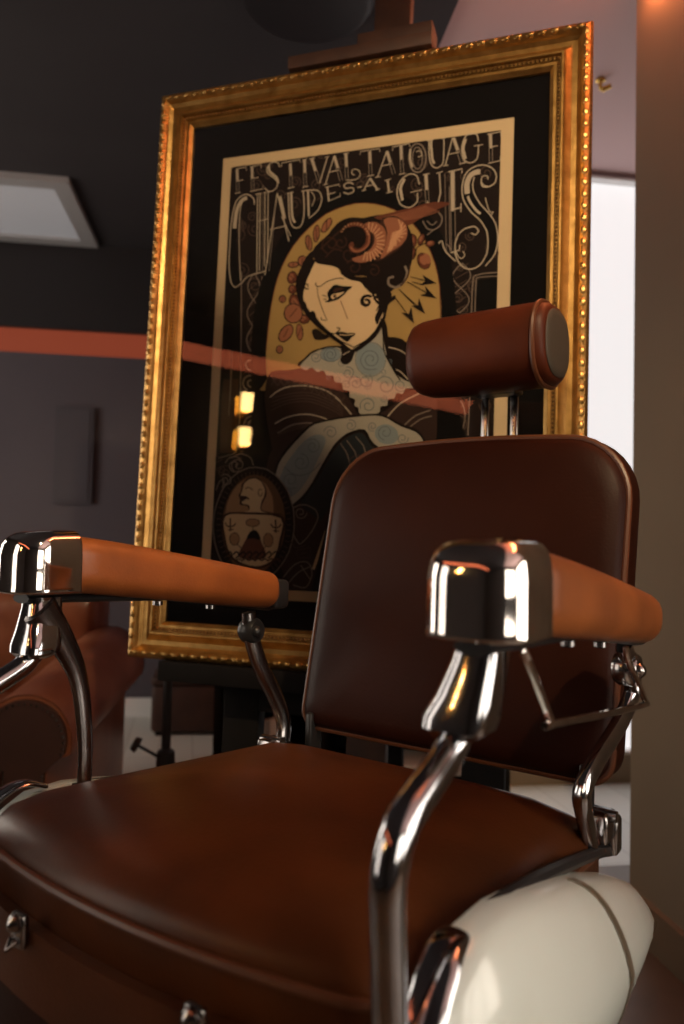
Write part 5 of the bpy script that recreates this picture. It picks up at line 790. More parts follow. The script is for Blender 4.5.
L light 2.7 -160,1058 -159,1042 -157,1021 -155,1002 -152,991 -149,983 -145,977 -140,974 -134,973 -128,975 -124,980 -122,987 -120,999 -120,1018 -122,1041 -124,1058
L light 5.4 -153,1058 -152,1042 -150,1019 -148,1002 -145,993 -142,989 -140,986
L light 2 -164.7,1056 -147.9,1058.6
L light 2 -128.7,1057.5 -118,1058.5
L light 4.5 -113,1059 -108,997
L light 2.5 -118,1058 -109,1058 -98,1057 -88,1054 -83,1048 -80,1041 -79,1033 -80,1025 -83,1016 -87,1009 -94,1002 -102,996 -108,993
L light 1.8 -105.9,1054.7 -102.6,1050.8 -98.2,1045.1 -95.7,1039.1 -96.8,1032.2 -99.7,1024.8 -101.9,1019.6
L light 4 -67,1060 -62,1028
L light 2 -71.9,1059.8 -39.4,1062.7 -38,1056.8
L light 2 -64.1,1042.8 -46.7,1045.3
L light 2 -64.6,1026.8 -35.9,1034.9 -36.2,1041.8
L light 2.9 -6,1059 -8,1060 -12,1063 -16,1064 -21,1064 -25,1062 -28,1060 -28,1057 -26,1054 -24,1052 -19,1051 -14,1052 -9,1051 -6,1049 -5,1045 -5,1043 -8,1040 -13,1039 -18,1038 -22,1040 -26,1042 -29,1043
L light 2.9 3,1050 13,1051
L light 2.7 31,1068 18,1042
L light 4.5 31,1068 49,1040
L light 2 23,1050.5 43.2,1052.5
L light 2 13.1,1041.5 23.3,1042.5
L light 2 43.7,1038.9 54.9,1041
L light 4.5 71,1059 75,1032
L light 2 64.3,1057.7 78.6,1060.4
L light 2 68.7,1029.2 83,1031.9
L light 2.7 142,1040 140,1046 138,1054 135,1060 130,1064 123,1066 117,1066 111,1063 105,1059 100,1053 96,1046 94,1038 93,1030 94,1020 97,1011 100,1003 106,997 114,993 121,991 127,993 133,997 138,1002 139,1009 138,1016 138,1022
L light 5.9 108,1057 106,1051 102,1044 100,1035 102,1026 104,1016 106,1009
L light 2 122.7,1024.9 147.6,1027.5
L grey 8.3 155,1061 161,992
L ink 5.2 155,1061 161,992
L light 5.2 155,1061 158,1026
L light 2 148.7,1060.4 163.7,1061.8
L light 2.9 184,1061 188,1014
L light 2 177.7,1060 191.5,1062.6
L light 2.9 160,1001 162,996 165,991 168,987 172,986 177,986 181,990 184,997 186,1008 188,1015
L grey 1.3 195.9,1056.6 204.3,882.1
L grey 10 212,1060 219,886
L ink 6.9 212,1060 219,886
L light 6.9 212,1060 215,973
L light 2.7 203,1060 232,1063 232,1054
L light 2.7 218,977 233,979
L light 2.2 232,988 232,969
L light 2.7 213,883 231,887 232,898
L grey 1.6 206.3,1028 211.5,886.8
P ink 0 270,1055 266,1057 257,1058 249,1057 244,1052 239,1044 235,1035 234,1025 234,1014 235,1003 239,991 245,980 252,968 260,958 270,948 278,939 284,930 288,921 290,911 292,897 292,881 291,869 286,861 279,857 275,854 280,853 288,854 296,858 301,865 306,876 309,888 310,902 309,916 306,931 300,944 291,958 283,970 274,981 266,991 259,1000 254,1010 251,1020 249,1028 250,1035 253,1041 257,1046 262,1049 268,1052
L light 11.2 270,1052 265,1052 258,1051 252,1048 248,1043 245,1036 243,1029 243,1021 244,1013 244,1007
L light 5 246,1002 248,995 252,987 257,979 262,972 268,965 273,961
L light 2.7 273,1030 273,1027 274,1023 276,1019 279,1018 283,1017 288,1017 292,1018 298,1021 302,1025 303,1031 304,1038 302,1045 299,1051 294,1057 288,1061 282,1064 274,1066 266,1066 258,1064 251,1061 244,1056 239,1049 236,1040 234,1030 233,1020 234,1008 236,997 241,986 247,976 254,966 262,958 270,950 277,941 282,932 287,922 289,911 290,899 290,886 288,874 284,865 279,856 273,850 266,846 258,844 250,845 243,848 236,854 230,862 226,870 223,881 222,891 222,902 225,912 228,921 233,926 238,930 244,933 251,934 258,935 263,934 266,931 269,927 270,924 268,921 266,918 264,917 261,918 257,920 255,921
L light 2.2 288,1017 284,1019 279,1021 275,1025 273,1030 273,1036 274,1040 276,1042 280,1042 284,1041 286,1039 286,1036 287,1033
L light 2.5 258,1042 257,1036 255,1027 256,1016 259,1006 265,994 272,982 281,971 291,959 299,947 305,935 308,922 310,909 310,896 308,884 305,873 299,863 291,854 286,848
L light 2.2 223,886 226,880 230,873 234,869 238,869 241,872 243,875 242,878 240,882 239,884
L light 1.8 282,994.6 284.3,985.6 287.6,973.3 290.9,964.2 294.2,961.7 297.4,962.3 299.1,962.2 297.9,959.4 295.2,955.8 293.2,953.2
L light 2.5 187,905 189,908 191,910 194,910 196,905 198,896 202,888 209,879 218,870 224,864
P dark 0 -129,856 -129,854 -130,851 -131,849 -133,847 -135,846 -137,845 -139,844 -141,844 -143,845 -145,845 -147,846 -149,848 -150,850 -152,852 -153,854 -153,857 -154,860 -153,862 -153,864 -152,867 -151,869 -149,871 -147,872 -145,873 -143,874 -141,874 -139,874 -137,873 -135,872 -133,870 -132,868 -130,866 -129,864 -129,861 -129,858
P rust 0 -131,856 -131,854 -132,852 -133,850 -134,849 -136,848 -137,847 -139,846 -141,846 -143,846 -144,847 -146,848 -148,849 -149,851 -150,853 -151,855 -151,857 -152,859 -151,862 -151,864 -150,866 -149,868 -148,869 -146,870 -145,871 -143,872 -141,872 -139,872 -138,871 -136,870 -134,869 -133,867 -132,865 -131,863 -131,861 -131,859
P terra 0 -137,860 -138,858 -138,857 -139,856 -140,855 -141,854 -142,854 -144,853 -146,854 -147,855 -148,856 -148,858 -149,859 -149,861 -149,862 -148,864 -148,866 -147,867 -146,868 -144,869 -143,869 -142,868 -140,868 -139,867 -138,866 -138,864 -138,863 -137,861
L dark 1.3 -147.5,864.8 -145.7,863.4 -143.2,861.4 -141,859 -139.5,855.8 -138.3,852.2 -137.4,849.7
P dark 0 -128,831 -128,830 -129,828 -129,826 -130,824 -132,823 -133,822 -135,822 -136,821 -138,821 -140,822 -142,822 -144,823 -145,824 -147,826 -148,827 -149,829 -149,831 -150,833 -150,835 -149,837 -148,838 -148,840 -146,841 -145,842 -143,843 -141,843 -139,843 -136,842 -134,841 -132,840 -131,839 -130,837 -129,835 -128,833
P rust 0 -130,832 -130,830 -130,828 -131,827 -132,826 -133,825 -134,824 -136,823 -138,823 -140,823 -142,824 -143,825 -144,826 -145,827 -146,828 -147,830 -148,831 -148,833 -148,834 -147,836 -147,837 -146,839 -145,840 -144,840 -142,841 -141,841 -139,841 -136,841 -135,840 -134,839 -132,838 -132,836 -131,835 -130,833
P terra 0 -136,834 -136,832 -137,831 -138,830 -139,829 -141,829 -143,830 -144,830 -145,831 -145,832 -146,834 -146,836 -145,838 -144,839 -143,840 -141,840 -140,839 -138,838 -137,837 -136,835
L dark 1.3 -144.3,836.3 -142.8,835.3 -140.7,833.9 -138.9,832.2 -137.6,830 -136.6,827.4 -136,825.6
P dark 0 -115,801 -114,797 -112,793 -112,789 -112,785 -113,782 -114,779 -115,776 -117,775 -119,774 -122,773 -125,774 -128,775 -131,777 -134,779 -137,782 -139,785 -142,789 -144,793 -145,798 -146,802 -147,806 -147,810 -146,813 -145,816 -144,818 -142,820 -139,821 -137,822 -134,821 -131,820 -128,818 -125,816 -122,813 -119,809 -117,805
P rust 0 -117,801 -116,797 -114,793 -114,790 -114,786 -114,783 -115,780 -116,778 -118,776 -120,776 -122,775 -125,776 -128,777 -130,778 -133,781 -136,783 -138,787 -140,790 -142,794 -143,798 -144,802 -145,805 -145,809 -144,812 -144,815 -142,817 -140,818 -138,819 -136,820 -134,819 -131,818 -128,816 -126,814 -123,811 -121,808 -119,805
P terra 0 -124,801 -124,799 -123,796 -123,793 -123,791 -123,789 -124,788 -125,787 -127,786 -130,787 -132,788 -134,790 -135,792 -137,795 -138,798 -139,800 -140,803 -140,806 -140,808 -140,810 -139,811 -138,812 -136,813 -134,813 -133,812 -131,810 -129,809 -127,807 -126,804
L dark 1.3 -137.8,807.1 -135.5,804.8 -132.2,801.5 -129.3,797.4 -127.2,791.9 -125.6,785.6 -124.5,781.2
P dark 0 -130,771 -130,769 -130,766 -131,764 -132,763 -133,761 -134,760 -136,759 -138,758 -139,758 -141,759 -143,760 -144,760 -146,762 -147,764 -148,766 -149,768 -150,770 -150,772 -150,775 -150,777 -149,779 -148,781 -147,782 -146,784 -144,784 -142,785 -139,785 -137,784 -136,783 -134,781 -133,780 -132,778 -131,776 -130,773
P rust 0 -132,771 -132,769 -132,767 -133,766 -134,764 -134,763 -136,762 -137,761 -138,760 -139,760 -141,761 -143,762 -145,763 -146,765 -146,766 -147,768 -148,770 -148,772 -148,774 -148,776 -147,778 -146,779 -145,781 -143,782 -142,783 -140,783 -138,782 -136,781 -135,780 -134,778 -133,777 -133,775 -132,773
P terra 0 -138,773 -138,771 -138,770 -139,768 -140,767 -142,767 -144,768 -145,769 -146,771 -146,773 -146,775 -146,777 -145,779 -144,780 -143,780 -141,780 -139,779 -139,778 -138,776
L dark 1.3 -144.9,776.5 -143.5,775.4 -141.6,773.7 -139.9,771.7 -138.7,768.9 -137.8,765.8 -137.1,763.6
P dark 0 -94,761 -94,759 -95,757 -96,756 -97,754 -99,753 -101,752 -103,752 -105,751 -107,751 -110,751 -112,752 -114,753 -116,754 -118,756 -120,757 -121,759 -121,761 -122,763 -122,765 -121,767 -120,768 -119,770 -117,771 -115,772 -113,773 -111,773 -108,773 -106,773 -104,772 -102,771 -100,770 -98,768 -96,767 -95,765 -94,763
P rust 0 -96,761 -96,760 -97,758 -98,757 -99,756 -100,755 -102,754 -104,753 -106,753 -108,753 -110,753 -112,754 -113,755 -115,756 -117,757 -118,758 -119,760 -120,761 -120,763 -120,764 -119,766 -118,767 -117,768 -116,770 -114,770 -112,771 -110,771 -108,771 -106,771 -104,770 -102,770 -101,768 -99,767 -98,766 -97,764 -96,763
P terra 0 -104,764 -104,762 -105,760 -106,759 -108,759 -110,759 -112,759 -113,760 -115,761 -116,762 -116,763 -116,764 -116,766 -115,768 -113,769 -111,770 -110,769 -108,769 -107,768 -105,767 -104,766 -104,765
L dark 1.3 -115.2,766.1 -113.2,765.1 -110.3,763.7 -107.9,762 -106.2,759.8 -105,757.3 -104.1,755.5
P dark 0 -97,936 -96,933 -96,929 -96,926 -96,923 -97,920 -98,918 -100,918 -102,918 -104,918 -106,920 -108,922 -110,924 -111,928 -112,931 -114,935 -114,939 -114,943 -114,946 -114,949 -113,952 -112,953 -110,954 -108,954 -106,954 -104,952 -102,950 -101,947 -99,944 -98,940
P terra 0 -99,936 -98,933 -98,930 -98,927 -98,924 -99,922 -100,921 -101,920 -104,920 -105,922 -106,924 -108,926 -109,929 -110,932 -111,935 -112,939 -112,942 -112,945 -112,947 -111,950 -110,951 -108,952 -107,951 -105,950 -104,948 -102,946 -101,943 -100,940
L dark 1.8 -105.6,947.6 -104.5,924
P dark 0 -80,954 -80,949 -81,945 -82,942 -83,939 -85,937 -86,935 -88,935 -90,935 -91,936 -93,938 -94,941 -95,944 -96,948 -96,952 -96,957 -96,961 -95,965 -94,968 -93,971 -91,974 -90,975 -88,975 -86,975 -84,974 -83,972 -82,969 -81,966 -80,962 -80,958
P terra 0 -82,954 -82,950 -83,947 -84,944 -85,941 -86,939 -87,938 -88,937 -89,937 -90,938 -92,940 -92,942 -93,945 -94,949 -94,952 -94,956 -94,960 -93,963 -92,967 -91,969 -90,971 -89,973 -86,973 -85,972 -84,970 -83,968 -83,965 -82,961 -82,958
L dark 1.8 -88.5,968.4 -87.3,941.6
P dark 0 -57,966 -59,963 -62,960 -64,958 -67,956 -70,955 -72,955 -74,956 -76,957 -77,958 -78,961 -78,964 -77,967 -76,970 -75,974 -73,977 -71,980 -68,983 -66,986 -63,987 -60,988 -58,988 -56,988 -54,987 -53,985 -52,982 -52,979 -52,976 -53,973 -55,969
P terra 0 -59,967 -61,965 -63,962 -65,960 -67,958 -70,958 -71,957 -73,957 -74,958 -75,960 -76,962 -76,964 -75,967 -74,970 -73,973 -71,976 -69,979 -67,981 -65,983 -62,985 -60,986 -58,986 -57,986 -55,985 -54,984 -54,982 -54,979 -55,976 -56,973 -57,970
L dark 1.8 -65.4,984.5 -64.3,958.8
P dark 0 -126,889 -126,887 -127,886 -128,884 -130,883 -132,882 -134,881 -137,881 -140,881 -143,881 -145,882 -148,883 -150,884 -152,886 -153,887 -153,889 -152,892 -151,893 -150,894 -147,895 -145,896 -142,896 -139,896 -136,896 -134,895 -131,894 -129,893 -128,892 -127,890
P terra 0 -129,889 -129,888 -129,886 -130,886 -132,885 -134,884 -136,884 -138,883 -140,883 -142,884 -144,884 -147,885 -148,886 -150,886 -150,888 -151,889 -150,891 -149,892 -148,893 -146,893 -144,894 -142,894 -139,894 -137,894 -135,893 -133,893 -131,892 -130,891 -129,890
L dark 1.8 -139.9,893 -139.5,884.4
P dark 0 -106,894 -106,891 -107,889 -108,887 -110,885 -112,883 -114,882 -116,882 -119,882 -121,883 -124,884 -126,886 -127,888 -129,891 -130,894 -130,896 -130,899 -129,901 -128,904 -127,906 -125,907 -122,908 -120,908 -118,908 -115,907 -113,906 -111,904 -109,902 -108,899 -107,897
P terra 0 -109,894 -109,892 -109,890 -110,888 -111,887 -113,885 -115,885 -117,884 -119,885 -121,885 -122,886 -124,888 -126,890 -127,892 -127,894 -128,896 -128,898 -127,900 -126,902 -125,904 -123,905 -122,906 -120,906 -118,906 -116,905 -114,904 -112,902 -111,901 -110,899 -109,896
L dark 1.8 -118.5,903.2 -117.8,887.1
P dark 0 -153,811 -153,809 -154,808 -154,806 -156,805 -157,804 -159,803 -160,803 -162,803 -164,803 -166,804 -167,806 -169,807 -170,809 -170,811 -171,813 -171,814 -170,816 -169,818 -168,819 -167,820 -165,821 -163,821 -161,821 -160,820 -158,820 -156,818 -155,817 -154,815 -153,813
P terra 0 -155,811 -156,810 -156,808 -157,806 -158,806 -160,805 -162,805 -164,806 -166,807 -167,808 -168,810 -168,812 -168,814 -167,816 -166,817 -165,818 -164,819 -162,819 -160,818 -158,817 -157,816 -156,814 -156,813
L dark 1.8 -162.1,817.3 -161.6,806.6
P dark 0 -137,724 -140,720 -144,717 -147,715 -151,713 -155,712 -158,713 -162,714 -164,716 -166,718 -168,721 -168,725 -168,729 -167,733 -165,738 -163,742 -160,745 -156,748 -152,751 -149,752 -145,753 -141,753 -138,752 -136,750 -134,747 -132,744 -132,740 -132,736 -133,732 -135,728
P terra 0 -139,725 -142,722 -145,719 -148,717 -152,716 -155,715 -158,715 -160,716 -163,717 -164,719 -165,722 -166,726 -166,729 -164,733 -163,737 -160,740 -158,743 -155,746 -152,748 -148,750 -145,751 -142,751 -139,750 -137,748 -135,746 -134,743 -134,740 -134,736 -135,733 -137,729
L dark 1.6 -154.7,724.4 -145.2,743.1
P dark 0 -109,734 -108,730 -108,726 -109,722 -110,719 -111,717 -112,715 -114,714 -116,714 -118,715 -119,716 -121,719 -123,722 -124,725 -125,729 -126,733 -126,737 -126,741 -126,745 -125,748 -124,751 -123,752 -121,753 -119,753 -117,752 -115,751 -114,748 -112,745 -110,742 -109,738
P terra 0 -111,734 -111,730 -110,726 -111,723 -111,721 -112,718 -113,717 -114,716 -116,716 -117,717 -118,718 -120,720 -121,723 -122,726 -123,730 -124,733 -124,737 -124,741 -124,744 -124,746 -123,749 -122,750 -120,751 -118,750 -116,749 -115,747 -114,744 -112,741 -112,737
L dark 1.6 -119.8,726.5 -114.9,742.4
P dark 0 -111,775 -111,771 -113,766 -115,762 -118,759 -122,756 -126,754 -131,754 -136,754 -140,755 -145,758 -149,761 -152,764 -155,769 -157,774 -158,778 -157,783 -156,788 -154,792 -151,795 -147,798 -142,800 -138,800 -133,800 -128,799 -124,796 -120,793 -116,789 -114,785 -112,780
P terra 0 -114,776 -114,771 -115,767 -117,764 -120,760 -123,758 -127,757 -131,756 -135,756 -140,757 -144,760 -147,762 -150,766 -153,770 -154,774 -155,778 -155,783 -154,787 -152,790 -149,794 -146,796 -142,797 -138,798 -133,798 -129,796 -125,794 -121,792 -118,788 -116,784 -114,780
L dark 1.6 -142.4,768.9 -126.2,787.2
P dark 0 -154,696 -154,694 -155,692 -156,691 -157,689 -158,688 -160,687 -162,687 -164,687 -165,688 -167,688 -169,690 -170,691 -171,693 -172,695 -172,697 -172,699 -171,701 -171,703 -169,704 -168,705 -166,706 -164,706 -162,706 -161,706 -159,705 -157,703 -156,702 -155,700 -154,698
P terra 0 -156,696 -156,695 -157,693 -158,692 -159,690 -161,690 -162,689 -163,689 -165,690 -167,691 -168,693 -169,694 -169,696 -170,697 -170,698 -169,700 -169,701 -168,702 -167,703 -165,704 -163,704 -161,704 -160,703 -159,702 -158,701 -157,699 -157,698
L dark 1.6 -165.7,693.6 -160.3,700.5
P dark 0 141,915 141,912 140,909 139,906 138,904 136,902 134,900 131,900 129,900 126,901 124,903 122,905 120,908 119,911 118,914 117,918 118,921 118,924 119,927 121,929 123,931 125,932 128,933 130,933 132,932 135,930 137,928 139,925 140,922 141,919
P rust 0 139,915 139,912 139,910 138,907 136,905 135,903 133,902 131,902 129,902 127,903 125,904 123,906 121,909 120,911 120,914 119,917 119,920 120,923 121,926 122,928 124,930 126,931 128,931 130,931 132,930 134,929 136,926 137,924 138,922 139,918
P terra 0 134,917 134,916 134,914 133,912 132,910 130,909 128,909 127,910 125,911 124,912 123,913 123,915 122,917 122,919 122,920 122,922 123,924 124,925 125,926 126,926 127,927 128,927 130,926 131,925 132,924 133,923 134,921 134,919
P dark 0 140,890 140,887 140,884 138,881 137,879 135,877 133,876 131,875 128,876 126,876 124,878 122,880 120,882 119,886 118,889 118,892 118,895 119,898 120,901 121,903 123,905 125,906 127,907 130,906 132,906 134,904 136,902 138,899 139,896 140,893
P rust 0 138,890 138,887 138,884 137,882 136,880 134,878 132,878 131,877 129,877 127,878 125,879 123,881 122,884 121,886 120,889 120,892 120,895 120,897 121,900 122,902 124,903 126,904 128,905 130,905 132,904 133,902 135,901 136,898 137,896 138,893
P terra 0 134,892 134,890 133,889 133,887 132,886 131,885 130,884 128,884 126,885 124,887 123,890 122,891 122,893 122,895 123,896 123,898 124,899 125,900 126,901 128,901 129,900 130,899 132,898 133,895 133,894
P dark 0 169,875 170,871 171,867 172,864 171,860 170,857 169,855 166,853 164,852 161,852 158,852 155,854 152,856 149,858 146,862 144,865 143,869 142,873 142,877 142,880 143,884 145,886 147,888 150,889 152,889 155,888 159,887 162,885 164,882 167,879
P rust 0 168,874 169,871 170,867 170,864 170,861 169,858 167,856 166,854 163,854 161,853 158,854 155,855 152,857 150,860 148,863 146,866 144,870 144,873 143,876 144,880 144,882 146,885 148,886 150,887 153,887 155,887 158,885 161,883 163,881 166,878
P terra 0 162,874 163,872 163,870 164,868 163,866 163,865 162,863 161,862 159,862 156,862 155,863 153,864 152,866 150,867 149,869 148,871 148,874 148,876 148,877 148,879 149,880 150,881 152,882 155,882 156,881 158,880 160,878 161,876
P dark 0 180,909 180,907 180,906 180,904 178,903 177,901 175,900 173,900 171,899 168,899 166,900 164,900 162,901 161,902 160,904 159,905 159,907 159,908 160,910 161,911 163,913 164,914 166,914 169,915 171,915 173,914 175,914 177,913 178,912 180,910
P rust 0 178,908 178,906 177,904 176,903 174,902 172,902 170,901 168,901 167,901 165,902 164,902 162,903 161,904 161,905 161,907 162,909 162,910 164,911 165,912 167,912 169,913 171,913 173,913 174,912 176,912 177,911 178,910
P terra 0 174,910 174,908 173,907 172,906 170,905 168,905 166,905 165,906 164,907 163,908 164,910 165,911 166,912 168,912 170,912 171,912 172,911 174,910
P dark 0 156,915 155,912 154,910 152,908 151,906 149,905 148,905 146,905 145,906 144,907 143,908 142,910 142,913 142,916 142,918 143,921 144,924 146,926 147,928 149,930 150,931 152,931 153,931 155,930 156,929 157,928 157,926 158,923 157,920 157,918
P rust 0 154,916 154,914 152,911 151,910 150,908 149,907 148,907 146,907 145,908 144,909 144,911 144,913 144,915 144,918 145,920 146,922 147,925 148,926 149,928 151,929 153,929 155,928 155,927 156,925 156,923 156,921 155,918
P terra 0 152,918 151,917 150,916 150,914 148,913 147,913 146,914 145,916 145,918 145,920 146,921 146,922 147,924 148,925 149,926 151,926 152,925 152,922 152,920
P terra 0 170,878 171,875 172,873 172,870 172,868 172,866 171,865 170,864 168,863 165,864 163,865 162,866 160,868 158,870 157,873 156,875 156,878 155,880 155,882 156,884 156,885 158,886 159,887 160,887 162,886 164,885 166,884 167,882 169,880
L dark 2.2 135,876 136,883 138,893 141,901 148,905 156,908 162,910
L dark 1.8 129.1,838.3 184.8,819.4
L dark 1.8 122.2,828 185.8,787.2
L dark 1.8 104.7,813.1 163.2,756.7
L dark 1.8 94.3,799.4 140.4,736.8
L dark 1.8 116,801.4 138.3,778.1
L dark 1.8 133.1,827.1 158.3,817.9
P dark 0 185,820 154,841 162,827 150,818
P dark 0 186,787 161,816 165,800 151,796
P dark 0 163,756 149,791 147,775 132,776
P dark 0 140,737 133,773 128,758 112,762
P cocoa 0 -187,640 -182,646 -177,648 -170,649 -161,650 -151,649 -140,649 -127,650 -113,652 -99,653 -85,651 -71,648 -58,644 -47,639 -38,633 -29,626 -20,618 -12,610 -5,601 2,592 9,583 16,573 24,563 31,552 31,543 18,536 -3,530 -24,523 -45,514 -66,503 -86,491 -102,477 -117,461 -130,448 -139,437 -146,429 -152,424 -157,420 -161,419 -164,424 -166,435 -167,452 -169,470 -174,491 -180,515 -185,537 -189,557 -192,576 -194,594 -193,611 -191,627
P cocoa 0 -162,492 -145,508 -125,511 -104,513 -83,517 -60,519 -36,523 -3,536 32,551 57,549 68,518 70,470 62,425 38,390 3,357 -26,319 -43,266 -53,210 -65,169 -78,166 -93,166 -110,167 -137,218 -166,292 -186,360 -186,413 -176,459
P cocoa 0 87,574 96,577 107,576 117,578 124,585 131,594 137,601 142,606 146,608 153,608 165,608 179,605 190,591 195,556 196,510 194,477 187,467 178,471 168,477 160,484 152,493 140,504 119,514 93,525 75,537 72,550 79,564
P dark 0 79,708 81,712 85,711 90,710 97,710 105,708 112,706 118,703 122,699 129,695 138,691 148,687 156,677 161,657 163,632 163,613 160,607 154,607 148,609 141,609 134,612 126,615 118,619 111,624 104,632 97,643 91,656 86,670 83,684 80,698
L light 2.2 83,689 89,688 99,685 108,682 116,678 124,672 130,668
L light 2.2 95,643 100,641 108,638 115,634 121,628 127,622 131,617
L light 2.9 -181,589 -175,594 -166,601 -156,606 -145,610 -133,612 -120,613 -107,613 -93,612 -79,609 -67,606 -55,602 -44,597 -34,590 -24,582 -15,574 -6,564 3,554 10,546
L light 2.5 -166,530 -158,534 -147,540 -135,544 -122,547 -107,549 -94,549 -82,548 -70,545 -59,542 -50,539 -41,534 -36,531
L grey 2.9 -158,509 -150,513 -139,520 -128,525 -117,528 -105,529 -93,530 -80,529 -67,527 -58,525
L dim 2 -155,503.3 -154.3,513.2
L dim 2 -150.4,504.8 -149.7,515
L dim 2 -145.7,506.4 -145.1,516.7
L dim 2 -141.1,507.9 -140.4,518.3
L dim 2 -136.4,509.3 -135.8,519.9
L dim 2 -131.8,510.7 -131.2,521.4
L dim 2 -127.2,511.9 -126.5,522.7
L dim 2 -122.5,513.1 -121.9,523.9
L dim 2 -117.9,514.1 -117.3,525
L dim 2 -113.3,514.9 -112.7,525.9
L dim 2 -108.7,515.6 -108,526.6
L dim 2 -104,516.1 -103.4,527.1
L dim 2 -99.4,516.5 -98.8,527.5
L dim 2 -94.8,516.7 -94.1,527.7
L dim 2 -90.2,516.8 -89.5,527.7
L dim 2 -85.5,516.7 -84.9,527.5
L dim 2 -80.9,516.5 -80.2,527.2
L dim 2 -76.3,516.2 -75.6,526.8
L dim 2 -71.7,515.8 -71,526.2
L dim 2 -67.1,515.3 -66.4,525.6
L dim 2 -62.4,514.7 -61.8,524.8
L dim 2 -57.8,514.1 -57.2,524.1
L dim 1.6 -176.9,559.4 -166.8,564 -152.1,570.3 -136.2,575 -119.5,577.3 -101.6,577.9 -83.7,576.1 -65.1,570.6 -46.5,562.6 -31.2,555.5 -20.5,549.7 -13,544.7 -8.1,541.3
L dim 1.6 -177.4,568.4 -167.2,572.3 -152.5,577.7 -136.5,581.7 -119.8,583.8 -101.9,584.5 -84,582.8 -65.4,577.2 -46.8,569.3 -31.5,562 -20.8,555.9 -13.3,550.5 -8.3,546.7
L dim 1.6 -177.9,577.4 -167.6,580.6 -152.9,585.1 -136.8,588.4 -120.1,590.3 -102.2,591.1 -84.3,589.4 -65.7,583.9 -47.1,575.9 -31.8,568.5 -21.1,562.1 -13.5,556.2 -8.5,552.1
L dim 1.6 -178.3,586.4 -168.1,588.9 -153.2,592.4 -137.1,595.1 -120.5,596.8 -102.5,597.6 -84.6,596 -66,590.5 -47.4,582.6 -32.1,575.1 -21.3,568.4 -13.7,562 -8.8,557.6
L dim 1.8 -179.8,615.6 -165.4,637.6
L dim 1.8 -181,638.2 -164.3,615.1
L dim 1.8 -163.6,614.6 -149.3,636.5
L dim 1.8 -164.8,637.1 -148.1,614.1
L dim 1.8 -147.5,612.9 -133.2,634.7
L dim 1.8 -148.6,635.3 -132.1,612.3
L dim 1.8 -131.4,610.3 -117.2,632
L dim 1.8 -132.5,632.7 -116.1,609.7
L dim 1.8 -115.4,607 -101.2,628.7
L dim 1.8 -116.5,629.3 -100.2,606.4
L dim 1.8 -99.4,602.9 -85.3,624.5
L dim 1.8 -100.5,625.1 -84.3,602.4
L dim 1.8 -83.5,596.4 -69.4,618
L dim 1.8 -84.5,618.6 -68.4,595.9
L dim 1.8 -67.6,589.2 -53.6,610.7
L dim 1.8 -68.6,611.3 -52.6,588.7
L dim 1.8 -51.7,581.3 -37.8,602.7
L dim 1.8 -52.7,603.3 -36.9,580.8
L dim 1.8 -36,572.7 -22.2,594
L dim 1.8 -36.9,594.5 -21.2,572.2
L dim 1.8 -20.3,563.3 -6.5,584.6
L dim 1.8 -21.2,585.1 -5.6,562.9
L light 2.7 88,536 95,545 105,556 117,567 133,576 151,584 164,590
L grey 2.7 127,520 132,525 141,533 150,540 161,544 173,548 181,550
L grey 2.2 140,517 145,521 153,527 161,532 169,535 178,537 184,538
P dark 0 -117,657 -119,662 -112,668 -104,673 -98,679 -92,685 -83,690 -72,693 -60,696 -49,698 -37,698 -26,697 -18,697 -15,697 -6,702 16,719 44,740 67,752 77,747 82,733 84,719 86,707 86,694 87,681 92,666 99,650 106,637 114,628 123,621 131,616 140,612 149,610 158,608 172,605 185,602 190,599 179,598 158,598 137,593 120,581 103,565 85,552 66,545 47,541 31,542 21,550 15,563 7,576 -4,589 -17,603 -28,615 -34,624 -37,632 -46,638 -69,645 -97,651
P skinblue 0 -112,656 -110,661 -105,666 -100,671 -94,676 -88,682 -80,686 -70,690 -59,692 -49,693 -38,694 -28,694 -20,691 -16,683 -14,672 -10,664 -5,661 1,660 6,663 8,670 9,680 13,690 22,699 35,707 46,716 54,727 61,738 67,741 72,730 75,710 78,692 81,680 83,669 87,659 92,648 99,638 107,629 115,622 123,616 132,612 141,609 150,607 156,606 154,603 148,600 143,598 137,598 131,598 127,598 124,594 123,590 121,587 117,587 112,589 108,589 106,586 105,581 103,577 99,577 94,577 90,576 89,572 89,567 88,563 84,562 78,562 74,561 73,557 73,551 69,547 58,545 42,545 31,546 27,549 26,555 26,559 22,562 19,563 16,565 16,569 18,574 17,578 14,580 8,582 4,584 4,588 4,593 4,597 0,598 -6,599 -11,601 -12,605 -12,611 -14,615 -19,616 -25,617 -29,618 -32,622 -33,628 -35,632 -39,633 -44,632 -49,633 -52,636 -55,641 -58,644 -62,644 -68,642 -72,642 -76,645 -80,649 -84,652 -89,651 -94,648 -99,647 -104,649 -109,652
L blue 1.3 -9.8,658.8 -10.2,657.5 -10.9,655.7 -11.9,654.2 -13.2,653.2 -14.7,652.6 -16.3,652.3 -17.9,652.4 -19.5,652.9 -20.9,653.6 -22.1,654.6 -23,655.8 -23.6,657.1 -23.9,658.4 -23.9,659.7 -23.6,660.9 -23,661.9 -22.2,662.7 -21.3,663.3 -20.2,663.6 -19.1,663.7 -17.2,663.2 -16.3,662.6 -15.6,661.9 -14.9,660.4 -15,658.9 -15.6,657.8 -16.7,657.3 -18.2,657.5
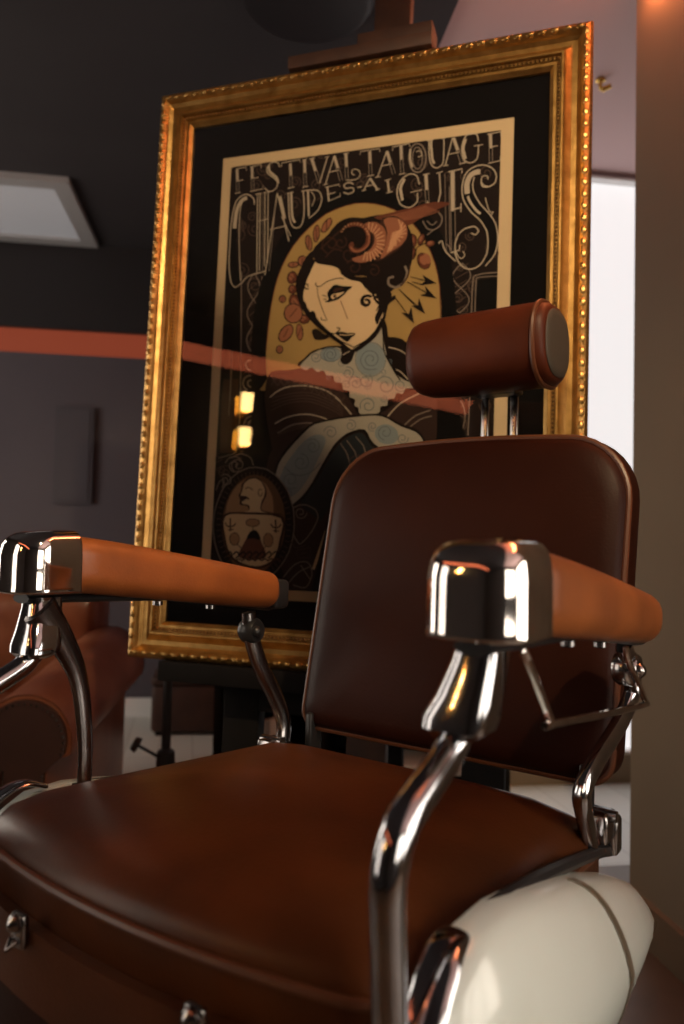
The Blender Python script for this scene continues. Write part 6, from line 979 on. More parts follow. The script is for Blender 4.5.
L blue 1.3 -20.7,617.1 -19.9,618 -19,619.4 -18.3,620.8 -18.2,622.2 -18.5,623.7 -19,625.1 -19.9,626.2 -20.9,627.2 -22.1,627.9 -23.3,628.3 -24.7,628.4 -25.9,628.3 -26.9,627.9 -27.9,627.2 -28.6,626.4 -29.2,624.5 -29,622.7 -28.5,621.8 -27.9,621.1 -26.4,620.2 -24.9,620 -23.6,620.5 -22.8,621.5 -22.8,623 -23.3,623.8
L blue 1.3 73.6,628.1 75,628 76.9,627.8 78.6,628 80,628.6 81.2,629.6 82.1,630.8 82.6,632.1 82.8,633.5 82.8,634.9 82.3,636.2 81.6,637.4 80.7,638.4 79.6,639.2 78.4,639.7 77.3,639.9 76.1,639.8 75.1,639.5 74.2,639 73.5,638.3 73,637.5 72.7,635.7 73.2,634 74.3,632.8 75.6,632.3 76.9,632.4 77.8,633 78.2,633.9
L blue 1.3 -14,609.8 -13.7,611.6 -13.2,614.1 -12.3,616.2 -10.8,617.7 -8.9,618.8 -7,619.5 -4.9,619.6 -2.8,619.3 -0.9,618.7 0.7,617.6 2.1,616.2 3.1,614.7 3.7,613.1 3.9,611.3 3.8,609.8 3.2,608.4 2.4,607.1 1.3,606.2 0.1,605.6 -1.3,605.3 -2.6,605.3 -3.9,605.6 -5,606.2 -6,606.9 -6.7,607.8 -7.2,608.8 -7.5,609.8 -7.2,611.6 -6.2,612.8 -4.9,613.3 -3.6,613.1
L blue 1.3 -50.3,632.1 -49.3,632.4 -47.9,632.8 -46.5,633 -45.3,632.7 -44,632.1 -43,631.4 -42.2,630.5 -41.7,629.4 -41.3,628.4 -41.5,626.3 -41.9,625.4 -42.5,624.7 -43.3,624.2 -44.1,623.8 -45.9,623.8 -47.5,624.4 -48.1,625 -48.9,626.3 -49,627.6 -48.4,628.7 -47.6,629.3 -46.1,629.3 -45.4,628.8 -45,627.9
L blue 1.3 62.7,663.8 59.9,663.7 58.5,663.4 57.4,662.6 56.5,661.7 55.9,660.6 55.7,659.4 55.7,658.1 55.9,657 56.4,655.9 57.2,654.9 58.1,654.2 59,653.7 60.1,653.4 62,653.5 62.9,653.9 63.6,654.4 64.1,655.1 64.5,656.7 64.2,658.2 63.3,659.3 62.1,659.9 60.5,659.8 59.8,659.1 59.7,658
L blue 1.3 76,645.2 74.8,646.7 73.2,648.8 71.3,650.5 69.3,651.3 67.1,651.8 65,651.8 63.1,651.3 61.4,650.3 60,649.1 59.1,647.6 58.5,645.9 58.3,644.2 58.6,642.5 59.2,640.9 60.1,639.5 61.3,638.4 62.7,637.6 64.1,637 65.5,636.9 66.8,637.1 68,637.5 69,638.2 69.8,639.1 70.3,640 70.5,641.1 70.2,643.1 69.7,643.9 69,644.6 68.3,645.2 66.8,645.6 65.6,645.3 64.8,644.6
L blue 1.3 96.2,654.3 94.2,653.4 93,653.1 91.9,653.2 90.8,653.5 89.8,654.1 89,654.8 88.4,655.7 88,656.6 87.8,657.6 88.1,659.4 89.1,660.7 90.6,661.4 92.1,661.3 93.4,660.5 94.2,659.5 94.5,658.2 94.2,657.2 93.5,656.6 92.6,656.3 91.5,656.7
L blue 1.3 21.9,611 21,611.5 19.7,612.3 18.6,613.2 18,614.2 17.5,615.4 17.4,616.6 18,618.7 18.5,619.5 19.3,620.1 20.2,620.6 22.1,620.8 23.1,620.5 24.6,619.6 25.2,618.9 25.8,617.4 25.6,616 24.9,614.9 23.8,614.3 22.6,614.4 21.7,614.9 21.1,615.6 21.3,617
L blue 1.3 37.6,603.6 38.6,602.6 40.2,601.1 41.8,600 43.5,599.6 45.3,599.5 46.9,599.7 48.2,600.4 49.5,601.3 50.4,602.4 51,603.7 51.2,605.1 51.2,606.5 50.8,607.8 50.1,609 49.2,610 48.2,610.7 47,611.2 45.9,611.5 44.8,611.4 43.7,611.1 42.9,610.6 42.2,610 41.7,609.2 41.4,607.5 41.9,606 42.9,604.9 44.1,604.4 45.2,604.5 46,605.2
L blue 1.3 39.6,660.1 39.3,658.8 39,656.9 39.1,655.2 39.7,653.6 40.6,652.2 41.7,651 43.1,650.2 44.6,649.6 46,649.4 47.4,649.5 48.7,650 49.8,650.6 50.6,651.5 51.2,652.6 51.5,653.7 51.3,656 50.8,657 50.1,657.9 49.3,658.6 48.4,659.1 46.5,659.3 45,658.9 44.4,658.3 43.8,657.2 43.8,655.8 44.4,654.8 45.2,654.2
L blue 1.3 79,584.9 80.4,584.3 82.3,583.5 83.9,582.5 85,581.1 85.8,579.5 86.2,578 86.2,576.4 85.9,574.9 85.2,573.6 84.3,572.6 83.2,571.8 81.9,571.2 80.6,571.1 79.3,571.2 78,571.6 77,572.2 76,573.1 75.4,574 75,575.1 74.8,576.1 75.2,578 75.7,578.8 76.3,579.4 77.9,580 79.4,579.8 80.6,579.1 81.2,578 81,576.5
L blue 1.3 50.2,654.1 48.9,655 47.1,656.4 45.3,657.3 43.5,657.5 41.6,657.4 40,656.9 38.7,656.1 37.5,654.9 36.8,653.6 36.4,652.2 36.3,650.6 36.6,649.2 37.2,647.9 38.1,646.7 39.1,645.8 40.3,645.1 41.6,644.8 42.8,644.7 43.9,644.9 45,645.3 45.8,645.9 46.4,646.7 46.8,647.6 46.8,649.4 46.1,651 44.9,652 43.6,652.3 42.4,652.1 41.7,651.3
L blue 1.3 38.4,658.7 37.7,658.1 36.7,657.1 35.6,656.5 34.5,656.3 33.2,656.3 32.1,656.6 31.1,657.1 30.2,657.9 29.5,658.7 29,659.7 28.8,661.6 29.4,663.3 30,663.9 31.4,664.6 33,664.6 34.4,664 35.2,662.9 35.5,661.7 35.3,660.6 34.6,660 33.4,659.7 32.5,660.4
P tattoo 0 80,662 80,657 79,652 78,647 75,643 72,639 69,635 65,633 61,630 57,629 52,629 47,629 42,630 38,632 33,634 29,637 26,641 22,645 20,650 18,655 16,660 16,665 16,671 17,676 18,681 21,685 24,689 27,692 31,695 35,697 40,699 44,699 49,699 54,698 59,696 63,694 67,690 71,687 74,682 76,678 78,673 80,667
L blue 2 62.8,642 55.9,641.7 46.3,641.5 38,643.4 32.2,648.9 27.8,656.5 25.9,663.8 27.4,670.6 31.3,677 36.4,681.3 42.7,682.8 50,682.1 56.1,679.8 60.6,675.4 63.8,669.4 65.2,663.8 64,658.7 60.8,653.9 57,650.7 52.3,649.7 46.9,650.4 42.4,652.1 39.3,655.3 37.1,659.7 36.2,663.8 37.2,667.3 39.5,670.5 42.2,672.5 45.4,673 48.9,672.4 51.8,671.1 53.6,669 54.7,666.2 55,663.8 54.1,662 52.4,660.5 51.1,659.4
L blue 1.6 81.6,662.2 81.2,657.9 80.4,651.9 78.9,646.3 76.6,641.8 73.6,637.5 70.2,634 66.2,631.1 61.7,628.9 57,627.4 52.2,626.8 47.1,627 42.1,628 37.2,629.9 32.5,632.5 28.3,635.8 24.4,639.7 21,644.2 18.3,649.1 16.3,654.3 14.9,659.9 14.3,665.4 14.4,670.9 15.4,676.4 17,681.5 19.3,686.1 22.4,690.4 25.9,694 30,696.8 34.5,699 39.2,700.4 44.2,700.9 49.3,700.6 54.3,699.6 59.1,697.7 63.8,695 68,691.7 71.9,687.1 75.4,682 77.7,678.3
P tattoo 0 -20,678 -20,676 -20,674 -22,672 -23,670 -25,669 -28,667 -30,666 -33,666 -37,665 -40,665 -43,665 -47,666 -50,666 -53,667 -56,669 -59,670 -61,672 -63,674 -64,676 -65,678 -65,680 -65,682 -64,685 -63,686 -62,688 -60,690 -57,691 -54,692 -51,693 -48,694 -45,694 -41,694 -38,693 -35,692 -31,691 -29,690 -26,688 -24,686 -22,684 -21,682 -20,680
L blue 2 -31.8,663.9 -36.7,663.7 -43.6,663.6 -49.5,664.9 -53.7,668.8 -56.8,674.2 -58.2,679.3 -57.2,684 -54.4,688.5 -50.8,691.6 -46.3,692.6 -41.1,692.1 -36.7,690.5 -33.5,687.4 -31.2,683.2 -30.2,679.2 -31,675.6 -33.3,672.2 -36,670 -39.3,669.3 -43.2,669.8 -46.4,671 -48.7,673.3 -50.3,676.4 -50.9,679.2 -50.2,681.7 -48.5,683.9 -46.6,685.4 -44.3,685.7 -41.8,685.3 -39.8,684.3 -38.5,682.9 -37.7,680.9 -37.5,679.2 -38.1,677.9 -39.3,676.9 -40.2,676.2
L blue 1.6 -18.4,678 -18.8,676.3 -19.4,673.9 -20.5,671.6 -22.2,669.8 -24.3,668.1 -26.9,666.7 -29.8,665.6 -33,664.8 -36.3,664.3 -39.9,664.1 -43.5,664.3 -47,664.8 -50.5,665.6 -53.8,666.8 -56.8,668.2 -59.5,669.8 -61.9,671.7 -63.8,673.8 -65.2,675.9 -66.1,678.2 -66.5,680.5 -66.3,682.7 -65.6,684.9 -64.4,686.9 -62.7,688.8 -60.5,690.4 -57.9,691.8 -55,692.9 -51.7,693.8 -48.3,694.3 -44.8,694.4 -41.2,694.2 -37.6,693.7 -34.2,692.8 -30.9,691.7 -27.9,690.2 -25.1,688.3 -22.7,686.2 -21,684.7
L blue 1.8 0.3,612.1 1,615.3 2.2,619.7 4,623.4 7,625.7 10.7,627.2 14.4,627.7 18,627.2 21.6,625.7 24.6,623.7 26.7,621 28.3,617.9 29,614.8 28.7,611.8 27.6,609 26,606.7 23.9,605.2 21.2,604.2 18.6,603.9 16.1,604.4 13.7,605.5 11.8,606.9 10.4,608.7 9.5,610.9 9.2,612.9 9.5,614.8 10.3,616.5 11.4,617.8 12.8,618.6 14.4,619 15.9,619.1 17.3,618.7 18.5,617.9 19.4,617 19.9,616 20.1,614.8
L blue 1.8 47.7,631.2 49.7,628.4 52.3,624.4 54,620.4 53.9,616.7 52.9,612.9 51.1,609.8 48.5,607.6 45.2,606 41.9,605.3 38.6,605.7 35.2,606.9 32.5,608.6 30.4,610.9 28.9,613.8 28.1,616.6 28.2,619.3 29.1,621.9 30.4,624 32.3,625.5 34.6,626.4 36.9,626.8 39.1,626.4 41.3,625.5 43,624.3 44.2,622.7 45,620.9 45.4,619.2 45.2,617.6 44.5,616.1 43.6,615 42.5,614.3 41.2,614 39.9,613.9 38.8,614.3 37.8,615 37.2,615.6
L blue 1.8 63.5,616.5 66.8,619.2 71.6,622.8 76.5,625.1 81.6,625.2 86.9,624 91.4,621.8 95,618.6 97.9,614.4 99.6,610.1 100,605.9 99.2,601.5 97.6,597.9 95,595.1 91.6,593 88,591.9 84.4,592 80.7,592.9 77.6,594.6 75.2,596.9 73.3,599.8 72.3,602.7 72.2,605.6 72.9,608.4 74.1,610.7 75.8,612.4 78.1,613.5 80.3,614 82.5,613.8 84.6,613 86.4,611.9 87.6,610.5 88.3,608.8 88.7,607.2 88.4,605.8 87.7,604.5 87.2,603.6
L blue 1.8 29.5,557.5 29.3,561.2 29.2,566.4 30.1,571 32.5,574.4 35.9,577.1 39.7,578.9 43.7,579.3 47.9,578.8 51.7,577.4 54.7,575.2 57.3,572.1 59,568.9 59.6,565.6 59.3,562.1 58.3,559.2 56.5,556.8 54,555 51.3,553.8 48.6,553.6 45.7,554.1 43.2,555.1 41.2,556.7 39.6,558.8 38.6,561 38.4,563.1 38.7,565.2 39.5,567 40.7,568.3 42.3,569.2 43.9,569.7 45.4,569.7 47,569.2 48.2,568.5 49.1,567.5 49.6,566.3
L blue 1.8 -5.6,650 -2.6,649.5 1.6,648.8 5.2,647.5 7.8,645.2 9.9,642.1 11.2,639.1 11.4,636 10.8,632.9 9.7,630.3 7.8,628.3 5.2,626.8 2.6,626 -0,626.1 -2.8,626.8 -5.1,628 -6.9,629.7 -8.3,631.9 -9.2,634 -9.2,636.2 -8.7,638.3 -7.9,640 -6.5,641.3 -4.8,642.2 -3.1,642.6 -1.4,642.4 0.3,641.8 1.7,641 2.7,639.9 3.4,638.6 3.8,637.3 3.7,636.1 3.3,635 2.7,634.2 1.8,633.7 0.8,633.5
L blue 1.8 125.8,594.2 123.2,593.3 119.5,592 116,591.6 112.8,592.5 109.7,594.2 107.3,596.4 105.7,599.1 104.7,602.1 104.5,605 105.1,607.7 106.5,610.1 108.2,612 110.4,613.2 113,613.8 115.4,613.7 117.7,613 119.8,611.7 121.4,610.1 122.5,608.2 123,606.1 123.1,604.2 122.6,602.4 121.6,600.9 120.4,599.7 119,599.1 117.3,598.8 115.8,599 114.5,599.5 113.3,600.4 112.5,601.4 112,602.5 111.9,603.6 112.4,605.5 113.1,606.1
L blue 1.8 -63.9,673.7 -65,671.6 -66.6,668.6 -68.6,666.3 -71.3,665.2 -74.3,664.7 -77.2,664.9 -79.8,665.9 -82.3,667.6 -84.2,669.5 -85.4,671.8 -86,674.3 -86.1,676.7 -85.3,678.7 -84,680.6 -82.4,681.9 -80.5,682.7 -78.4,682.9 -76.4,682.7 -74.5,681.9 -72.9,680.7 -71.7,679.4 -70.9,677.8 -70.6,676.1 -70.7,674.6 -71.3,673.4 -72.2,672.3 -73.2,671.5 -74.4,671.2 -75.7,671.1 -76.8,671.4 -77.8,671.9 -78.6,672.6 -79.2,673.4 -79.3,675.1
P dark 0 -20,691 -17,691 -12,689 -6,688 1,689 8,691 13,690 13,683 10,674 7,665 3,660 -2,656 -7,655 -12,656 -17,660 -20,664 -20,669 -18,673 -17,678 -18,683 -20,688
L light 2 -14.9,676.2 -11.8,678 -7.4,680.5 -2.8,682.7 2.2,684.4 7.4,685.9 11.1,686.9
P dark 0 -156,345 -162,352 -168,361 -172,371 -172,381 -169,392 -166,404 -164,416 -161,429 -157,441 -150,454 -143,466 -133,479 -118,494 -102,511 -86,524 -74,531 -63,534 -47,536 -23,540 6,543 31,545 49,546 64,546 79,544 94,538 109,529 123,522 136,517 147,514 157,508 165,499 172,488 175,479 175,472 172,467 163,462 145,458 121,454 100,455 82,461 68,471 55,480 48,490 43,500 37,506 25,506 12,502 -1,496 -9,490 -17,483 -24,473 -32,460 -41,446 -50,430 -58,413 -67,396 -77,380 -87,368 -97,358 -108,350 -119,342 -130,335 -139,332 -146,333 -151,338
P skinblue 0 -154,349 -159,356 -164,364 -167,373 -167,382 -165,391 -162,402 -159,414 -156,426 -152,439 -146,451 -138,462 -128,474 -114,490 -98,506 -83,520 -72,526 -60,529 -45,532 -21,536 7,539 31,541 49,542 63,542 77,540 92,534 106,525 119,518 131,513 143,509 153,504 161,497 167,488 169,481 166,476 160,472 150,469 137,465 120,461 104,461 89,466 74,474 62,483 54,493 48,505 41,513 29,514 14,510 1,505 -9,498 -18,490 -27,480 -36,466 -45,450 -54,434 -63,417 -72,400 -82,385 -92,372 -102,362 -112,354 -122,346 -132,340 -140,336 -145,338 -150,343
P tattoo 0 -146,369 -150,376 -151,387 -150,400 -147,413 -141,428 -133,443 -121,460 -107,478 -94,491 -82,499 -71,503 -62,504 -54,502 -48,498 -45,490 -47,480 -53,466 -60,452 -68,434 -77,416 -87,400 -96,387 -106,376 -116,369 -126,366 -138,366
P tattoo 0 114,492 112,488 109,485 105,482 101,481 96,480 91,480 85,481 80,483 75,485 71,489 68,493 65,497 64,501 64,506 64,510 66,514 69,518 73,520 78,522 83,523 88,523 93,522 98,520 103,517 107,514 111,510 113,506 114,501 115,496
L blue 1.6 -109.3,387.8 -113.4,387 -119.2,385.9 -124.7,386 -129.2,387.9 -133.4,390.9 -136.5,394.4 -138.2,398.4 -138.9,402.8 -138.6,406.9 -137,410.5 -134.3,413.6 -131.2,415.9 -127.6,417.1 -123.6,417.4 -119.9,416.9 -116.7,415.4 -113.9,413.2 -111.8,410.7 -110.8,407.9 -110.4,404.8 -110.8,402.1 -112,399.8 -113.9,397.8 -116,396.4 -118.3,395.8 -120.8,395.8 -123.1,396.3 -124.9,397.3 -126.4,398.7 -127.5,400.3 -127.9,401.9 -127.8,403.5 -127.4,404.9 -126.5,406 -125.3,406.7 -124.4,407.2
L blue 1.6 -102,462.9 -97.9,461.5 -92.4,459.3 -87.8,456.4 -85,452.5 -83.2,447.9 -82.6,443.5 -83.4,439.4 -85.4,435.4 -88,432.3 -91.4,430.3 -95.5,429.1 -99.5,428.8 -103.3,429.7 -106.9,431.5 -109.7,433.8 -111.6,436.6 -112.8,439.9 -113.1,443 -112.4,445.9 -110.9,448.5 -109,450.5 -106.6,451.8 -103.8,452.4 -101.2,452.4 -98.9,451.7 -96.7,450.4 -95.1,448.9 -94.1,447.1 -93.6,445.2 -93.6,443.4 -94.2,441.9 -95.2,440.5 -96.4,439.6 -97.7,439.2 -99.2,439.3
L blue 1.6 -85.4,492.6 -81.8,493.2 -76.7,494 -71.9,493.8 -67.9,492 -64.3,489.3 -61.7,486.1 -60.2,482.5 -59.6,478.6 -60,475 -61.5,471.9 -63.8,469.1 -66.5,467.2 -69.7,466.2 -73.2,466 -76.4,466.5 -79.2,467.9 -81.6,469.9 -83.4,472.2 -84.4,474.7 -84.6,477.4 -84.2,479.8 -83.2,481.8 -81.5,483.5 -79.6,484.7 -77.6,485.2 -75.4,485.2 -73.4,484.7 -71.8,483.8 -70.5,482.5 -69.6,481.1 -69.2,479.7 -69.3,478.2 -69.7,476.9 -70.5,476.1 -71.5,475.4
L blue 1.6 -143.7,374.8 -142.5,377.2 -140.6,380.4 -138.3,382.9 -135.4,384.2 -132,384.8 -128.9,384.7 -126,383.7 -123.3,382 -121.3,380 -120,377.6 -119.4,374.9 -119.5,372.4 -120.3,370.2 -121.8,368.1 -123.6,366.6 -125.7,365.8 -128.1,365.5 -130.3,365.6 -132.2,366.4 -134,367.6 -135.3,369 -136.1,370.6 -136.4,372.4 -136.2,374.1 -135.6,375.4 -134.6,376.6 -133.4,377.5 -132.1,377.9 -130.7,378 -129.4,377.8 -128.4,377.2 -127.5,376.4 -126.9,375.6 -126.8,373.8
L blue 1.6 -50.7,510 -49.2,512.7 -47,516.4 -44.3,519.2 -41,520.5 -37.2,521.1 -33.6,520.7 -30.3,519.5 -27.3,517.4 -25.1,514.9 -23.7,512.1 -23.1,508.9 -23.2,506.1 -24.2,503.5 -26,501.2 -28,499.6 -30.4,498.7 -33.2,498.4 -35.7,498.7 -37.9,499.7 -39.9,501.2 -41.3,502.9 -42.1,504.8 -42.4,506.9 -42.2,508.8 -41.5,510.3 -40.3,511.7 -38.9,512.6 -37.4,513 -35.8,513 -34.4,512.7 -33.2,512.1 -32.2,511.1 -31.6,510.1 -31.4,509.1 -31.5,508
L blue 1.6 5.2,534.5 7.9,534.2 11.7,533.6 15,532.5 17.4,530.4 19.3,527.7 20.5,524.9 20.7,522.1 20.2,519.3 19.1,516.9 17.4,515 15,513.6 12.7,512.8 10.2,512.8 7.7,513.4 5.6,514.5 3.9,516 2.6,518 1.9,519.9 1.8,521.9 2.3,523.8 3.1,525.4 4.3,526.6 5.9,527.4 7.5,527.8 9,527.7 10.6,527.2 11.8,526.5 12.8,525.5 13.4,524.3 13.7,523.1 13.2,521.1 12.7,520.3 11.9,519.8 10.4,519.5
L blue 1.6 84.9,488.8 81.8,490.6 77.6,493.3 74.2,496.4 72.5,500.1 71.8,504.2 72,508 73.3,511.4 75.6,514.4 78.3,516.6 81.5,517.8 85.1,518.2 88.4,517.8 91.4,516.4 94,514.4 96,512 97.1,509.3 97.5,506.4 97.2,503.8 96.2,501.5 94.6,499.5 92.7,498.1 90.5,497.4 88.1,497.3 86,497.7 84.2,498.6 82.6,500.1 81.5,501.6 81,503.2 80.9,504.9 81.2,506.5 81.9,507.6 83,508.6 84.1,509.2 85.3,509.3 86.5,509
L blue 1.6 136.5,493.6 135.9,491.1 135,487.7 133.5,484.8 131.3,483.1 128.4,481.8 125.6,481.4 122.9,481.7 120.1,482.8 117.9,484.3 116.3,486.4 115.1,488.8 114.6,491.2 114.9,493.5 115.7,495.7 117,497.5 118.6,498.7 120.7,499.5 122.7,499.7 124.6,499.4 126.4,498.6 127.9,497.5 128.9,496.1 129.5,494.4 129.8,492.9 129.5,491.4 128.9,490.1 128,489.1 127,488.4 125.7,488.1 124.6,488 123.5,488.3 122.6,488.9 121.9,489.6 121.4,491.3
L blue 1.6 61.6,508.5 59.4,508.8 56.3,509.2 53.6,510.2 51.6,511.9 50.1,514.2 49.2,516.4 49,518.8 49.4,521.1 50.3,523.1 51.8,524.6 53.7,525.8 55.7,526.4 57.7,526.4 59.7,525.8 61.5,525 62.8,523.7 63.8,522.1 64.4,520.5 64.5,518.9 64.1,517.3 63.4,516 62.4,515 61.1,514.3 59.8,514 58.5,514.1 57.3,514.5 56.2,515.1 55.5,515.9 55,516.9 54.7,517.9 55.1,519.6 56.2,520.6 57.5,520.9
L blue 1.8 -139.8,434.7 -132.4,428.6 -121.9,420.3 -110.8,414.9 -99.3,414.6 -87.2,417.1 -76.5,421.4 -67.5,428.3 -59.8,436.8 -54.6,443
P teal 0 -81,376 -72,391 -60,408 -49,426 -40,442 -31,459 -22,473 -13,484 -4,492 6,498 16,503 27,506 37,504 45,496 52,485 60,474 68,466 77,460 87,455 102,451 117,448 117,444 90,440 48,435 14,426 -4,407 -13,383 -22,361 -32,344 -41,328 -49,318 -53,316 -56,319 -61,324 -72,332 -87,341 -96,350 -96,358 -89,366
L grey 2.2 -11,484 -7,477 0,468 5,459 9,447 12,434 14,426
L grey 2.2 2,490 7,484 14,475 21,466 25,455 28,443 31,434
L grey 2.2 22,498 26,493 33,486 39,479 43,469 46,458 48,451
P dark 0 -89,895 -103,899 -101,891 -99,880 -105,870 -111,857 -116,845 -119,834 -121,824 -122,815 -122,808 -120,801 -117,793 -113,785 -107,776 -100,767 -92,758 -84,750 -74,741 -64,732 -53,724 -42,715 -29,706 -16,696 -6,688 1,684 6,682 11,681 16,682 20,684 27,688 37,695 48,703 58,712 65,722 70,732 74,743 77,754 79,766 79,777 81,783 81,788 66,801 21,830 -41,868
P skin 0 -84,894 -80,894 -75,891 -68,887 -59,884 -47,881 -38,877 -33,870 -30,862 -25,856 -14,853 -1,852 12,848 24,840 37,828 47,817 54,806 59,795 62,784 65,774 66,764 67,755 66,745 63,736 58,727 52,719 43,712 35,705 26,699 18,694 11,690 7,688 5,688 0,691 -11,700 -25,712 -40,724 -54,736 -68,750 -80,761 -89,771 -95,779 -101,787 -106,795 -110,803 -112,811 -112,822 -110,833 -107,844 -103,856 -98,867 -94,877 -90,885 -87,891
P skin 0 56,784 60,789 65,791 69,790 72,788 76,784 78,779 79,771 79,762 78,753 75,747 71,741 67,738 64,740 60,744 58,751 56,762 56,774
L dark 2.7 57,769 60,776 64,784 67,789 71,788 75,784 78,779 78,771 77,762 75,754 72,747 70,740 67,736
P dark 0 -94,918 -90,925 -83,931 -77,937 -71,941 -66,945 -60,950 -54,958 -47,966 -40,973 -32,978 -23,981 -13,983 -3,983 8,981 21,979 36,981 52,982 67,982 83,978 98,971 110,962 119,952 125,940 130,927 132,915 133,903 133,891 132,879 131,869 128,858 125,848 120,839 115,830 108,824 101,819 94,814 89,810 84,808 80,804 74,799 68,793 64,791 61,794 60,800 57,806 51,809 44,811 39,815 38,820 41,827 42,833 39,839 35,844 30,848 22,850 12,850 4,851 -4,853 -10,856 -16,860 -19,866 -21,873 -24,879 -30,882 -36,884 -44,885 -51,884 -59,884 -67,884 -74,886 -81,888 -87,893 -91,900 -94,909
P dark 0 -96,916 -93,914 -91,910 -90,904 -92,898 -95,890 -98,882 -101,874 -105,865 -108,856 -109,848 -110,839 -111,830 -112,821 -113,812 -112,804 -108,795 -103,788 -97,780 -90,772 -81,765 -77,760 -78,758 -83,758 -88,761 -95,766 -102,773 -109,781 -114,789 -120,798 -124,808 -128,819 -130,831 -132,843 -130,856 -126,869 -121,880 -117,890 -113,897 -109,904 -104,910 -99,914
L dark 3.6 -81,760 -86,765 -94,773 -101,780 -104,788 -106,795 -108,800
L dark 3.1 -100,830 -102,830 -104,830 -105,830 -106,831 -107,832 -108,832 -109,833 -110,834 -110,835 -110,836 -110,837 -110,838 -110,839 -109,840 -108,841 -106,841 -105,841 -103,840 -102,839 -102,838 -102,837 -102,836 -103,836
L skin 2.7 -100,792 -97,786 -94,779 -89,772 -81,764 -71,757 -65,752
L umber 2.7 -3,921 0,918 4,915 7,911 9,906 10,902 10,898 9,894 7,891 5,888 2,886 -1,885 -4,884 -8,884 -11,885 -14,886 -17,888 -19,891 -21,894 -22,896 -22,899 -22,902 -22,904 -20,906 -19,907 -17,908 -15,909 -13,909 -11,909 -9,908 -8,907 -7,906 -6,905 -5,903 -5,901 -5,900
L umber 2.7 -59,906 -62,908 -66,912 -70,916 -72,920 -73,924 -73,928 -73,932 -71,936 -69,939 -66,941 -63,942 -60,943 -56,943 -53,942 -50,941 -47,939 -44,937 -42,934 -41,932 -41,929 -41,926 -41,924 -43,922 -44,920 -46,919 -48,918 -50,918 -52,918 -54,919 -55,920 -56,921 -57,922 -58,924 -58,926 -58,927
L umber 2.7 -22,940 -20,938 -18,935 -17,932 -16,929 -17,926 -17,924 -18,921 -20,920 -22,918 -24,917 -27,917 -29,917 -32,918 -34,919 -36,921 -37,922 -38,924 -39,926 -39,928 -39,930 -38,931 -37,933 -36,934 -35,934 -34,935 -32,935 -31,934 -29,934 -28,933 -28,932 -27,931 -26,929 -27,928
L umber 2.7 -14,880 -12,881 -9,884 -6,886 -2,886 1,886 5,885 8,883 11,881 13,879 15,876 16,873 16,870 16,867 15,865 14,863 12,861 10,860 8,859 6,859 4,859 1,860 0,861 -2,862 -3,864 -4,866 -5,867 -5,869 -4,870 -4,872 -3,873 -2,873 -1,874 0,874 1,874 2,873 3,873
L umber 2.7 41,872 43,872 47,872 50,871 52,870 55,868 57,866 58,864 59,861 60,859 60,856 59,854 58,852 56,851 55,850 53,849 51,849 49,849 47,849 45,850 44,852 43,853 42,854 41,856 41,858 41,859 42,860 43,861 44,862 46,863 47,862 48,862 49,861 50,860
L umber 3.6 -76,918 -72,922 -65,928 -57,935 -48,943 -38,951 -28,958 -15,963 -3,967 6,970
L umber 3.1 -64,898 -59,903 -52,910 -45,915 -38,914 -31,912 -26,909
L grey 5 116,863 118,859 120,854 122,848 121,841 118,833 115,827 110,822 103,819 97,817 92,819 86,822 82,826 81,830 81,835 82,839 85,840 90,841 93,841
L umber 3.6 128,866 127,858 125,847 122,837 117,830 112,824 108,820
L dark 5.9 45,800 44,801 41,803 38,804 36,804 33,803 31,803 29,802 28,800 26,798 26,796 25,794 25,792 26,790 27,789 28,787 29,786 31,785 32,784 34,783 35,783 37,784 39,785 40,786 41,787 41,789 41,791 40,792 39,793 38,794 37,794
L dark 5 49,843 52,839 58,834 60,828 59,821 54,814 50,810 45,811 40,815 37,818
L dark 5 50,799 54,794 59,787 66,783 76,787 89,794 98,799
L dark 6.8 98,796 93,793 86,788 80,782 78,773 76,763 75,754 72,747 69,742 67,738
L dark 5.4 -85,734 -84,729 -82,722 -79,717 -73,716 -67,716 -61,717 -57,719 -53,722 -50,724
P dark 0 -88,735 -88,729 -85,723 -82,717 -76,715 -70,713 -64,713 -57,714 -50,716 -47,718 -50,721 -56,724 -62,727 -67,732 -72,736 -77,738 -81,739 -86,737
P dark 0 -90,896 -84,895 -73,892 -63,890 -54,889 -44,889 -36,888 -30,884 -25,880 -20,875 -16,870 -13,864 -8,859 -3,855 4,851 11,848 20,847 30,846 37,844 41,840 43,834 46,829 50,823 54,818 57,813 57,810 54,807 50,806 45,809 39,814 33,819 28,824 24,830 19,835 12,838 4,840 -4,842 -11,846 -18,850 -23,855 -26,860 -28,866 -32,870 -39,874 -49,878 -59,880 -68,882 -76,884 -82,886 -87,890 -91,894
L dark 5.4 45,841 43,841 40,841 37,840 35,839 34,838 32,836 32,834 32,832 32,830 32,828 33,826 35,824 36,823 38,822 40,821 41,821 43,821 45,822 46,823 47,824 48,825 48,826 48,828 47,830 46,831 45,832 44,833 43,833 42,833 40,832 40,831
L dark 5.4 37,804 35,804 32,804 29,804 27,802 25,801 24,799 23,796 22,794 23,792 23,789 24,787 26,786 28,784 30,783 32,782 34,782 35,782 37,783 38,784 40,785 40,786 41,788 41,789 40,791 39,793 38,794 37,795 35,796 34,795 33,795 32,794 32,793
L dark 5.4 60,816 58,816 56,816 54,816 52,815 50,813 49,812 49,810 48,808 49,806 49,804 50,803 51,801 52,800 54,800 56,799 57,799 59,799 60,800 61,800 62,801 62,802 63,803 63,804 63,806 62,807 61,808 60,809 58,809 56,809 56,808
P dark 0 57,813 61,817 67,817 73,816 80,813 87,809 90,803 89,796 85,787 80,779 76,770 71,762 67,754 64,747 62,741 60,739 57,742 55,748 54,755 56,761 60,768 62,776 61,789 58,803
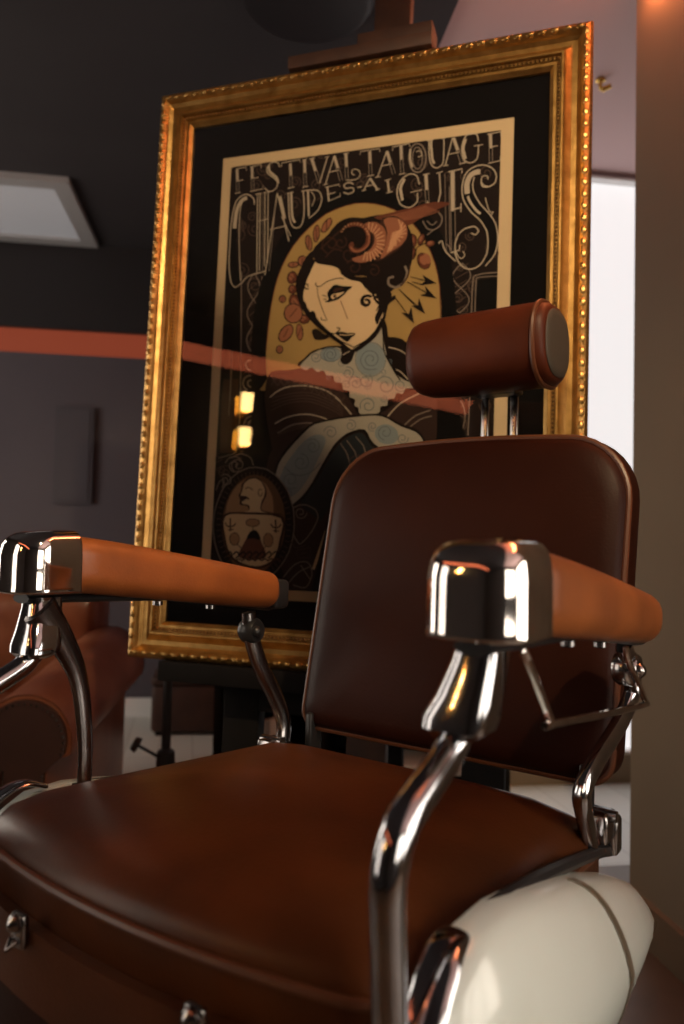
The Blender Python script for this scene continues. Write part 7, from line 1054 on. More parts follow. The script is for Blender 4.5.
L ink 2.2 -69,763 -68,762 -67,759 -65,757 -62,756 -59,756 -57,755
P rust 0 44,977 49,980 64,982 80,984 95,986 112,988 128,990 144,993 159,996 174,997 189,996 203,993 210,990 203,986 189,982 175,977 164,972 153,967 143,962 134,957 126,953 118,950 110,952 102,956 92,961 75,966 54,972
L terra 1.6 65.9,975.2 77,976.5 93,978.4 109.7,980.7 127.9,983.8 146.7,987.3 159.9,989.8
L terra 1.6 73.3,972.9 84.8,974.1 101.1,975.8 117.8,978 135.2,981 153,984.5 165.4,987
L terra 1.6 80.8,970.6 92.5,971.7 109.2,973.3 125.9,975.3 142.6,978.3 159.2,981.7 170.8,984.1
L terra 1.6 88.2,968.4 100.2,969.3 117.3,970.7 133.9,972.6 149.9,975.5 165.4,978.9 176.2,981.4
L terra 1.6 95.6,966.1 107.9,966.9 125.3,968.1 141.9,969.9 157.1,972.7 171.6,976.1 181.6,978.6
L terra 1.6 103,963.8 115.6,964.5 133.3,965.5 149.9,967.1 164.4,970 177.8,973.4 187,975.8
P umber 0 59,968 64,975 72,976 81,977 88,976 96,973 103,969 109,964 114,957 118,950 120,942 120,933 119,925 116,917 111,910 105,904 98,898 89,893 80,888 72,884 65,881 58,879 53,879 48,880 47,884 52,892 59,902 64,915 63,933 59,953
P terra 0 66,969 70,972 77,974 84,973 91,972 98,969 105,965 110,960 115,954 118,947 119,939 119,931 117,923 113,917 108,911 101,906 94,902 87,898 80,894 73,889 66,884 62,884 63,892 68,903 72,915 74,925 75,935 74,944 72,953 67,962
L peach 2.9 76,896 82,903 89,912 94,916 92,913 87,905 83,899
L peach 2.9 77,901 83,907 90,915 95,920 96,918 95,912 94,908
L peach 2.9 78,906 84,912 90,919 96,923 100,923 102,920 104,917
L peach 2.9 80,912 84,916 91,922 98,927 103,928 108,927 111,926
L peach 2.9 81,917 85,921 92,926 99,930 105,933 111,934 116,935
L peach 2.9 82,922 87,925 94,930 100,934 107,938 112,941 116,944
L peach 2.9 83,927 88,930 95,933 102,938 107,943 111,948 114,952
L peach 2.9 84,932 89,934 97,937 103,941 106,947 107,955 108,960
L peach 2.9 85,937 91,939 99,941 104,944 104,952 101,961 99,967
P umber 0 18,961 22,966 31,968 40,969 47,968 53,966 59,962 64,957 68,951 71,944 73,937 74,930 73,922 71,914 68,905 63,897 56,891 48,885 40,881 31,878 22,877 14,878 5,881 -3,886 -6,890 -1,892 8,892 17,894 25,898 33,904 39,910 42,918 43,927 41,936 34,945 23,954
P terra 0 22,962 25,966 34,968 42,967 49,966 55,962 61,958 66,953 69,947 72,941 73,934 73,926 72,918 69,911 65,903 60,896 53,890 44,885 36,881 28,879 19,879 12,880 5,882 -1,886 -2,890 4,892 14,894 24,897 32,902 39,907 44,914 47,922 47,931 45,940 37,948 27,956
L peach 2.7 33,947 33,968
L peach 2.7 38,946 42,965
L peach 2.7 42,943 51,960
L peach 2.7 46,939 58,952
L peach 2.7 49,934 64,943
L peach 2.7 51,929 68,934
L peach 2.7 52,924 70,923
L peach 2.7 52,918 70,913
L peach 2.7 51,913 68,903
L peach 2.7 48,908 64,894
L peach 2.7 45,905 58,888
L peach 2.7 41,902 50,883
L peach 2.7 37,901 41,880
L peach 2.7 32,901 32,880
L peach 2.7 28,902 23,883
L rust 9.5 -16,965 -12,966 -4,967 2,967 9,966 16,963 22,959 26,954 30,947 32,941 33,934 32,927 31,921 27,915 22,910 16,907 10,906 4,907 -1,909 -4,912 -6,917 -7,920 -5,922 -2,923 0,924
L terra 4.5 -7,917 -5,914 -2,910 1,907 6,905 12,905 18,906 24,909 29,913 33,918 35,924 35,930 35,937 32,944 28,951 26,956
L peach 2.2 -26,952 -30,954
L peach 2.2 -23,957 -27,960
L peach 2.2 -18,961 -22,965
L peach 2.2 -13,964 -15,968
L peach 2.2 -6,966 -8,970
L peach 2.2 0,966 0,970
L peach 2.2 7,964 8,969
L peach 2.2 14,962 16,966
L peach 2.2 19,958 22,961
L peach 2.2 24,953 28,955
L peach 2.2 28,947 32,948
L peach 2.2 30,941 34,941
L grey 2.7 152,958 154,953 158,946 162,940 166,938 171,936 176,936 181,938 186,941 190,945 192,950 193,955 193,961 191,965 188,970 185,972
L grey 2.2 161,957 164,954 168,949 172,947 176,948 180,952 182,954
L grey 2.2 176,936 162,926
L dark 2.2 -84,843 -84,841 -84,838 -82,835 -80,834 -76,833 -72,834 -68,836 -63,840 -57,843 -50,845 -42,847 -34,848 -28,848 -23,847 -19,846
L umber 1.8 -80,833.2 -79.6,828.2 -78.8,820.8 -77.1,812.4 -74.1,802.7 -70.2,792 -66.1,781.6 -61.5,771.4 -56.7,761.5 -53.3,754.7
P ink 0 -54,807 -55,810 -56,814 -56,818 -54,821 -52,824 -49,827 -46,830 -43,833 -40,834 -35,834 -29,832 -22,830 -14,829 -5,828 1,827 -1,824 -6,821 -10,818 -12,816 -13,814 -16,811 -20,808 -26,803 -32,800 -39,798 -46,797 -51,796 -56,796 -59,797 -61,798 -60,799 -56,800 -53,801 -53,803 -53,804
P skin 0 -47,808 -47,810 -45,812 -42,814 -39,814 -34,815 -29,815 -24,816 -20,817 -17,816 -18,815 -22,812 -25,810 -29,808 -33,806 -36,805 -39,804 -41,802 -43,802 -45,804 -47,806
P umber 0 -35,808 -35,807 -36,806 -37,805 -38,805 -39,806 -41,806 -41,807 -42,808 -42,810 -41,811 -39,812 -37,812 -36,811 -35,809
P umber 0 -43,821 -41,823 -38,826 -34,827 -28,827 -22,826 -18,825 -20,823 -25,821 -29,820 -33,818 -36,817 -39,817 -41,818 -43,819
L rust 1.6 -24.6,797.3 -22.4,792.4 -19.4,785.5 -16.2,778.2 -12.8,770 -9.4,761.4 -6.9,755.4
L umber 1.8 -67.5,813.5 -57.6,809
L umber 1.8 -65.1,804 -57.4,802.7
P ink 0 -33,725 -30,727 -24,728 -19,728 -15,727 -11,726 -7,724 -2,724 4,724 8,724 11,723 12,722 12,720 10,718 6,715 3,713 0,709 -3,706 -6,705 -11,707 -15,710 -20,714 -25,718 -31,722
L skin 1.8 -24.2,721.9 -19.7,721.2 -13.3,720.3 -7.1,719.7 -1.4,720 4.2,720.6 8,721
L ink 2.5 -44,726 -41,726 -37,724 -33,725 -29,728 -25,732 -23,735 -25,737 -28,737 -31,738
L ink 2.5 -84,768 -79,762 -72,753 -65,744 -59,738 -52,731 -44,725 -37,719 -29,714 -21,708 -10,702 1,697 9,692
L ink 2.7 9,691 16,695 26,700 36,705 43,711 50,718 57,726 62,735 67,745 70,752
P dark 0 -96,774 -94,777 -91,779 -87,779 -84,777 -81,772 -80,768 -80,764 -81,761 -83,759 -85,759 -88,761 -90,763 -93,766 -95,771
L ink 2.7 68,752 70,742 72,728 74,714 75,700 76,686 81,670 92,651 105,630 115,616
P dark 0 -110,303 -110,293 -112,283 -113,274 -115,264 -118,255 -121,246 -125,238 -129,230 -134,222 -139,215 -145,209 -151,203 -157,198 -164,193 -171,189 -178,186 -186,184 -193,182 -201,181 -208,182 -216,182 -224,184 -231,186 -239,190 -246,194 -253,198 -259,204 -266,210 -271,217 -277,224 -282,232 -286,240 -290,249 -294,258 -297,268 -299,278 -300,288 -301,298 -302,308 -301,319 -300,329 -299,339 -297,349 -294,358 -290,367 -286,376 -282,384 -277,392 -271,399 -265,406 -259,412 -252,417 -245,421 -238,425 -231,428 -223,430 -216,431 -208,432 -200,431 -192,430 -185,428 -177,425 -170,422 -163,417 -156,412 -150,406 -144,400 -138,393 -133,386 -128,378 -124,369 -120,361 -117,352 -115,342 -113,332 -111,323 -110,313
L dim 2 -126.4,307.2 -116,307.4
L dim 2 -126.3,295.3 -115.9,294.5
L dim 2 -127.2,283.6 -116.9,281.7
L dim 2 -129,272.1 -119,269.2
L dim 2 -131.7,261.1 -122.1,257.2
L dim 2 -135.4,250.6 -126.3,245.7
L dim 2 -139.9,240.8 -131.4,235.1
L dim 2 -145.2,231.8 -137.4,225.2
L dim 2 -151.2,223.7 -144.3,216.4
L dim 2 -157.9,216.6 -151.9,208.6
L dim 2 -165.2,210.6 -160.2,202
L dim 2 -173,205.7 -169,196.7
L dim 2 -181.2,202.1 -178.4,192.8
L dim 2 -189.7,199.8 -188,190.2
L dim 2 -198.5,198.8 -197.9,189.1
L dim 2 -207.3,199.1 -208,189.4
L dim 2 -216.1,200.8 -218,191.2
L dim 2 -224.8,203.8 -227.8,194.4
L dim 2 -233.3,208.1 -237.5,199
L dim 2 -241.4,213.6 -246.7,205
L dim 2 -249.1,220.3 -255.4,212.3
L dim 2 -256.2,228.1 -263.6,220.8
L dim 2 -262.8,236.9 -271,230.4
L dim 2 -268.5,246.6 -277.6,241.1
L dim 2 -273.5,257.1 -283.2,252.5
L dim 2 -277.7,268.3 -287.9,264.7
L dim 2 -280.9,279.9 -291.5,277.4
L dim 2 -283.1,291.9 -294,290.5
L dim 2 -284.3,304.1 -295.4,303.9
L dim 2 -284.5,316.3 -295.6,317.3
L dim 2 -283.7,328.4 -294.7,330.5
L dim 2 -281.9,340.3 -292.5,343.5
L dim 2 -279,351.7 -289.3,355.9
L dim 2 -275.2,362.5 -285,367.7
L dim 2 -270.6,372.5 -279.6,378.7
L dim 2 -265,381.7 -273.3,388.8
L dim 2 -258.7,389.9 -266.1,397.8
L dim 2 -251.7,397.1 -258.1,405.6
L dim 2 -244.2,403 -249.5,412.1
L dim 2 -236.1,407.7 -240.3,417.2
L dim 2 -227.7,411.1 -230.6,420.9
L dim 2 -219,413.2 -220.7,423.1
L dim 2 -210.1,413.9 -210.6,423.9
L dim 2 -201.2,413.2 -200.5,423.1
L dim 2 -192.3,411.1 -190.4,420.8
L dim 2 -183.6,407.8 -180.6,417.2
L dim 2 -175.2,403.1 -171.1,412.1
L dim 2 -167.3,397.3 -162,405.7
L dim 2 -159.8,390.3 -153.5,398.1
L dim 2 -152.8,382.4 -145.7,389.4
L dim 2 -146.6,373.4 -138.6,379.6
L dim 2 -141.1,363.7 -132.4,369
L dim 2 -136.4,353.2 -127.1,357.6
L dim 2 -132.5,342.2 -122.8,345.6
L dim 2 -129.5,330.8 -119.4,333.1
L dim 2 -127.5,319.1 -117.2,320.4
L grey 2.5 -109,303 -109,296 -110,287 -111,277 -113,269 -115,261 -117,253 -120,245 -124,238 -127,231 -132,224 -136,218 -141,212 -146,206 -151,201 -157,197 -163,193 -169,189 -175,186 -181,184 -188,182 -195,181 -201,180 -208,180 -215,181 -221,182 -228,184 -235,187 -241,190 -247,193 -253,197 -259,202 -265,207 -270,213 -275,219 -280,226 -284,233 -288,240 -291,248 -294,256 -297,264 -299,273 -301,282 -302,291 -303,300 -303,308 -303,317 -302,326 -301,335 -299,344 -297,352 -294,360 -291,368 -288,376 -284,384 -280,390 -275,397 -270,403 -265,408 -259,413 -253,418 -247,422 -241,425 -234,428 -228,430 -221,432 -214,432 -207,433 -200,432 -194,431 -187,430 -180,428 -174,425 -168,421 -162,418 -156,413 -150,408 -145,403 -140,397 -135,391 -130,384 -126,377 -123,369 -120,362 -117,354 -114,346 -112,337 -111,329 -110,319 -109,310 -109,303
P bronze 0 -130,304 -130,294 -131,285 -132,276 -134,267 -137,258 -140,250 -144,242 -148,234 -152,228 -157,221 -162,216 -167,211 -173,206 -179,203 -185,200 -192,198 -198,197 -205,196 -211,197 -218,198 -224,200 -230,203 -236,207 -242,212 -248,217 -253,223 -258,229 -263,236 -267,244 -270,252 -274,261 -276,270 -278,279 -280,288 -280,298 -281,308 -280,318 -280,327 -278,337 -276,346 -274,355 -270,363 -267,371 -263,379 -258,386 -253,392 -248,398 -242,403 -236,407 -230,410 -224,413 -217,415 -210,416 -204,416 -197,415 -191,414 -184,411 -178,408 -172,404 -166,399 -161,394 -156,388 -151,381 -147,374 -143,366 -139,358 -136,350 -134,341 -132,332 -131,322 -130,313
P tan 0 -160,324 -161,315 -164,306 -167,298 -170,291 -175,284 -180,277 -185,271 -191,266 -197,262 -203,259 -210,257 -216,256 -223,256 -230,256 -236,258 -242,261 -248,265 -253,270 -258,275 -263,282 -266,289 -269,297 -272,305 -273,313 -274,322 -274,331 -273,340 -272,349 -269,358 -266,366 -262,374 -258,381 -253,388 -248,394 -242,398 -235,402 -229,406 -222,408 -215,409 -209,409 -202,408 -196,406 -190,402 -184,398 -179,394 -174,388 -170,381 -166,374 -163,367 -161,358 -160,350 -159,341 -159,332
P umber 0 -225,334 -220,337 -219,340 -219,342 -220,344 -222,346 -224,347 -229,348 -235,348 -239,349 -241,351 -242,354 -241,356 -240,359 -238,362 -238,364 -240,366 -243,367 -245,369 -244,372 -242,375 -240,379 -239,384 -239,390 -238,396 -234,400 -229,405 -223,408 -217,410 -211,411 -205,410 -200,408 -194,405 -190,401 -185,396 -181,390 -179,385 -177,379 -177,373 -178,368 -180,364 -183,359 -185,354 -187,348 -189,342 -184,337 -165,333 -140,330 -136,328 -174,327 -234,327 -273,328 -270,330 -245,332
P cream 0 -223,335 -218,337 -216,340 -216,343 -216,345 -218,348 -221,350 -225,350 -231,351 -234,352 -236,353 -236,355 -235,357 -232,358 -228,360 -227,362 -230,364 -235,366 -239,369 -239,373 -237,377 -235,382 -235,386 -234,391 -233,395 -230,399 -225,403 -220,406 -215,407 -210,408 -205,408 -200,406 -195,403 -191,400 -188,395 -184,389 -182,384 -181,379 -182,374 -183,370 -184,365 -187,361 -189,355 -190,349 -191,342 -188,336 -174,332 -156,330 -153,328 -180,328 -221,328 -249,329 -249,330 -234,332
P umber 0 -242,366 -240,368 -237,369 -233,369 -229,369 -225,368 -222,366 -219,364 -217,362 -217,361 -220,361 -225,362 -230,362 -234,362 -237,361 -240,360 -242,362 -242,364
L umber 2.2 -229,384 -227,386 -224,388 -221,388 -217,387 -213,384 -211,382
L umber 2 -187.7,376.3 -187.9,374.8 -188.2,372.6 -188.8,370.8 -189.7,369.7 -190.9,368.9 -192,368.6 -193.3,368.9 -194.5,369.6 -195.5,370.8 -196.3,372.4 -196.9,374.3 -197.2,376.2 -197.2,378.2 -196.8,380.1 -196.1,381.7 -195.2,382.9 -194.1,383.7 -192.9,384 -191.6,383.5 -190.3,382.5 -189.4,381.8
P umber 0 -280,326 -267,332 -248,333 -225,333 -194,333 -160,331 -136,325 -129,311 -132,292 -136,273 -138,257 -142,242 -148,230 -158,221 -170,215 -182,211 -196,210 -210,210 -224,214 -238,219 -251,227 -262,237 -269,250 -274,265 -277,281 -281,297 -283,314
P cream 0 -274,323 -263,328 -246,329 -225,328 -196,328 -164,327 -141,321 -135,308 -138,290 -142,273 -144,259 -148,245 -153,234 -161,226 -172,220 -183,216 -195,215 -209,216 -222,219 -235,224 -247,231 -257,240 -264,252 -269,267 -272,281 -276,296 -278,311
P rust 0 -238,235 -235,248 -226,264 -219,277 -216,284 -214,288 -211,291 -206,292 -200,293 -196,291 -192,287 -189,280 -186,272 -180,261 -173,248 -171,237 -177,232 -189,229 -201,228 -215,228 -229,230
P dark 0 -220,274 -219,279 -215,286 -211,291 -206,293 -200,294 -196,292 -191,286 -187,278 -186,272 -189,272 -196,274 -203,276 -209,275 -216,274
P umber 0 -190,310 -190,308 -191,306 -193,305 -195,303 -198,302 -201,301 -204,301 -208,301 -212,301 -215,302 -218,303 -221,304 -222,306 -224,308 -224,310 -224,312 -223,314 -221,315 -219,317 -216,318 -213,319 -209,319 -206,319 -202,319 -199,318 -196,317 -193,316 -191,314 -190,312
P tan 0 -191,310 -192,309 -193,307 -194,306 -196,304 -199,304 -202,303 -205,302 -208,302 -211,303 -214,303 -217,304 -219,305 -221,307 -222,308 -222,310 -222,311 -221,313 -220,314 -218,316 -215,316 -212,317 -209,318 -206,318 -202,317 -200,317 -197,316 -194,315 -193,313 -192,312
P umber 0 -236,274 -236,271 -237,268 -238,265 -240,262 -242,261 -244,259 -247,259 -249,258 -252,259 -254,260 -257,262 -259,264 -260,267 -261,270 -262,273 -262,276 -261,279 -260,282 -258,284 -256,286 -254,287 -251,288 -248,288 -246,288 -243,286 -241,284 -239,282 -238,280 -237,277
P tan 0 -238,274 -238,271 -239,268 -240,266 -241,264 -243,262 -245,261 -247,260 -249,260 -252,261 -254,262 -256,263 -257,265 -258,268 -259,270 -260,273 -260,276 -259,278 -258,281 -257,283 -255,285 -253,286 -251,286 -248,286 -246,286 -244,285 -242,283 -240,281 -239,279 -238,276
P umber 0 -156,273 -156,270 -156,266 -158,264 -159,261 -161,259 -163,258 -166,257 -168,257 -171,258 -173,259 -176,261 -178,263 -179,266 -180,269 -180,272 -180,276 -180,279 -178,282 -177,284 -175,286 -173,288 -170,288 -168,288 -165,288 -163,286 -160,284 -158,282 -157,279 -156,276
P tan 0 -157,273 -158,270 -158,267 -159,265 -160,262 -162,261 -164,259 -166,259 -168,259 -171,259 -173,260 -175,262 -176,264 -177,267 -178,270 -179,272 -178,275 -178,278 -177,281 -176,283 -174,285 -172,286 -170,287 -168,287 -165,286 -163,285 -162,283 -160,281 -159,279 -158,276
L umber 2.2 -206,302 -205,292
L umber 2.2 -242,262 -230,252
L umber 2.2 -172,260 -182,250
L umber 3.6 -262,319 -260,290
L umber 3.1 -274,309 -272,306 -270,303 -267,301 -263,300 -259,300 -255,301 -252,303 -249,306 -248,308
L umber 2.7 -266,293 -253,294
L umber 3.6 -153,318 -151,289
L umber 3.1 -164,308 -162,306 -160,303 -158,301 -154,300 -150,300 -146,301 -143,303 -141,306 -139,308
L umber 2.7 -157,293 -144,293
L dark 3.6 -265,238 -263,240 -261,243 -258,245 -256,243 -253,240 -252,237 -254,235 -257,232 -260,230
L umber 2.9 -259,224 -257,226 -254,228 -251,230 -248,229 -246,226 -244,224
L dark 3.6 -249,239 -248,241 -245,244 -242,245 -240,244 -237,241 -236,238 -238,235 -241,233 -244,231
L umber 2.9 -244,224 -242,226 -238,229 -236,230 -233,229 -230,227 -228,225
L dark 3.6 -234,239 -232,241 -229,244 -227,246 -224,244 -221,241 -220,238 -222,236 -226,233 -228,232
L umber 2.9 -228,225 -226,227 -223,229 -220,231 -217,230 -214,227 -212,226
L dark 3.6 -218,240 -216,242 -214,245 -211,246 -208,245 -206,242 -205,239 -207,236 -210,234 -213,232
L umber 2.9 -212,226 -210,227 -207,230 -204,231 -202,230 -199,228 -197,226
L dark 3.6 -202,240 -201,242 -198,245 -196,247 -193,245 -190,242 -189,239 -191,237 -195,234 -197,233
L umber 2.9 -197,226 -195,228 -192,230 -189,232 -186,231 -183,228 -182,227
L dark 3.6 -187,240 -185,243 -183,246 -180,247 -178,246 -175,243 -174,240 -176,237 -179,235 -182,233
L umber 2.9 -182,227 -180,228 -176,231 -174,232 -171,231 -168,229 -166,227
L dark 3.6 -172,241 -170,243 -167,246 -165,248 -162,246 -160,243 -159,240 -161,238 -164,235 -167,234
L umber 2.9 -166,227 -164,229 -161,232 -158,233 -156,232 -153,229 -151,228
L dark 3.6 -156,242 -155,244 -152,247 -150,248 -147,247 -144,244 -144,241 -145,238 -149,236 -151,234
L umber 2.9 -151,228 -149,230 -146,232 -143,233 -140,232 -138,230 -136,228
L grey 2.5 -112,344 -107,347 -99,350 -90,351 -81,350 -72,346 -64,342 -59,337 -56,330 -55,324 -57,316 -61,307 -65,299 -69,292 -74,286 -78,280 -84,274 -90,268 -95,266 -100,271 -106,279 -109,285
L grey 2 -80.4,333.9 -81.3,331.4 -82.7,327.9 -84.6,325.1 -87.2,323.3 -90.3,322.1 -93.4,321.6 -96.4,321.9 -99.4,323 -101.9,324.5 -103.8,326.5 -105.2,328.9 -106,331.3 -106,333.8 -105.3,336.2 -104.2,338.2 -102.6,339.8 -100.6,340.9 -98.5,341.6 -96.4,341.7 -94.3,341.3 -92.4,340.5 -91,339.4 -89.8,337.9 -89.1,336.4 -88.9,334.9 -89.1,333.4 -89.6,332 -90.4,331 -91.5,330.2 -92.6,329.7 -93.8,329.5 -95,329.7 -96,330 -96.7,330.6 -97.3,331.4
L dim 2 -100.1,252.9 -69,259.2 -68,237.9 -97.5,235.9 -100.1,252.9
L dim 2 -91.1,245.2 -77,248.3
L grey 2.5 -129,193 -122,202 -112,214 -102,223 -91,228 -81,229 -73,227 -68,221 -64,211 -63,201 -66,191 -70,181 -76,174 -86,173 -97,176 -105,178
L grey 2.2 -119,177 -113,185 -104,196 -95,205 -85,211 -74,216 -67,219
L grey 2.2 -90,221 -66,190
L dim 2.2 -116,274 -113,269 -108,262 -103,258 -96,259 -87,262 -81,264
L grey 2.2 -268,454 -262,457 -253,461 -244,463 -235,461 -226,458 -220,454 -216,448 -214,442 -212,437
L grey 2.2 -301,381 -299,387 -296,395 -293,401 -289,404 -284,405 -281,404 -282,399 -284,392 -286,387
L grey 2.2 -256,422 -258,424 -262,428 -264,431 -265,435 -265,439 -264,442 -262,445 -260,448 -257,449 -254,450 -250,450 -247,449 -244,448 -241,446 -239,444 -238,441 -238,439 -238,436 -239,434 -240,432 -242,431 -244,430 -246,430 -249,430 -250,430 -252,431 -254,432 -254,434 -255,435 -255,437 -255,438 -254,439 -253,440 -252,440 -251,441 -250,441
L grey 2.2 -289,415 -286,416 -282,417 -278,417 -275,417 -272,415 -269,413 -267,410 -266,408 -265,405 -265,402 -266,400 -268,397 -270,396 -273,395 -275,394 -278,394 -280,395 -282,396 -284,398 -285,400 -286,402 -286,403 -286,405 -285,407 -284,408 -282,409 -281,409 -279,409 -278,409 -276,408 -275,407 -274,406 -274,405 -274,404 -275,403
P cream 0 -64,214 -37,300 -51,233 -58,212
L dim 1.8 142.5,322.9 147.3,322 153,321.9 157.4,324.4 160.5,328.2 161.6,332.6 161.1,337.1 158.8,340.8 155.5,343.4 151.6,344.3 147.8,343.9 144.7,342 142.7,339.3 142,336.2 142.5,333.1 144.2,330.8 146.5,329.2 148.9,328.8 151.3,329.2 153,330.5 154,332.2 154.2,333.9 153.7,335.5 152.6,336.5 151.5,337.1
L dim 1.8 133.3,307.6 132.4,303.1 132.3,297.8 134.7,293.6 138.3,290.6 142.6,289.5 147,289.8 150.5,291.8 153,294.9 153.9,298.4 153.5,302 151.7,304.9 149.1,306.9 146.1,307.6 143.2,307.2 140.9,305.8 139.4,303.7 139,301.4 139.4,299.2 140.6,297.6 142.2,296.6 143.9,296.4 145.4,296.8 146.4,297.8 147,298.8
L dim 1.8 304,166 302.5,169.8 299.8,175.9 295,179.1 289.4,180.5 284,179.4 279.4,176.5 276.5,172.2 275.4,167.4 276.3,166 278.7,166 282.2,166 286.2,166 289.9,166 292.9,166 294.6,166 294.4,168.1 292.8,170.3 290.6,171.4 288.2,171.6 286.3,170.9 284.8,169.6 284.3,167.9 284.2,166.5
L dim 1.8 44.5,289.8 49,294 55,297.9 61.5,298.3 67.6,296.5 72.1,292.6 74.8,287.6 75.1,282.2 73.5,277.3 70.1,273.8 65.8,271.6 61.2,271.5 57,272.9 54,275.7 52.2,279.2 52.2,282.7 53.5,285.9 55.8,288 58.6,289.1 61.3,289 63.7,287.9 65.2,286.2 65.8,284.2 65.4,282.5 64.7,281.1
L dim 1.8 279.9,422.3 280.6,418.2 280.7,413.3 278.5,409.7 275.4,407.1 271.5,406.2 267.7,406.7 264.6,408.7 262.4,411.6 261.6,414.9 262,418.1 263.7,420.6 266,422.3 268.6,422.8 271.2,422.4 273.2,420.9 274.5,419 274.9,416.9 274.5,414.9 273.4,413.5 272,412.7 270.5,412.6 269.1,413 268.3,413.9 267.8,414.9
L dim 1.8 200.7,284.7 206.3,286.9 212.5,290.5 215.4,296 216.3,302 214.6,307.6 211.1,312.1 206.3,314.6 201.1,315.3 196.4,313.9 192.6,310.9 190.6,306.9 190.2,302.6 191.5,298.9 194,295.9 197.3,294.4 200.7,294.1 203.6,295.3 205.8,297.3 206.8,299.7 206.8,302.2 205.8,304.2 204.3,305.6 202.5,306 200.9,305.9
L dim 1.8 74.5,178.6 81.6,178.8 89.9,180.4 95.4,185.2 98.8,191.3 99.1,198 97.1,204.1 92.8,208.6 87.4,211.2 81.6,211.4 76.2,209.7 72.4,206.1 70.2,201.7 70.1,197.1 71.7,193 74.7,190.2 78.4,188.6 82.1,188.8 85.3,190.1 87.4,192.4 88.4,195.1 88.1,197.6 87,199.6 85.1,200.7 83.4,201.2
L dim 1.8 51.1,432.7 49.3,440.6 45.6,449.4 38.7,454.6 30.6,457.3 22.7,456.4 15.9,453.1 11.6,447.5 9.7,440.9 10.9,434.4 14.2,428.9 19.3,425.3 25,423.7 30.4,424.5 34.8,427 37.5,430.9 38.4,435.2 37.4,439.2 35.2,442.5 32,444.4 28.6,445 25.7,444.3 23.5,442.6 22.7,440.4 22.5,438.4
L dim 1.8 -18.3,185.8 -22.2,179.5 -25.5,171.4 -24.1,166 -20.2,166 -14,166 -7,166 -0.2,166 5.5,166 9,166 10.4,167.1 9.2,172.3 6.3,176.7 1.9,179.3 -2.9,180.2 -7.3,179.1 -10.9,176.8 -12.9,173.5 -13.5,170 -12.5,166.9 -10.5,166 -8,166 -5.4,166 -3.3,166 -1.8,166
L dim 1.8 28.3,373.6 35.9,370.6 45.2,368.5 53.1,371 59.4,375.9 62.7,382.5 63.3,389.8 60.8,396.3 56.3,401.6 50.3,404.4 44,405 38.4,403.1 34.1,399.5 32.1,394.8 31.9,389.8 33.8,385.6 36.9,382.3 40.8,380.8 44.8,380.7 47.9,382.1 50.2,384.4 51,387.1 50.8,389.8 49.3,391.7 47.7,393
L dim 1.8 166.9,173.7 168.2,178.8 170.8,184.4 175.4,187.6 180.6,189 185.7,188.1 190,185.6 192.6,181.8 193.7,177.5 192.8,173.3 190.6,169.8 187.3,167.7 183.6,166.8 180.1,167.5 177.3,169.3 175.7,171.9 175.1,174.8 175.9,177.4 177.4,179.5 179.5,180.6 181.7,180.9 183.5,180.3 184.9,179.1 185.4,177.6 185.4,176.3
L dim 1.8 233.8,436 232.4,439.5 230.1,443.3 226.6,445.2 222.9,445.8 219.5,444.8 216.7,442.8 215.2,439.8 214.9,436.6 215.9,433.7 217.7,431.4 220.2,430.1 222.9,429.8 225.2,430.6 227,432.1 227.9,434.1 228,436.2 227.2,438 226,439.3 224.4,440 222.9,440 221.7,439.4 220.8,438.5 220.6,437.4
L dim 1.8 134,245.4 134.5,239.6 133.9,232.7 130.2,227.8 125.2,224.5 119.5,223.6 114,224.7 109.6,227.7 106.8,232 106.1,236.7 107.1,241.2 109.9,244.6 113.5,246.8 117.5,247.3 121.2,246.3 123.9,244.1 125.6,241.3 125.8,238.3 125,235.6 123.2,233.7 121,232.6 118.8,232.6 116.9,233.3 115.8,234.8 115.2,236.1
L dim 1.8 137.7,184.9 141.8,184.6 146.6,185 150.1,187.5 152.5,190.8 153.1,194.7 152.4,198.4 150.2,201.2 147.2,203.1 143.9,203.6 140.7,202.9 138.3,201 136.7,198.6 136.4,195.9 137,193.4 138.6,191.6 140.6,190.5 142.7,190.4 144.6,190.9 146,192.2 146.7,193.6 146.7,195.1 146.2,196.4 145.2,197.1 144.3,197.5
L dim 1.8 230,300.9 231.7,295.7 232.6,289.3 230.3,284.1 226.5,280.1 221.6,278.1 216.4,278 211.9,280 208.5,283.3 206.9,287.5 206.9,291.8 208.6,295.5 211.4,298.2 214.9,299.4 218.4,299.3 221.3,297.8 223.4,295.5 224.2,292.8 224,290.2 222.8,288.1 221.1,286.7 219.1,286.2 217.2,286.5 216,287.6 215.1,288.7
L dim 1.8 137.7,432.9 141,430.1 145.3,427.4 149.8,427.2 153.8,428.6 156.7,431.4 158.4,434.9 158.3,438.7 157,442.1 154.4,444.6 151.4,446 148.2,446 145.4,445 143.5,442.9 142.5,440.5 142.6,438 143.6,435.8 145.3,434.3 147.3,433.6 149.2,433.7 150.8,434.5 151.7,435.7 152,437.1 151.6,438.4 151.1,439.3
L dim 1.8 219.3,429.7 215.7,428.1 211.3,426.9 207.3,428.1 204.1,430.5 202.1,433.8 201.5,437.5 202.4,440.8 204.4,443.5 207.2,445 210.3,445.3 213.1,444.4 215.3,442.6 216.5,440.3 216.8,437.8 216.1,435.6 214.7,433.9 212.9,433.2 211,433.1 209.4,433.7 208.2,434.9 207.6,436.3 207.7,437.6 208.3,438.6 209,439.3
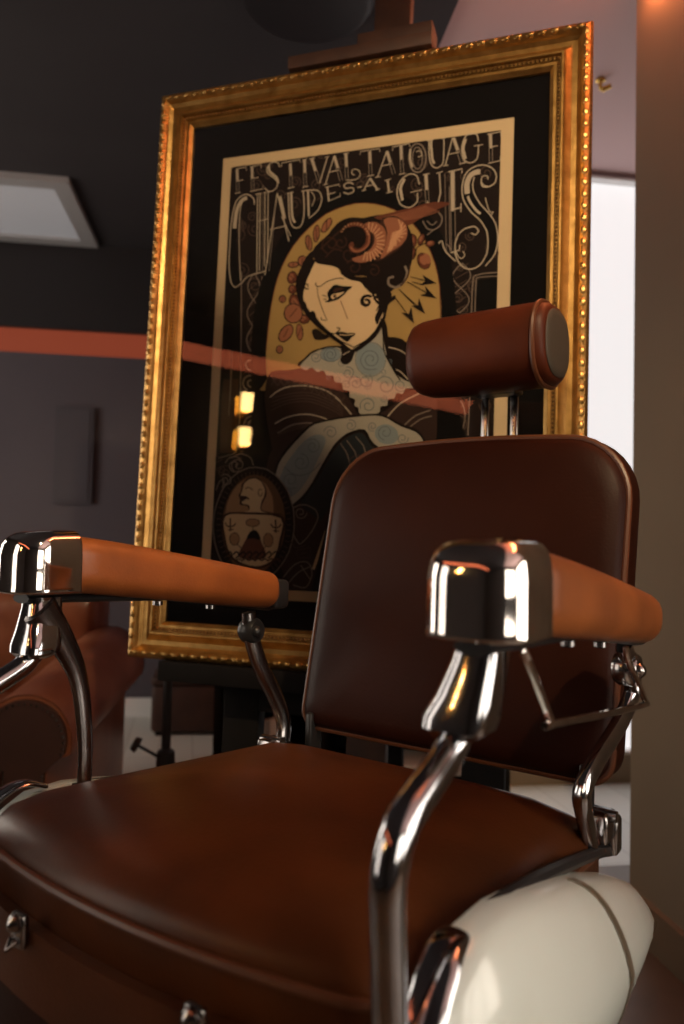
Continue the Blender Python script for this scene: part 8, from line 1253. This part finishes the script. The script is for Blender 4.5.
L dim 1.8 206.4,214.8 200.9,219.3 195.4,225.6 194.1,232.8 195.4,239.9 199.4,245.5 205,249.3 211.3,250.3 217.3,249.2 222,245.7 225.1,241.1 225.8,235.9 224.7,231 221.8,227.3 217.9,224.9 213.7,224.4 209.8,225.4 207,227.7 205.3,230.7 205.2,233.9 206.1,236.7 207.9,238.5 210.1,239.5 212.3,239.2 214,238.6
L dim 1.8 272.8,333.1 266.9,329.2 259.2,325.7 251.8,326.6 245.3,330 240.9,335.5 238.8,342 239.6,348.4 242.5,353.9 247.2,357.4 252.6,359 257.9,358.1 262.4,355.5 265.2,351.6 266.4,347.1 265.6,343 263.6,339.5 260.5,337.5 257.1,336.8 254,337.6 251.5,339.3 250.2,341.6 249.9,344 250.8,346.1 251.9,347.5
L dim 1.8 248.8,187.5 255.6,188.2 263.5,187.7 269.3,183.8 273.1,178.2 274.2,171.8 273,166 269.4,166 264.5,166 259.1,166 253.9,166 249.9,166 247.3,166 246.7,168.8 247.8,173 250.3,176.2 253.6,178.2 257.1,178.5 260.3,177.6 262.5,175.7 263.7,173.2 263.7,170.7 262.9,168.6 261.3,167.3 259.7,166.6
L dim 1.8 288.8,365.5 284.5,365.7 279.5,364.9 276,362.1 273.8,358.2 273.5,354 274.6,350.1 277.1,347.1 280.4,345.2 283.9,345 287.2,345.9 289.5,348 291,350.8 291.1,353.7 290.2,356.3 288.4,358.2 286.2,359.3 284,359.3 282.1,358.6 280.8,357.2 280.1,355.5 280.2,353.9 280.9,352.6 282,351.9 283,351.5
L dim 1.8 278.8,376 277.9,380.7 275.9,386.1 271.9,389.3 267.3,390.9 262.7,390.4 258.7,388.4 256.1,385 254.9,381 255.5,377.1 257.3,373.7 260.2,371.5 263.5,370.5 266.6,371 269.3,372.5 270.8,374.9 271.5,377.5 271,379.9 269.7,381.9 267.9,383.1 265.9,383.5 264.3,383 263,382 262.4,380.7 262.3,379.5
L dim 1.8 161.8,227.1 163.2,231.3 165.7,235.9 169.7,238.3 174.2,239.2 178.4,238.2 181.9,235.8 183.9,232.4 184.6,228.7 183.6,225.2 181.6,222.4 178.7,220.8 175.5,220.3 172.7,221.1 170.4,222.8 169.2,225.1 168.9,227.6 169.6,229.7 171,231.4 172.8,232.2 174.7,232.3 176.2,231.7 177.3,230.6 177.6,229.3
L dim 1.8 99.1,297.5 102.8,292.2 108.1,286.7 114.6,284.9 121.2,285.4 126.6,288.4 130.5,292.9 132,298.3 131.4,303.8 128.7,308.2 124.7,311.4 120,312.5 115.4,312.1 111.8,309.9 109.3,306.7 108.5,303 109.1,299.5 111,296.8 113.6,295 116.4,294.5 119.1,295.1 120.9,296.5 122,298.4 122,300.3 121.5,301.8
L dim 1.8 248.2,346.4 251.1,342.4 253.7,337.2 253.3,332.1 251.3,327.6 247.7,324.5 243.3,323 239,323.4 235.1,325.3 232.6,328.4 231.3,332.1 231.7,335.7 233.3,338.9 235.9,340.8 238.9,341.8 241.7,341.3 244.2,339.9 245.6,337.8 246.3,335.5 245.8,333.4 244.8,331.7 243.2,330.8 241.6,330.5 240.2,331.1 239.2,331.8
L dim 1.8 24.2,363.2 26.1,367 29.2,371 33.4,372.7 37.9,372.8 41.9,371.1 44.9,368.4 46.4,364.8 46.6,361.2 45.2,358 42.8,355.6 39.8,354.5 36.6,354.6 34,355.8 31.9,357.8 31.1,360.2 31.1,362.6 32.1,364.5 33.7,365.9 35.6,366.3 37.4,366.2 38.8,365.3 39.7,364.1 39.9,362.8
L dim 1.8 239.9,239.6 242.5,232.7 244.1,224.2 241.5,216.9 236.6,211.2 230,208.2 223.1,207.6 216.8,209.9 212,214.1 209.5,219.6 209.2,225.4 211.3,230.5 214.9,234.4 219.5,236.3 224.3,236.5 228.3,234.7 231.3,231.8 232.6,228.2 232.6,224.6 231.1,221.7 228.8,219.6 226.1,218.9 223.6,219.1 221.8,220.5 220.6,221.9
L dim 1.8 87.6,327.6 81.2,325 74.3,320.7 71.2,314.4 70.5,307.5 72.7,301.3 77,296.4 82.6,293.8 88.6,293.2 93.9,295.1 98.1,298.5 100.1,303.1 100.4,307.9 98.7,312.1 95.7,315.3 91.9,316.8 88,317 84.7,315.6 82.3,313.3 81.3,310.5 81.4,307.7 82.6,305.5 84.5,304 86.6,303.7 88.3,303.8
L dim 1.8 202,268.6 201.3,264.1 201.2,258.8 203.7,254.8 207.2,251.9 211.5,250.9 215.7,251.3 219.1,253.4 221.6,256.5 222.4,260 221.9,263.5 220.1,266.3 217.6,268.3 214.6,268.9 211.8,268.4 209.5,266.9 208.1,264.9 207.7,262.6 208.1,260.4 209.4,258.8 211,257.9 212.6,257.7 214.1,258.2 215,259.2 215.6,260.2
L dim 1.8 236.1,294.7 235.9,301.7 237.1,309.8 241.6,315.4 247.6,318.9 254.3,319.5 260.5,317.8 265.2,313.8 268.2,308.6 268.7,303 267.2,297.8 263.9,294 259.6,291.6 255,291.4 250.8,292.7 247.8,295.5 246,299 246,302.6 247.1,305.7 249.3,307.8 252,309 254.5,308.8 256.6,307.8 257.8,306 258.4,304.4'''
mb = MB()
def flat(pts, y):
    vs = [Vector((a / 1000, y, b / 1000)) for a, b in pts]
    tri = tessellate_polygon([[Vector((a, b, 0)) for a, b in pts]])
    mb.add(vs, [list(t) for t in tri])
mb.cur = pnames.index('cream'); mb.box((.004, .0077, .6525), (.666, .0014, 1.017))
Y = .0069
mb.cur = pnames.index('ground'); flat([(-307, 166), (311, 166), (311, 1137), (-307, 1137)], Y)
for ln in ART.strip().split('\n'):
    t, c, w, *pp = ln.split(); pts = [tuple(map(float, q.split(','))) for q in pp]; Y -= .0000045
    mb.cur = pnames.index(c)
    if t == 'P': flat(pts, Y)
    else:
        w = float(w) / 2; L_, R_ = [], []
        for i, p in enumerate(pts):
            a = pts[max(i - 1, 0)]; b = pts[min(i + 1, len(pts) - 1)]; dx, dy = b[0] - a[0], b[1] - a[1]; l = math.hypot(dx, dy) or 1
            nx, ny = -dy / l * w, dx / l * w; L_.append((p[0] + nx, p[1] + ny)); R_.append((p[0] - nx, p[1] - ny))
        n_ = len(pts); mb.add([Vector((a / 1000, Y, b / 1000)) for a, b in L_ + R_], [[i, i + 1, n_ + i + 1, n_ + i] for i in range(n_ - 1)])
me_o = mb.build('poster', pm, pf, smooth=False)
# easel
MWE = MW.copy(); ez = empty('easel', 'dark wooden studio easel holding the gilt frame', 'easel', mw=MWE)
def eb(name, c, size, mt='easelwood', bev=.003, tilt=0):
    mb = MB(); mb.box((0, 0, 0), size, Matrix.Translation(c) @ Matrix.Rotation(tilt, 4, 'X'), bev); return mb.build(name, mt, ez)
GL = -.7624 / FU.z
eb('mast', (.057, .060, .55), (.085, .03, 2.25))
eb('top_clamp', (0, .020, FHI + .022), (.33, .085, .030))
eb('top_clamp_block', (.075, .030, FHI + .058), (.17, .06, .040))
eb('ledge', (0, .015, -.022), (.80, .10, .042), 'blackwood')
eb('side_rail', (-.235, .070, -.32), (.085, .04, .62), 'blackwood'); eb('side_rail', (.300, .070, -.32), (.085, .04, .62), 'blackwood')
eb('cross_bar', (.03, .066, -.075), (.62, .03, .06), 'blackwood')
eb('base_rail', (.03, .10, GL + .10), (.66, .05, .07), 'blackwood')
for x in (-.235, .30): eb('foot', (x, .12, GL + .045), (.06, .55, .05), 'blackwood', tilt=.046)
eb('rear_brace', (.057, .235, .02), (.05, .025, 1.25), 'blackwood', tilt=.22)
mb = MB(); mb.lathe([(.001, 0), (.022, 0), (.024, .012), (.014, .02), (.001, .02)], (.057, .078, FHI + .12), axis='y', seg=14); mb.build('clamp_knob', 'blackmetal', ez)

# ------------------------------------------------------------------ background furniture
# metal stand beside the easel
st = empty('metal_stand', 'slim black metal stand with a thumbscrew left of the easel', 'stand', (-1.25, .84, 0))
MB().tube([(0, 0, .12), (0, 0, .72)], .014, 12).build('lower_tube', 'blackmetal', st)
MB().tube([(0, 0, .70), (0, 0, 1.25)], .0095, 12).build('upper_tube', 'blackmetal', st)
mb = MB(); mb.lathe([(.014, -.04), (.026, -.036), (.028, .0), (.026, .032), (.016, .040)], (0, 0, .355), seg=14); mb.box((.0, -.0, .35), (.034, .044, .03), bev=.004); mb.build('collar', 'blackmetal', st)
tx = Vector((-.055, -.065, .052))
mb = MB(); mb.tube([Vector((.03, .035, .338)), Vector((0, 0, .358)), Vector((0, 0, .358)) + tx], .005, 8); q = Vector((0, 0, .358)) + tx
mb.tube([q - tx * .04, q + tx * .12], [.024, .020], 14); mb.build('thumbscrew', 'blackmetal', st)
for k in range(3):
    a = 2 * PI * k / 3 + .5; mb = MB(); mb.tube([(0, 0, .15), (.15 * math.cos(a), .15 * math.sin(a), .08), (.27 * math.cos(a), .27 * math.sin(a), .008)], .008, 8); mb.build('leg', 'blackmetal', st)
# low black cabinet
cb = empty('low_cabinet', 'low black open cabinet standing behind the easel', 'cabinet', (-1.345, 1.135, 0), .50)
Wc, Dc, Hc = 1.0, .36, .55
def cbx(name, x0, x1, y0, y1, z0, z1, mt='blackwood'):
    mb = MB(); mb.box(((x0 + x1) / 2, (y0 + y1) / 2, (z0 + z1) / 2), (x1 - x0, y1 - y0, z1 - z0), bev=.003); return mb.build(name, mt, cb)
cbx('top_panel', 0, Wc, 0, Dc, Hc - .03, Hc); cbx('side_panel', 0, .025, 0, Dc, 0, Hc - .03); cbx('side_panel', Wc - .025, Wc, 0, Dc, 0, Hc - .03)
cbx('bottom_panel', .025, Wc - .025, 0, Dc, .04, .065); cbx('back_panel', .025, Wc - .025, Dc - .012, Dc, .065, Hc - .03)
cbx('shelf', .025, .36, .01, Dc - .012, .300, .318); cbx('shelf', .385, Wc - .025, .01, Dc - .012, .235, .253); cbx('divider', .36, .385, .01, Dc - .012, .065, Hc - .03)
def cabw(x, y, z): return Matrix.Translation((-1.345, 1.135, 0)) @ Matrix.Rotation(.50, 4, 'Z') @ Vector((x, y, z))
bx = .10
for i, (wd, ht, mt, lab) in enumerate([(.024, .085, 'paperspine', 'leftmost pale book on the black cabinet shelf, leaning beside the easel'), (.018, .095, 'greyspine', 'second grey book on the black cabinet shelf'), (.022, .090, 'paperspine', 'third pale book, middle of the row on the black cabinet shelf'), (.016, .095, 'greyspine', 'fourth thin grey book on the black cabinet shelf'), (.024, .098, 'paperspine', 'rightmost pale book on the black cabinet shelf')]):
    b = empty('book', lab, 'book', cabw(bx + wd / 2, .06, .318), .50, 'row of books in the black cabinet'); bx += wd + .003
    mb = MB(); mb.box((-wd / 2 + .0015, 0, ht / 2), (.003, .07, ht)); mb.box((wd / 2 - .0015, 0, ht / 2), (.003, .07, ht)); mb.box((0, -.0335, ht / 2), (wd - .006, .003, ht)); mb.build('book_cover', mt, b, smooth=False)
    mb = MB(); mb.box((0, .001, ht / 2), (wd - .006, .064, ht - .006)); mb.build('pages', 'paper', b, smooth=False)
dv = empty('media_box', 'flat pale media box lying in the black cabinet under the backrest', 'box', cabw(.74, .14, .253), .50)
mb = MB(); mb.box((0, 0, .018), (.40, .20, .028), bev=.003); mb.build('case', 'silver', dv)
for x in (-.17, .17):
    MB().box((x, -.08, .002), (.02, .02, .004)).build('foot', 'blackwood', dv, smooth=False)
# brown chest near the back wall
ch = empty('leather_chest', 'dark brown chest on the pale floor by the back wall', 'chest', (-2.40, 2.04, 0), .76)
mb = MB(); mb.box((0, .17, .14), (.40, .32, .24), bev=.02); mb.build('body', 'chestleather', ch)
mb = MB(); mb.box((0, .17, .285), (.41, .33, .05), bev=.02); mb.build('lid', 'chestleather', ch)
for x in (-.16, .16):
    for y in (.05, .29): MB().lathe([(.02, 0), (.024, .022), (.001, .022)], (x, y, 0), seg=12).build('foot', 'blackwood', ch)

# club armchair at the left: local +y is away from the viewer, arm on the right is the one in view
AC = Vector((-1.375, .45, 0)); ARZ = 2.2436 - PI / 2
ac = empty('club_armchair', 'worn brown leather club armchair with nailhead trim behind the barber chair', 'armchair', AC, ARZ)
def roll(cx, y0, y1, zc, r, name, mt, z0=.09, hw=None):
    hw = hw or r * .48
    def sec(y, s):
        pts = []
        for k in range(25):
            t = -.30 + (PI + .60) * k / 24; pts.append(Vector((cx + r * s * math.cos(t), y, zc + r * s * math.sin(t))))
        pts.append(Vector((cx - hw * s, y, zc - r * .5 * s))); pts.append(Vector((cx - hw * s, y, z0))); pts.append(Vector((cx + hw * s, y, z0))); pts.append(Vector((cx + hw * s, y, zc - r * .5 * s)))
        return pts
    def up_(ring, d): return [p + Vector((0, 0, d if p.z > .15 else 0)) for p in ring]
    mb = MB(); mb.loft([sec(y0 + .006, .95), sec(y0, .98), sec(y0 + .02, 1), up_(sec(y0 + (y1 - y0) * .35, 1.02), .02), up_(sec(y0 + (y1 - y0) * .7, 1.06), .05), up_(sec(y1 - .04, 1.10), .07), up_(sec(y1, 1.0), .07), up_(sec(y1 + .03, .8), .07)]); return mb.build(name, mt, ac, sharp=50)
for cx in (0, -.70):
    arm_o = roll(cx, 0, .93, .475, .128, 'rolled_arm', 'club')
    mb = MB(); r = .112
    pts = [Vector((cx + r * math.cos(t), 0, .475 + r * math.sin(t))) for t in [-.30 + (PI + .6) * k / 24 for k in range(25)]] + [Vector((cx - .055, 0, .39)), Vector((cx - .055, 0, .11)), Vector((cx + .055, 0, .11)), Vector((cx + .055, 0, .39))]
    mb.loft([[p + Vector((0, -.010, 0)) for p in pts], [p + Vector((0, .01, 0)) for p in pts]]); pnl = mb.build('front_panel', 'club_dark', arm_o)
    mb = MB(); path = [p for p in pts]; k = 0
    dense = []
    for i in range(len(path) - 1):
        a, b = path[i], path[i + 1]; n = max(1, int((b - a).length / .011))
        for j in range(n): dense.append(a.lerp(b, j / n))
    for p in dense:
        c_ = Vector((cx, 0, .44)); q = c_ + (p - c_) * .93
        mb.ball((q.x, -.012, q.z), .0042, 6, 4)
    mb.build('nailhead_trim', 'oldchrome', pnl)
mb = MB(); mb.box((-.35, .46, .20), (.60, .88, .20), bev=.03); mb.build('base', 'club_dark', ac)
mb = MB(); mb.box((-.35, .35, .385), (.555, .70, .17), bev=.05); mb.build('seat_cushion', 'club', ac)
# back with rolled top wrapping round to the arms
mb = MB(); rings = []
for x, s in ((-.68, .55), (-.67, .85), (-.64, .97), (-.55, 1.0), (-.35, 1.02), (-.18, 1.0), (-.08, .97), (-.05, .88), (-.035, .60)):
    pts = []
    zc, yc, r = .74, .96, .13 * s
    for k in range(17):
        t = -.5 + (PI + .6) * k / 16; pts.append(Vector((x, yc + r * math.cos(t), zc + r * math.sin(t))))
    pts.append(Vector((x, yc - .11 * s, .45))); pts.append(Vector((x, yc - .08 * s, .12))); pts.append(Vector((x, yc + .10 * s, .10))); pts.append(Vector((x, yc + .11 * s, .45)))
    rings.append(pts)
mb.loft(rings); mb.build('backrest', 'club', ac, sharp=50)
for x in (-.70, .0):
    for y in (.06, .90): MB().lathe([(.018, 0), (.028, .10), (.001, .10)], (x, y, 0), seg=12).build('foot', 'blackwood', ac)
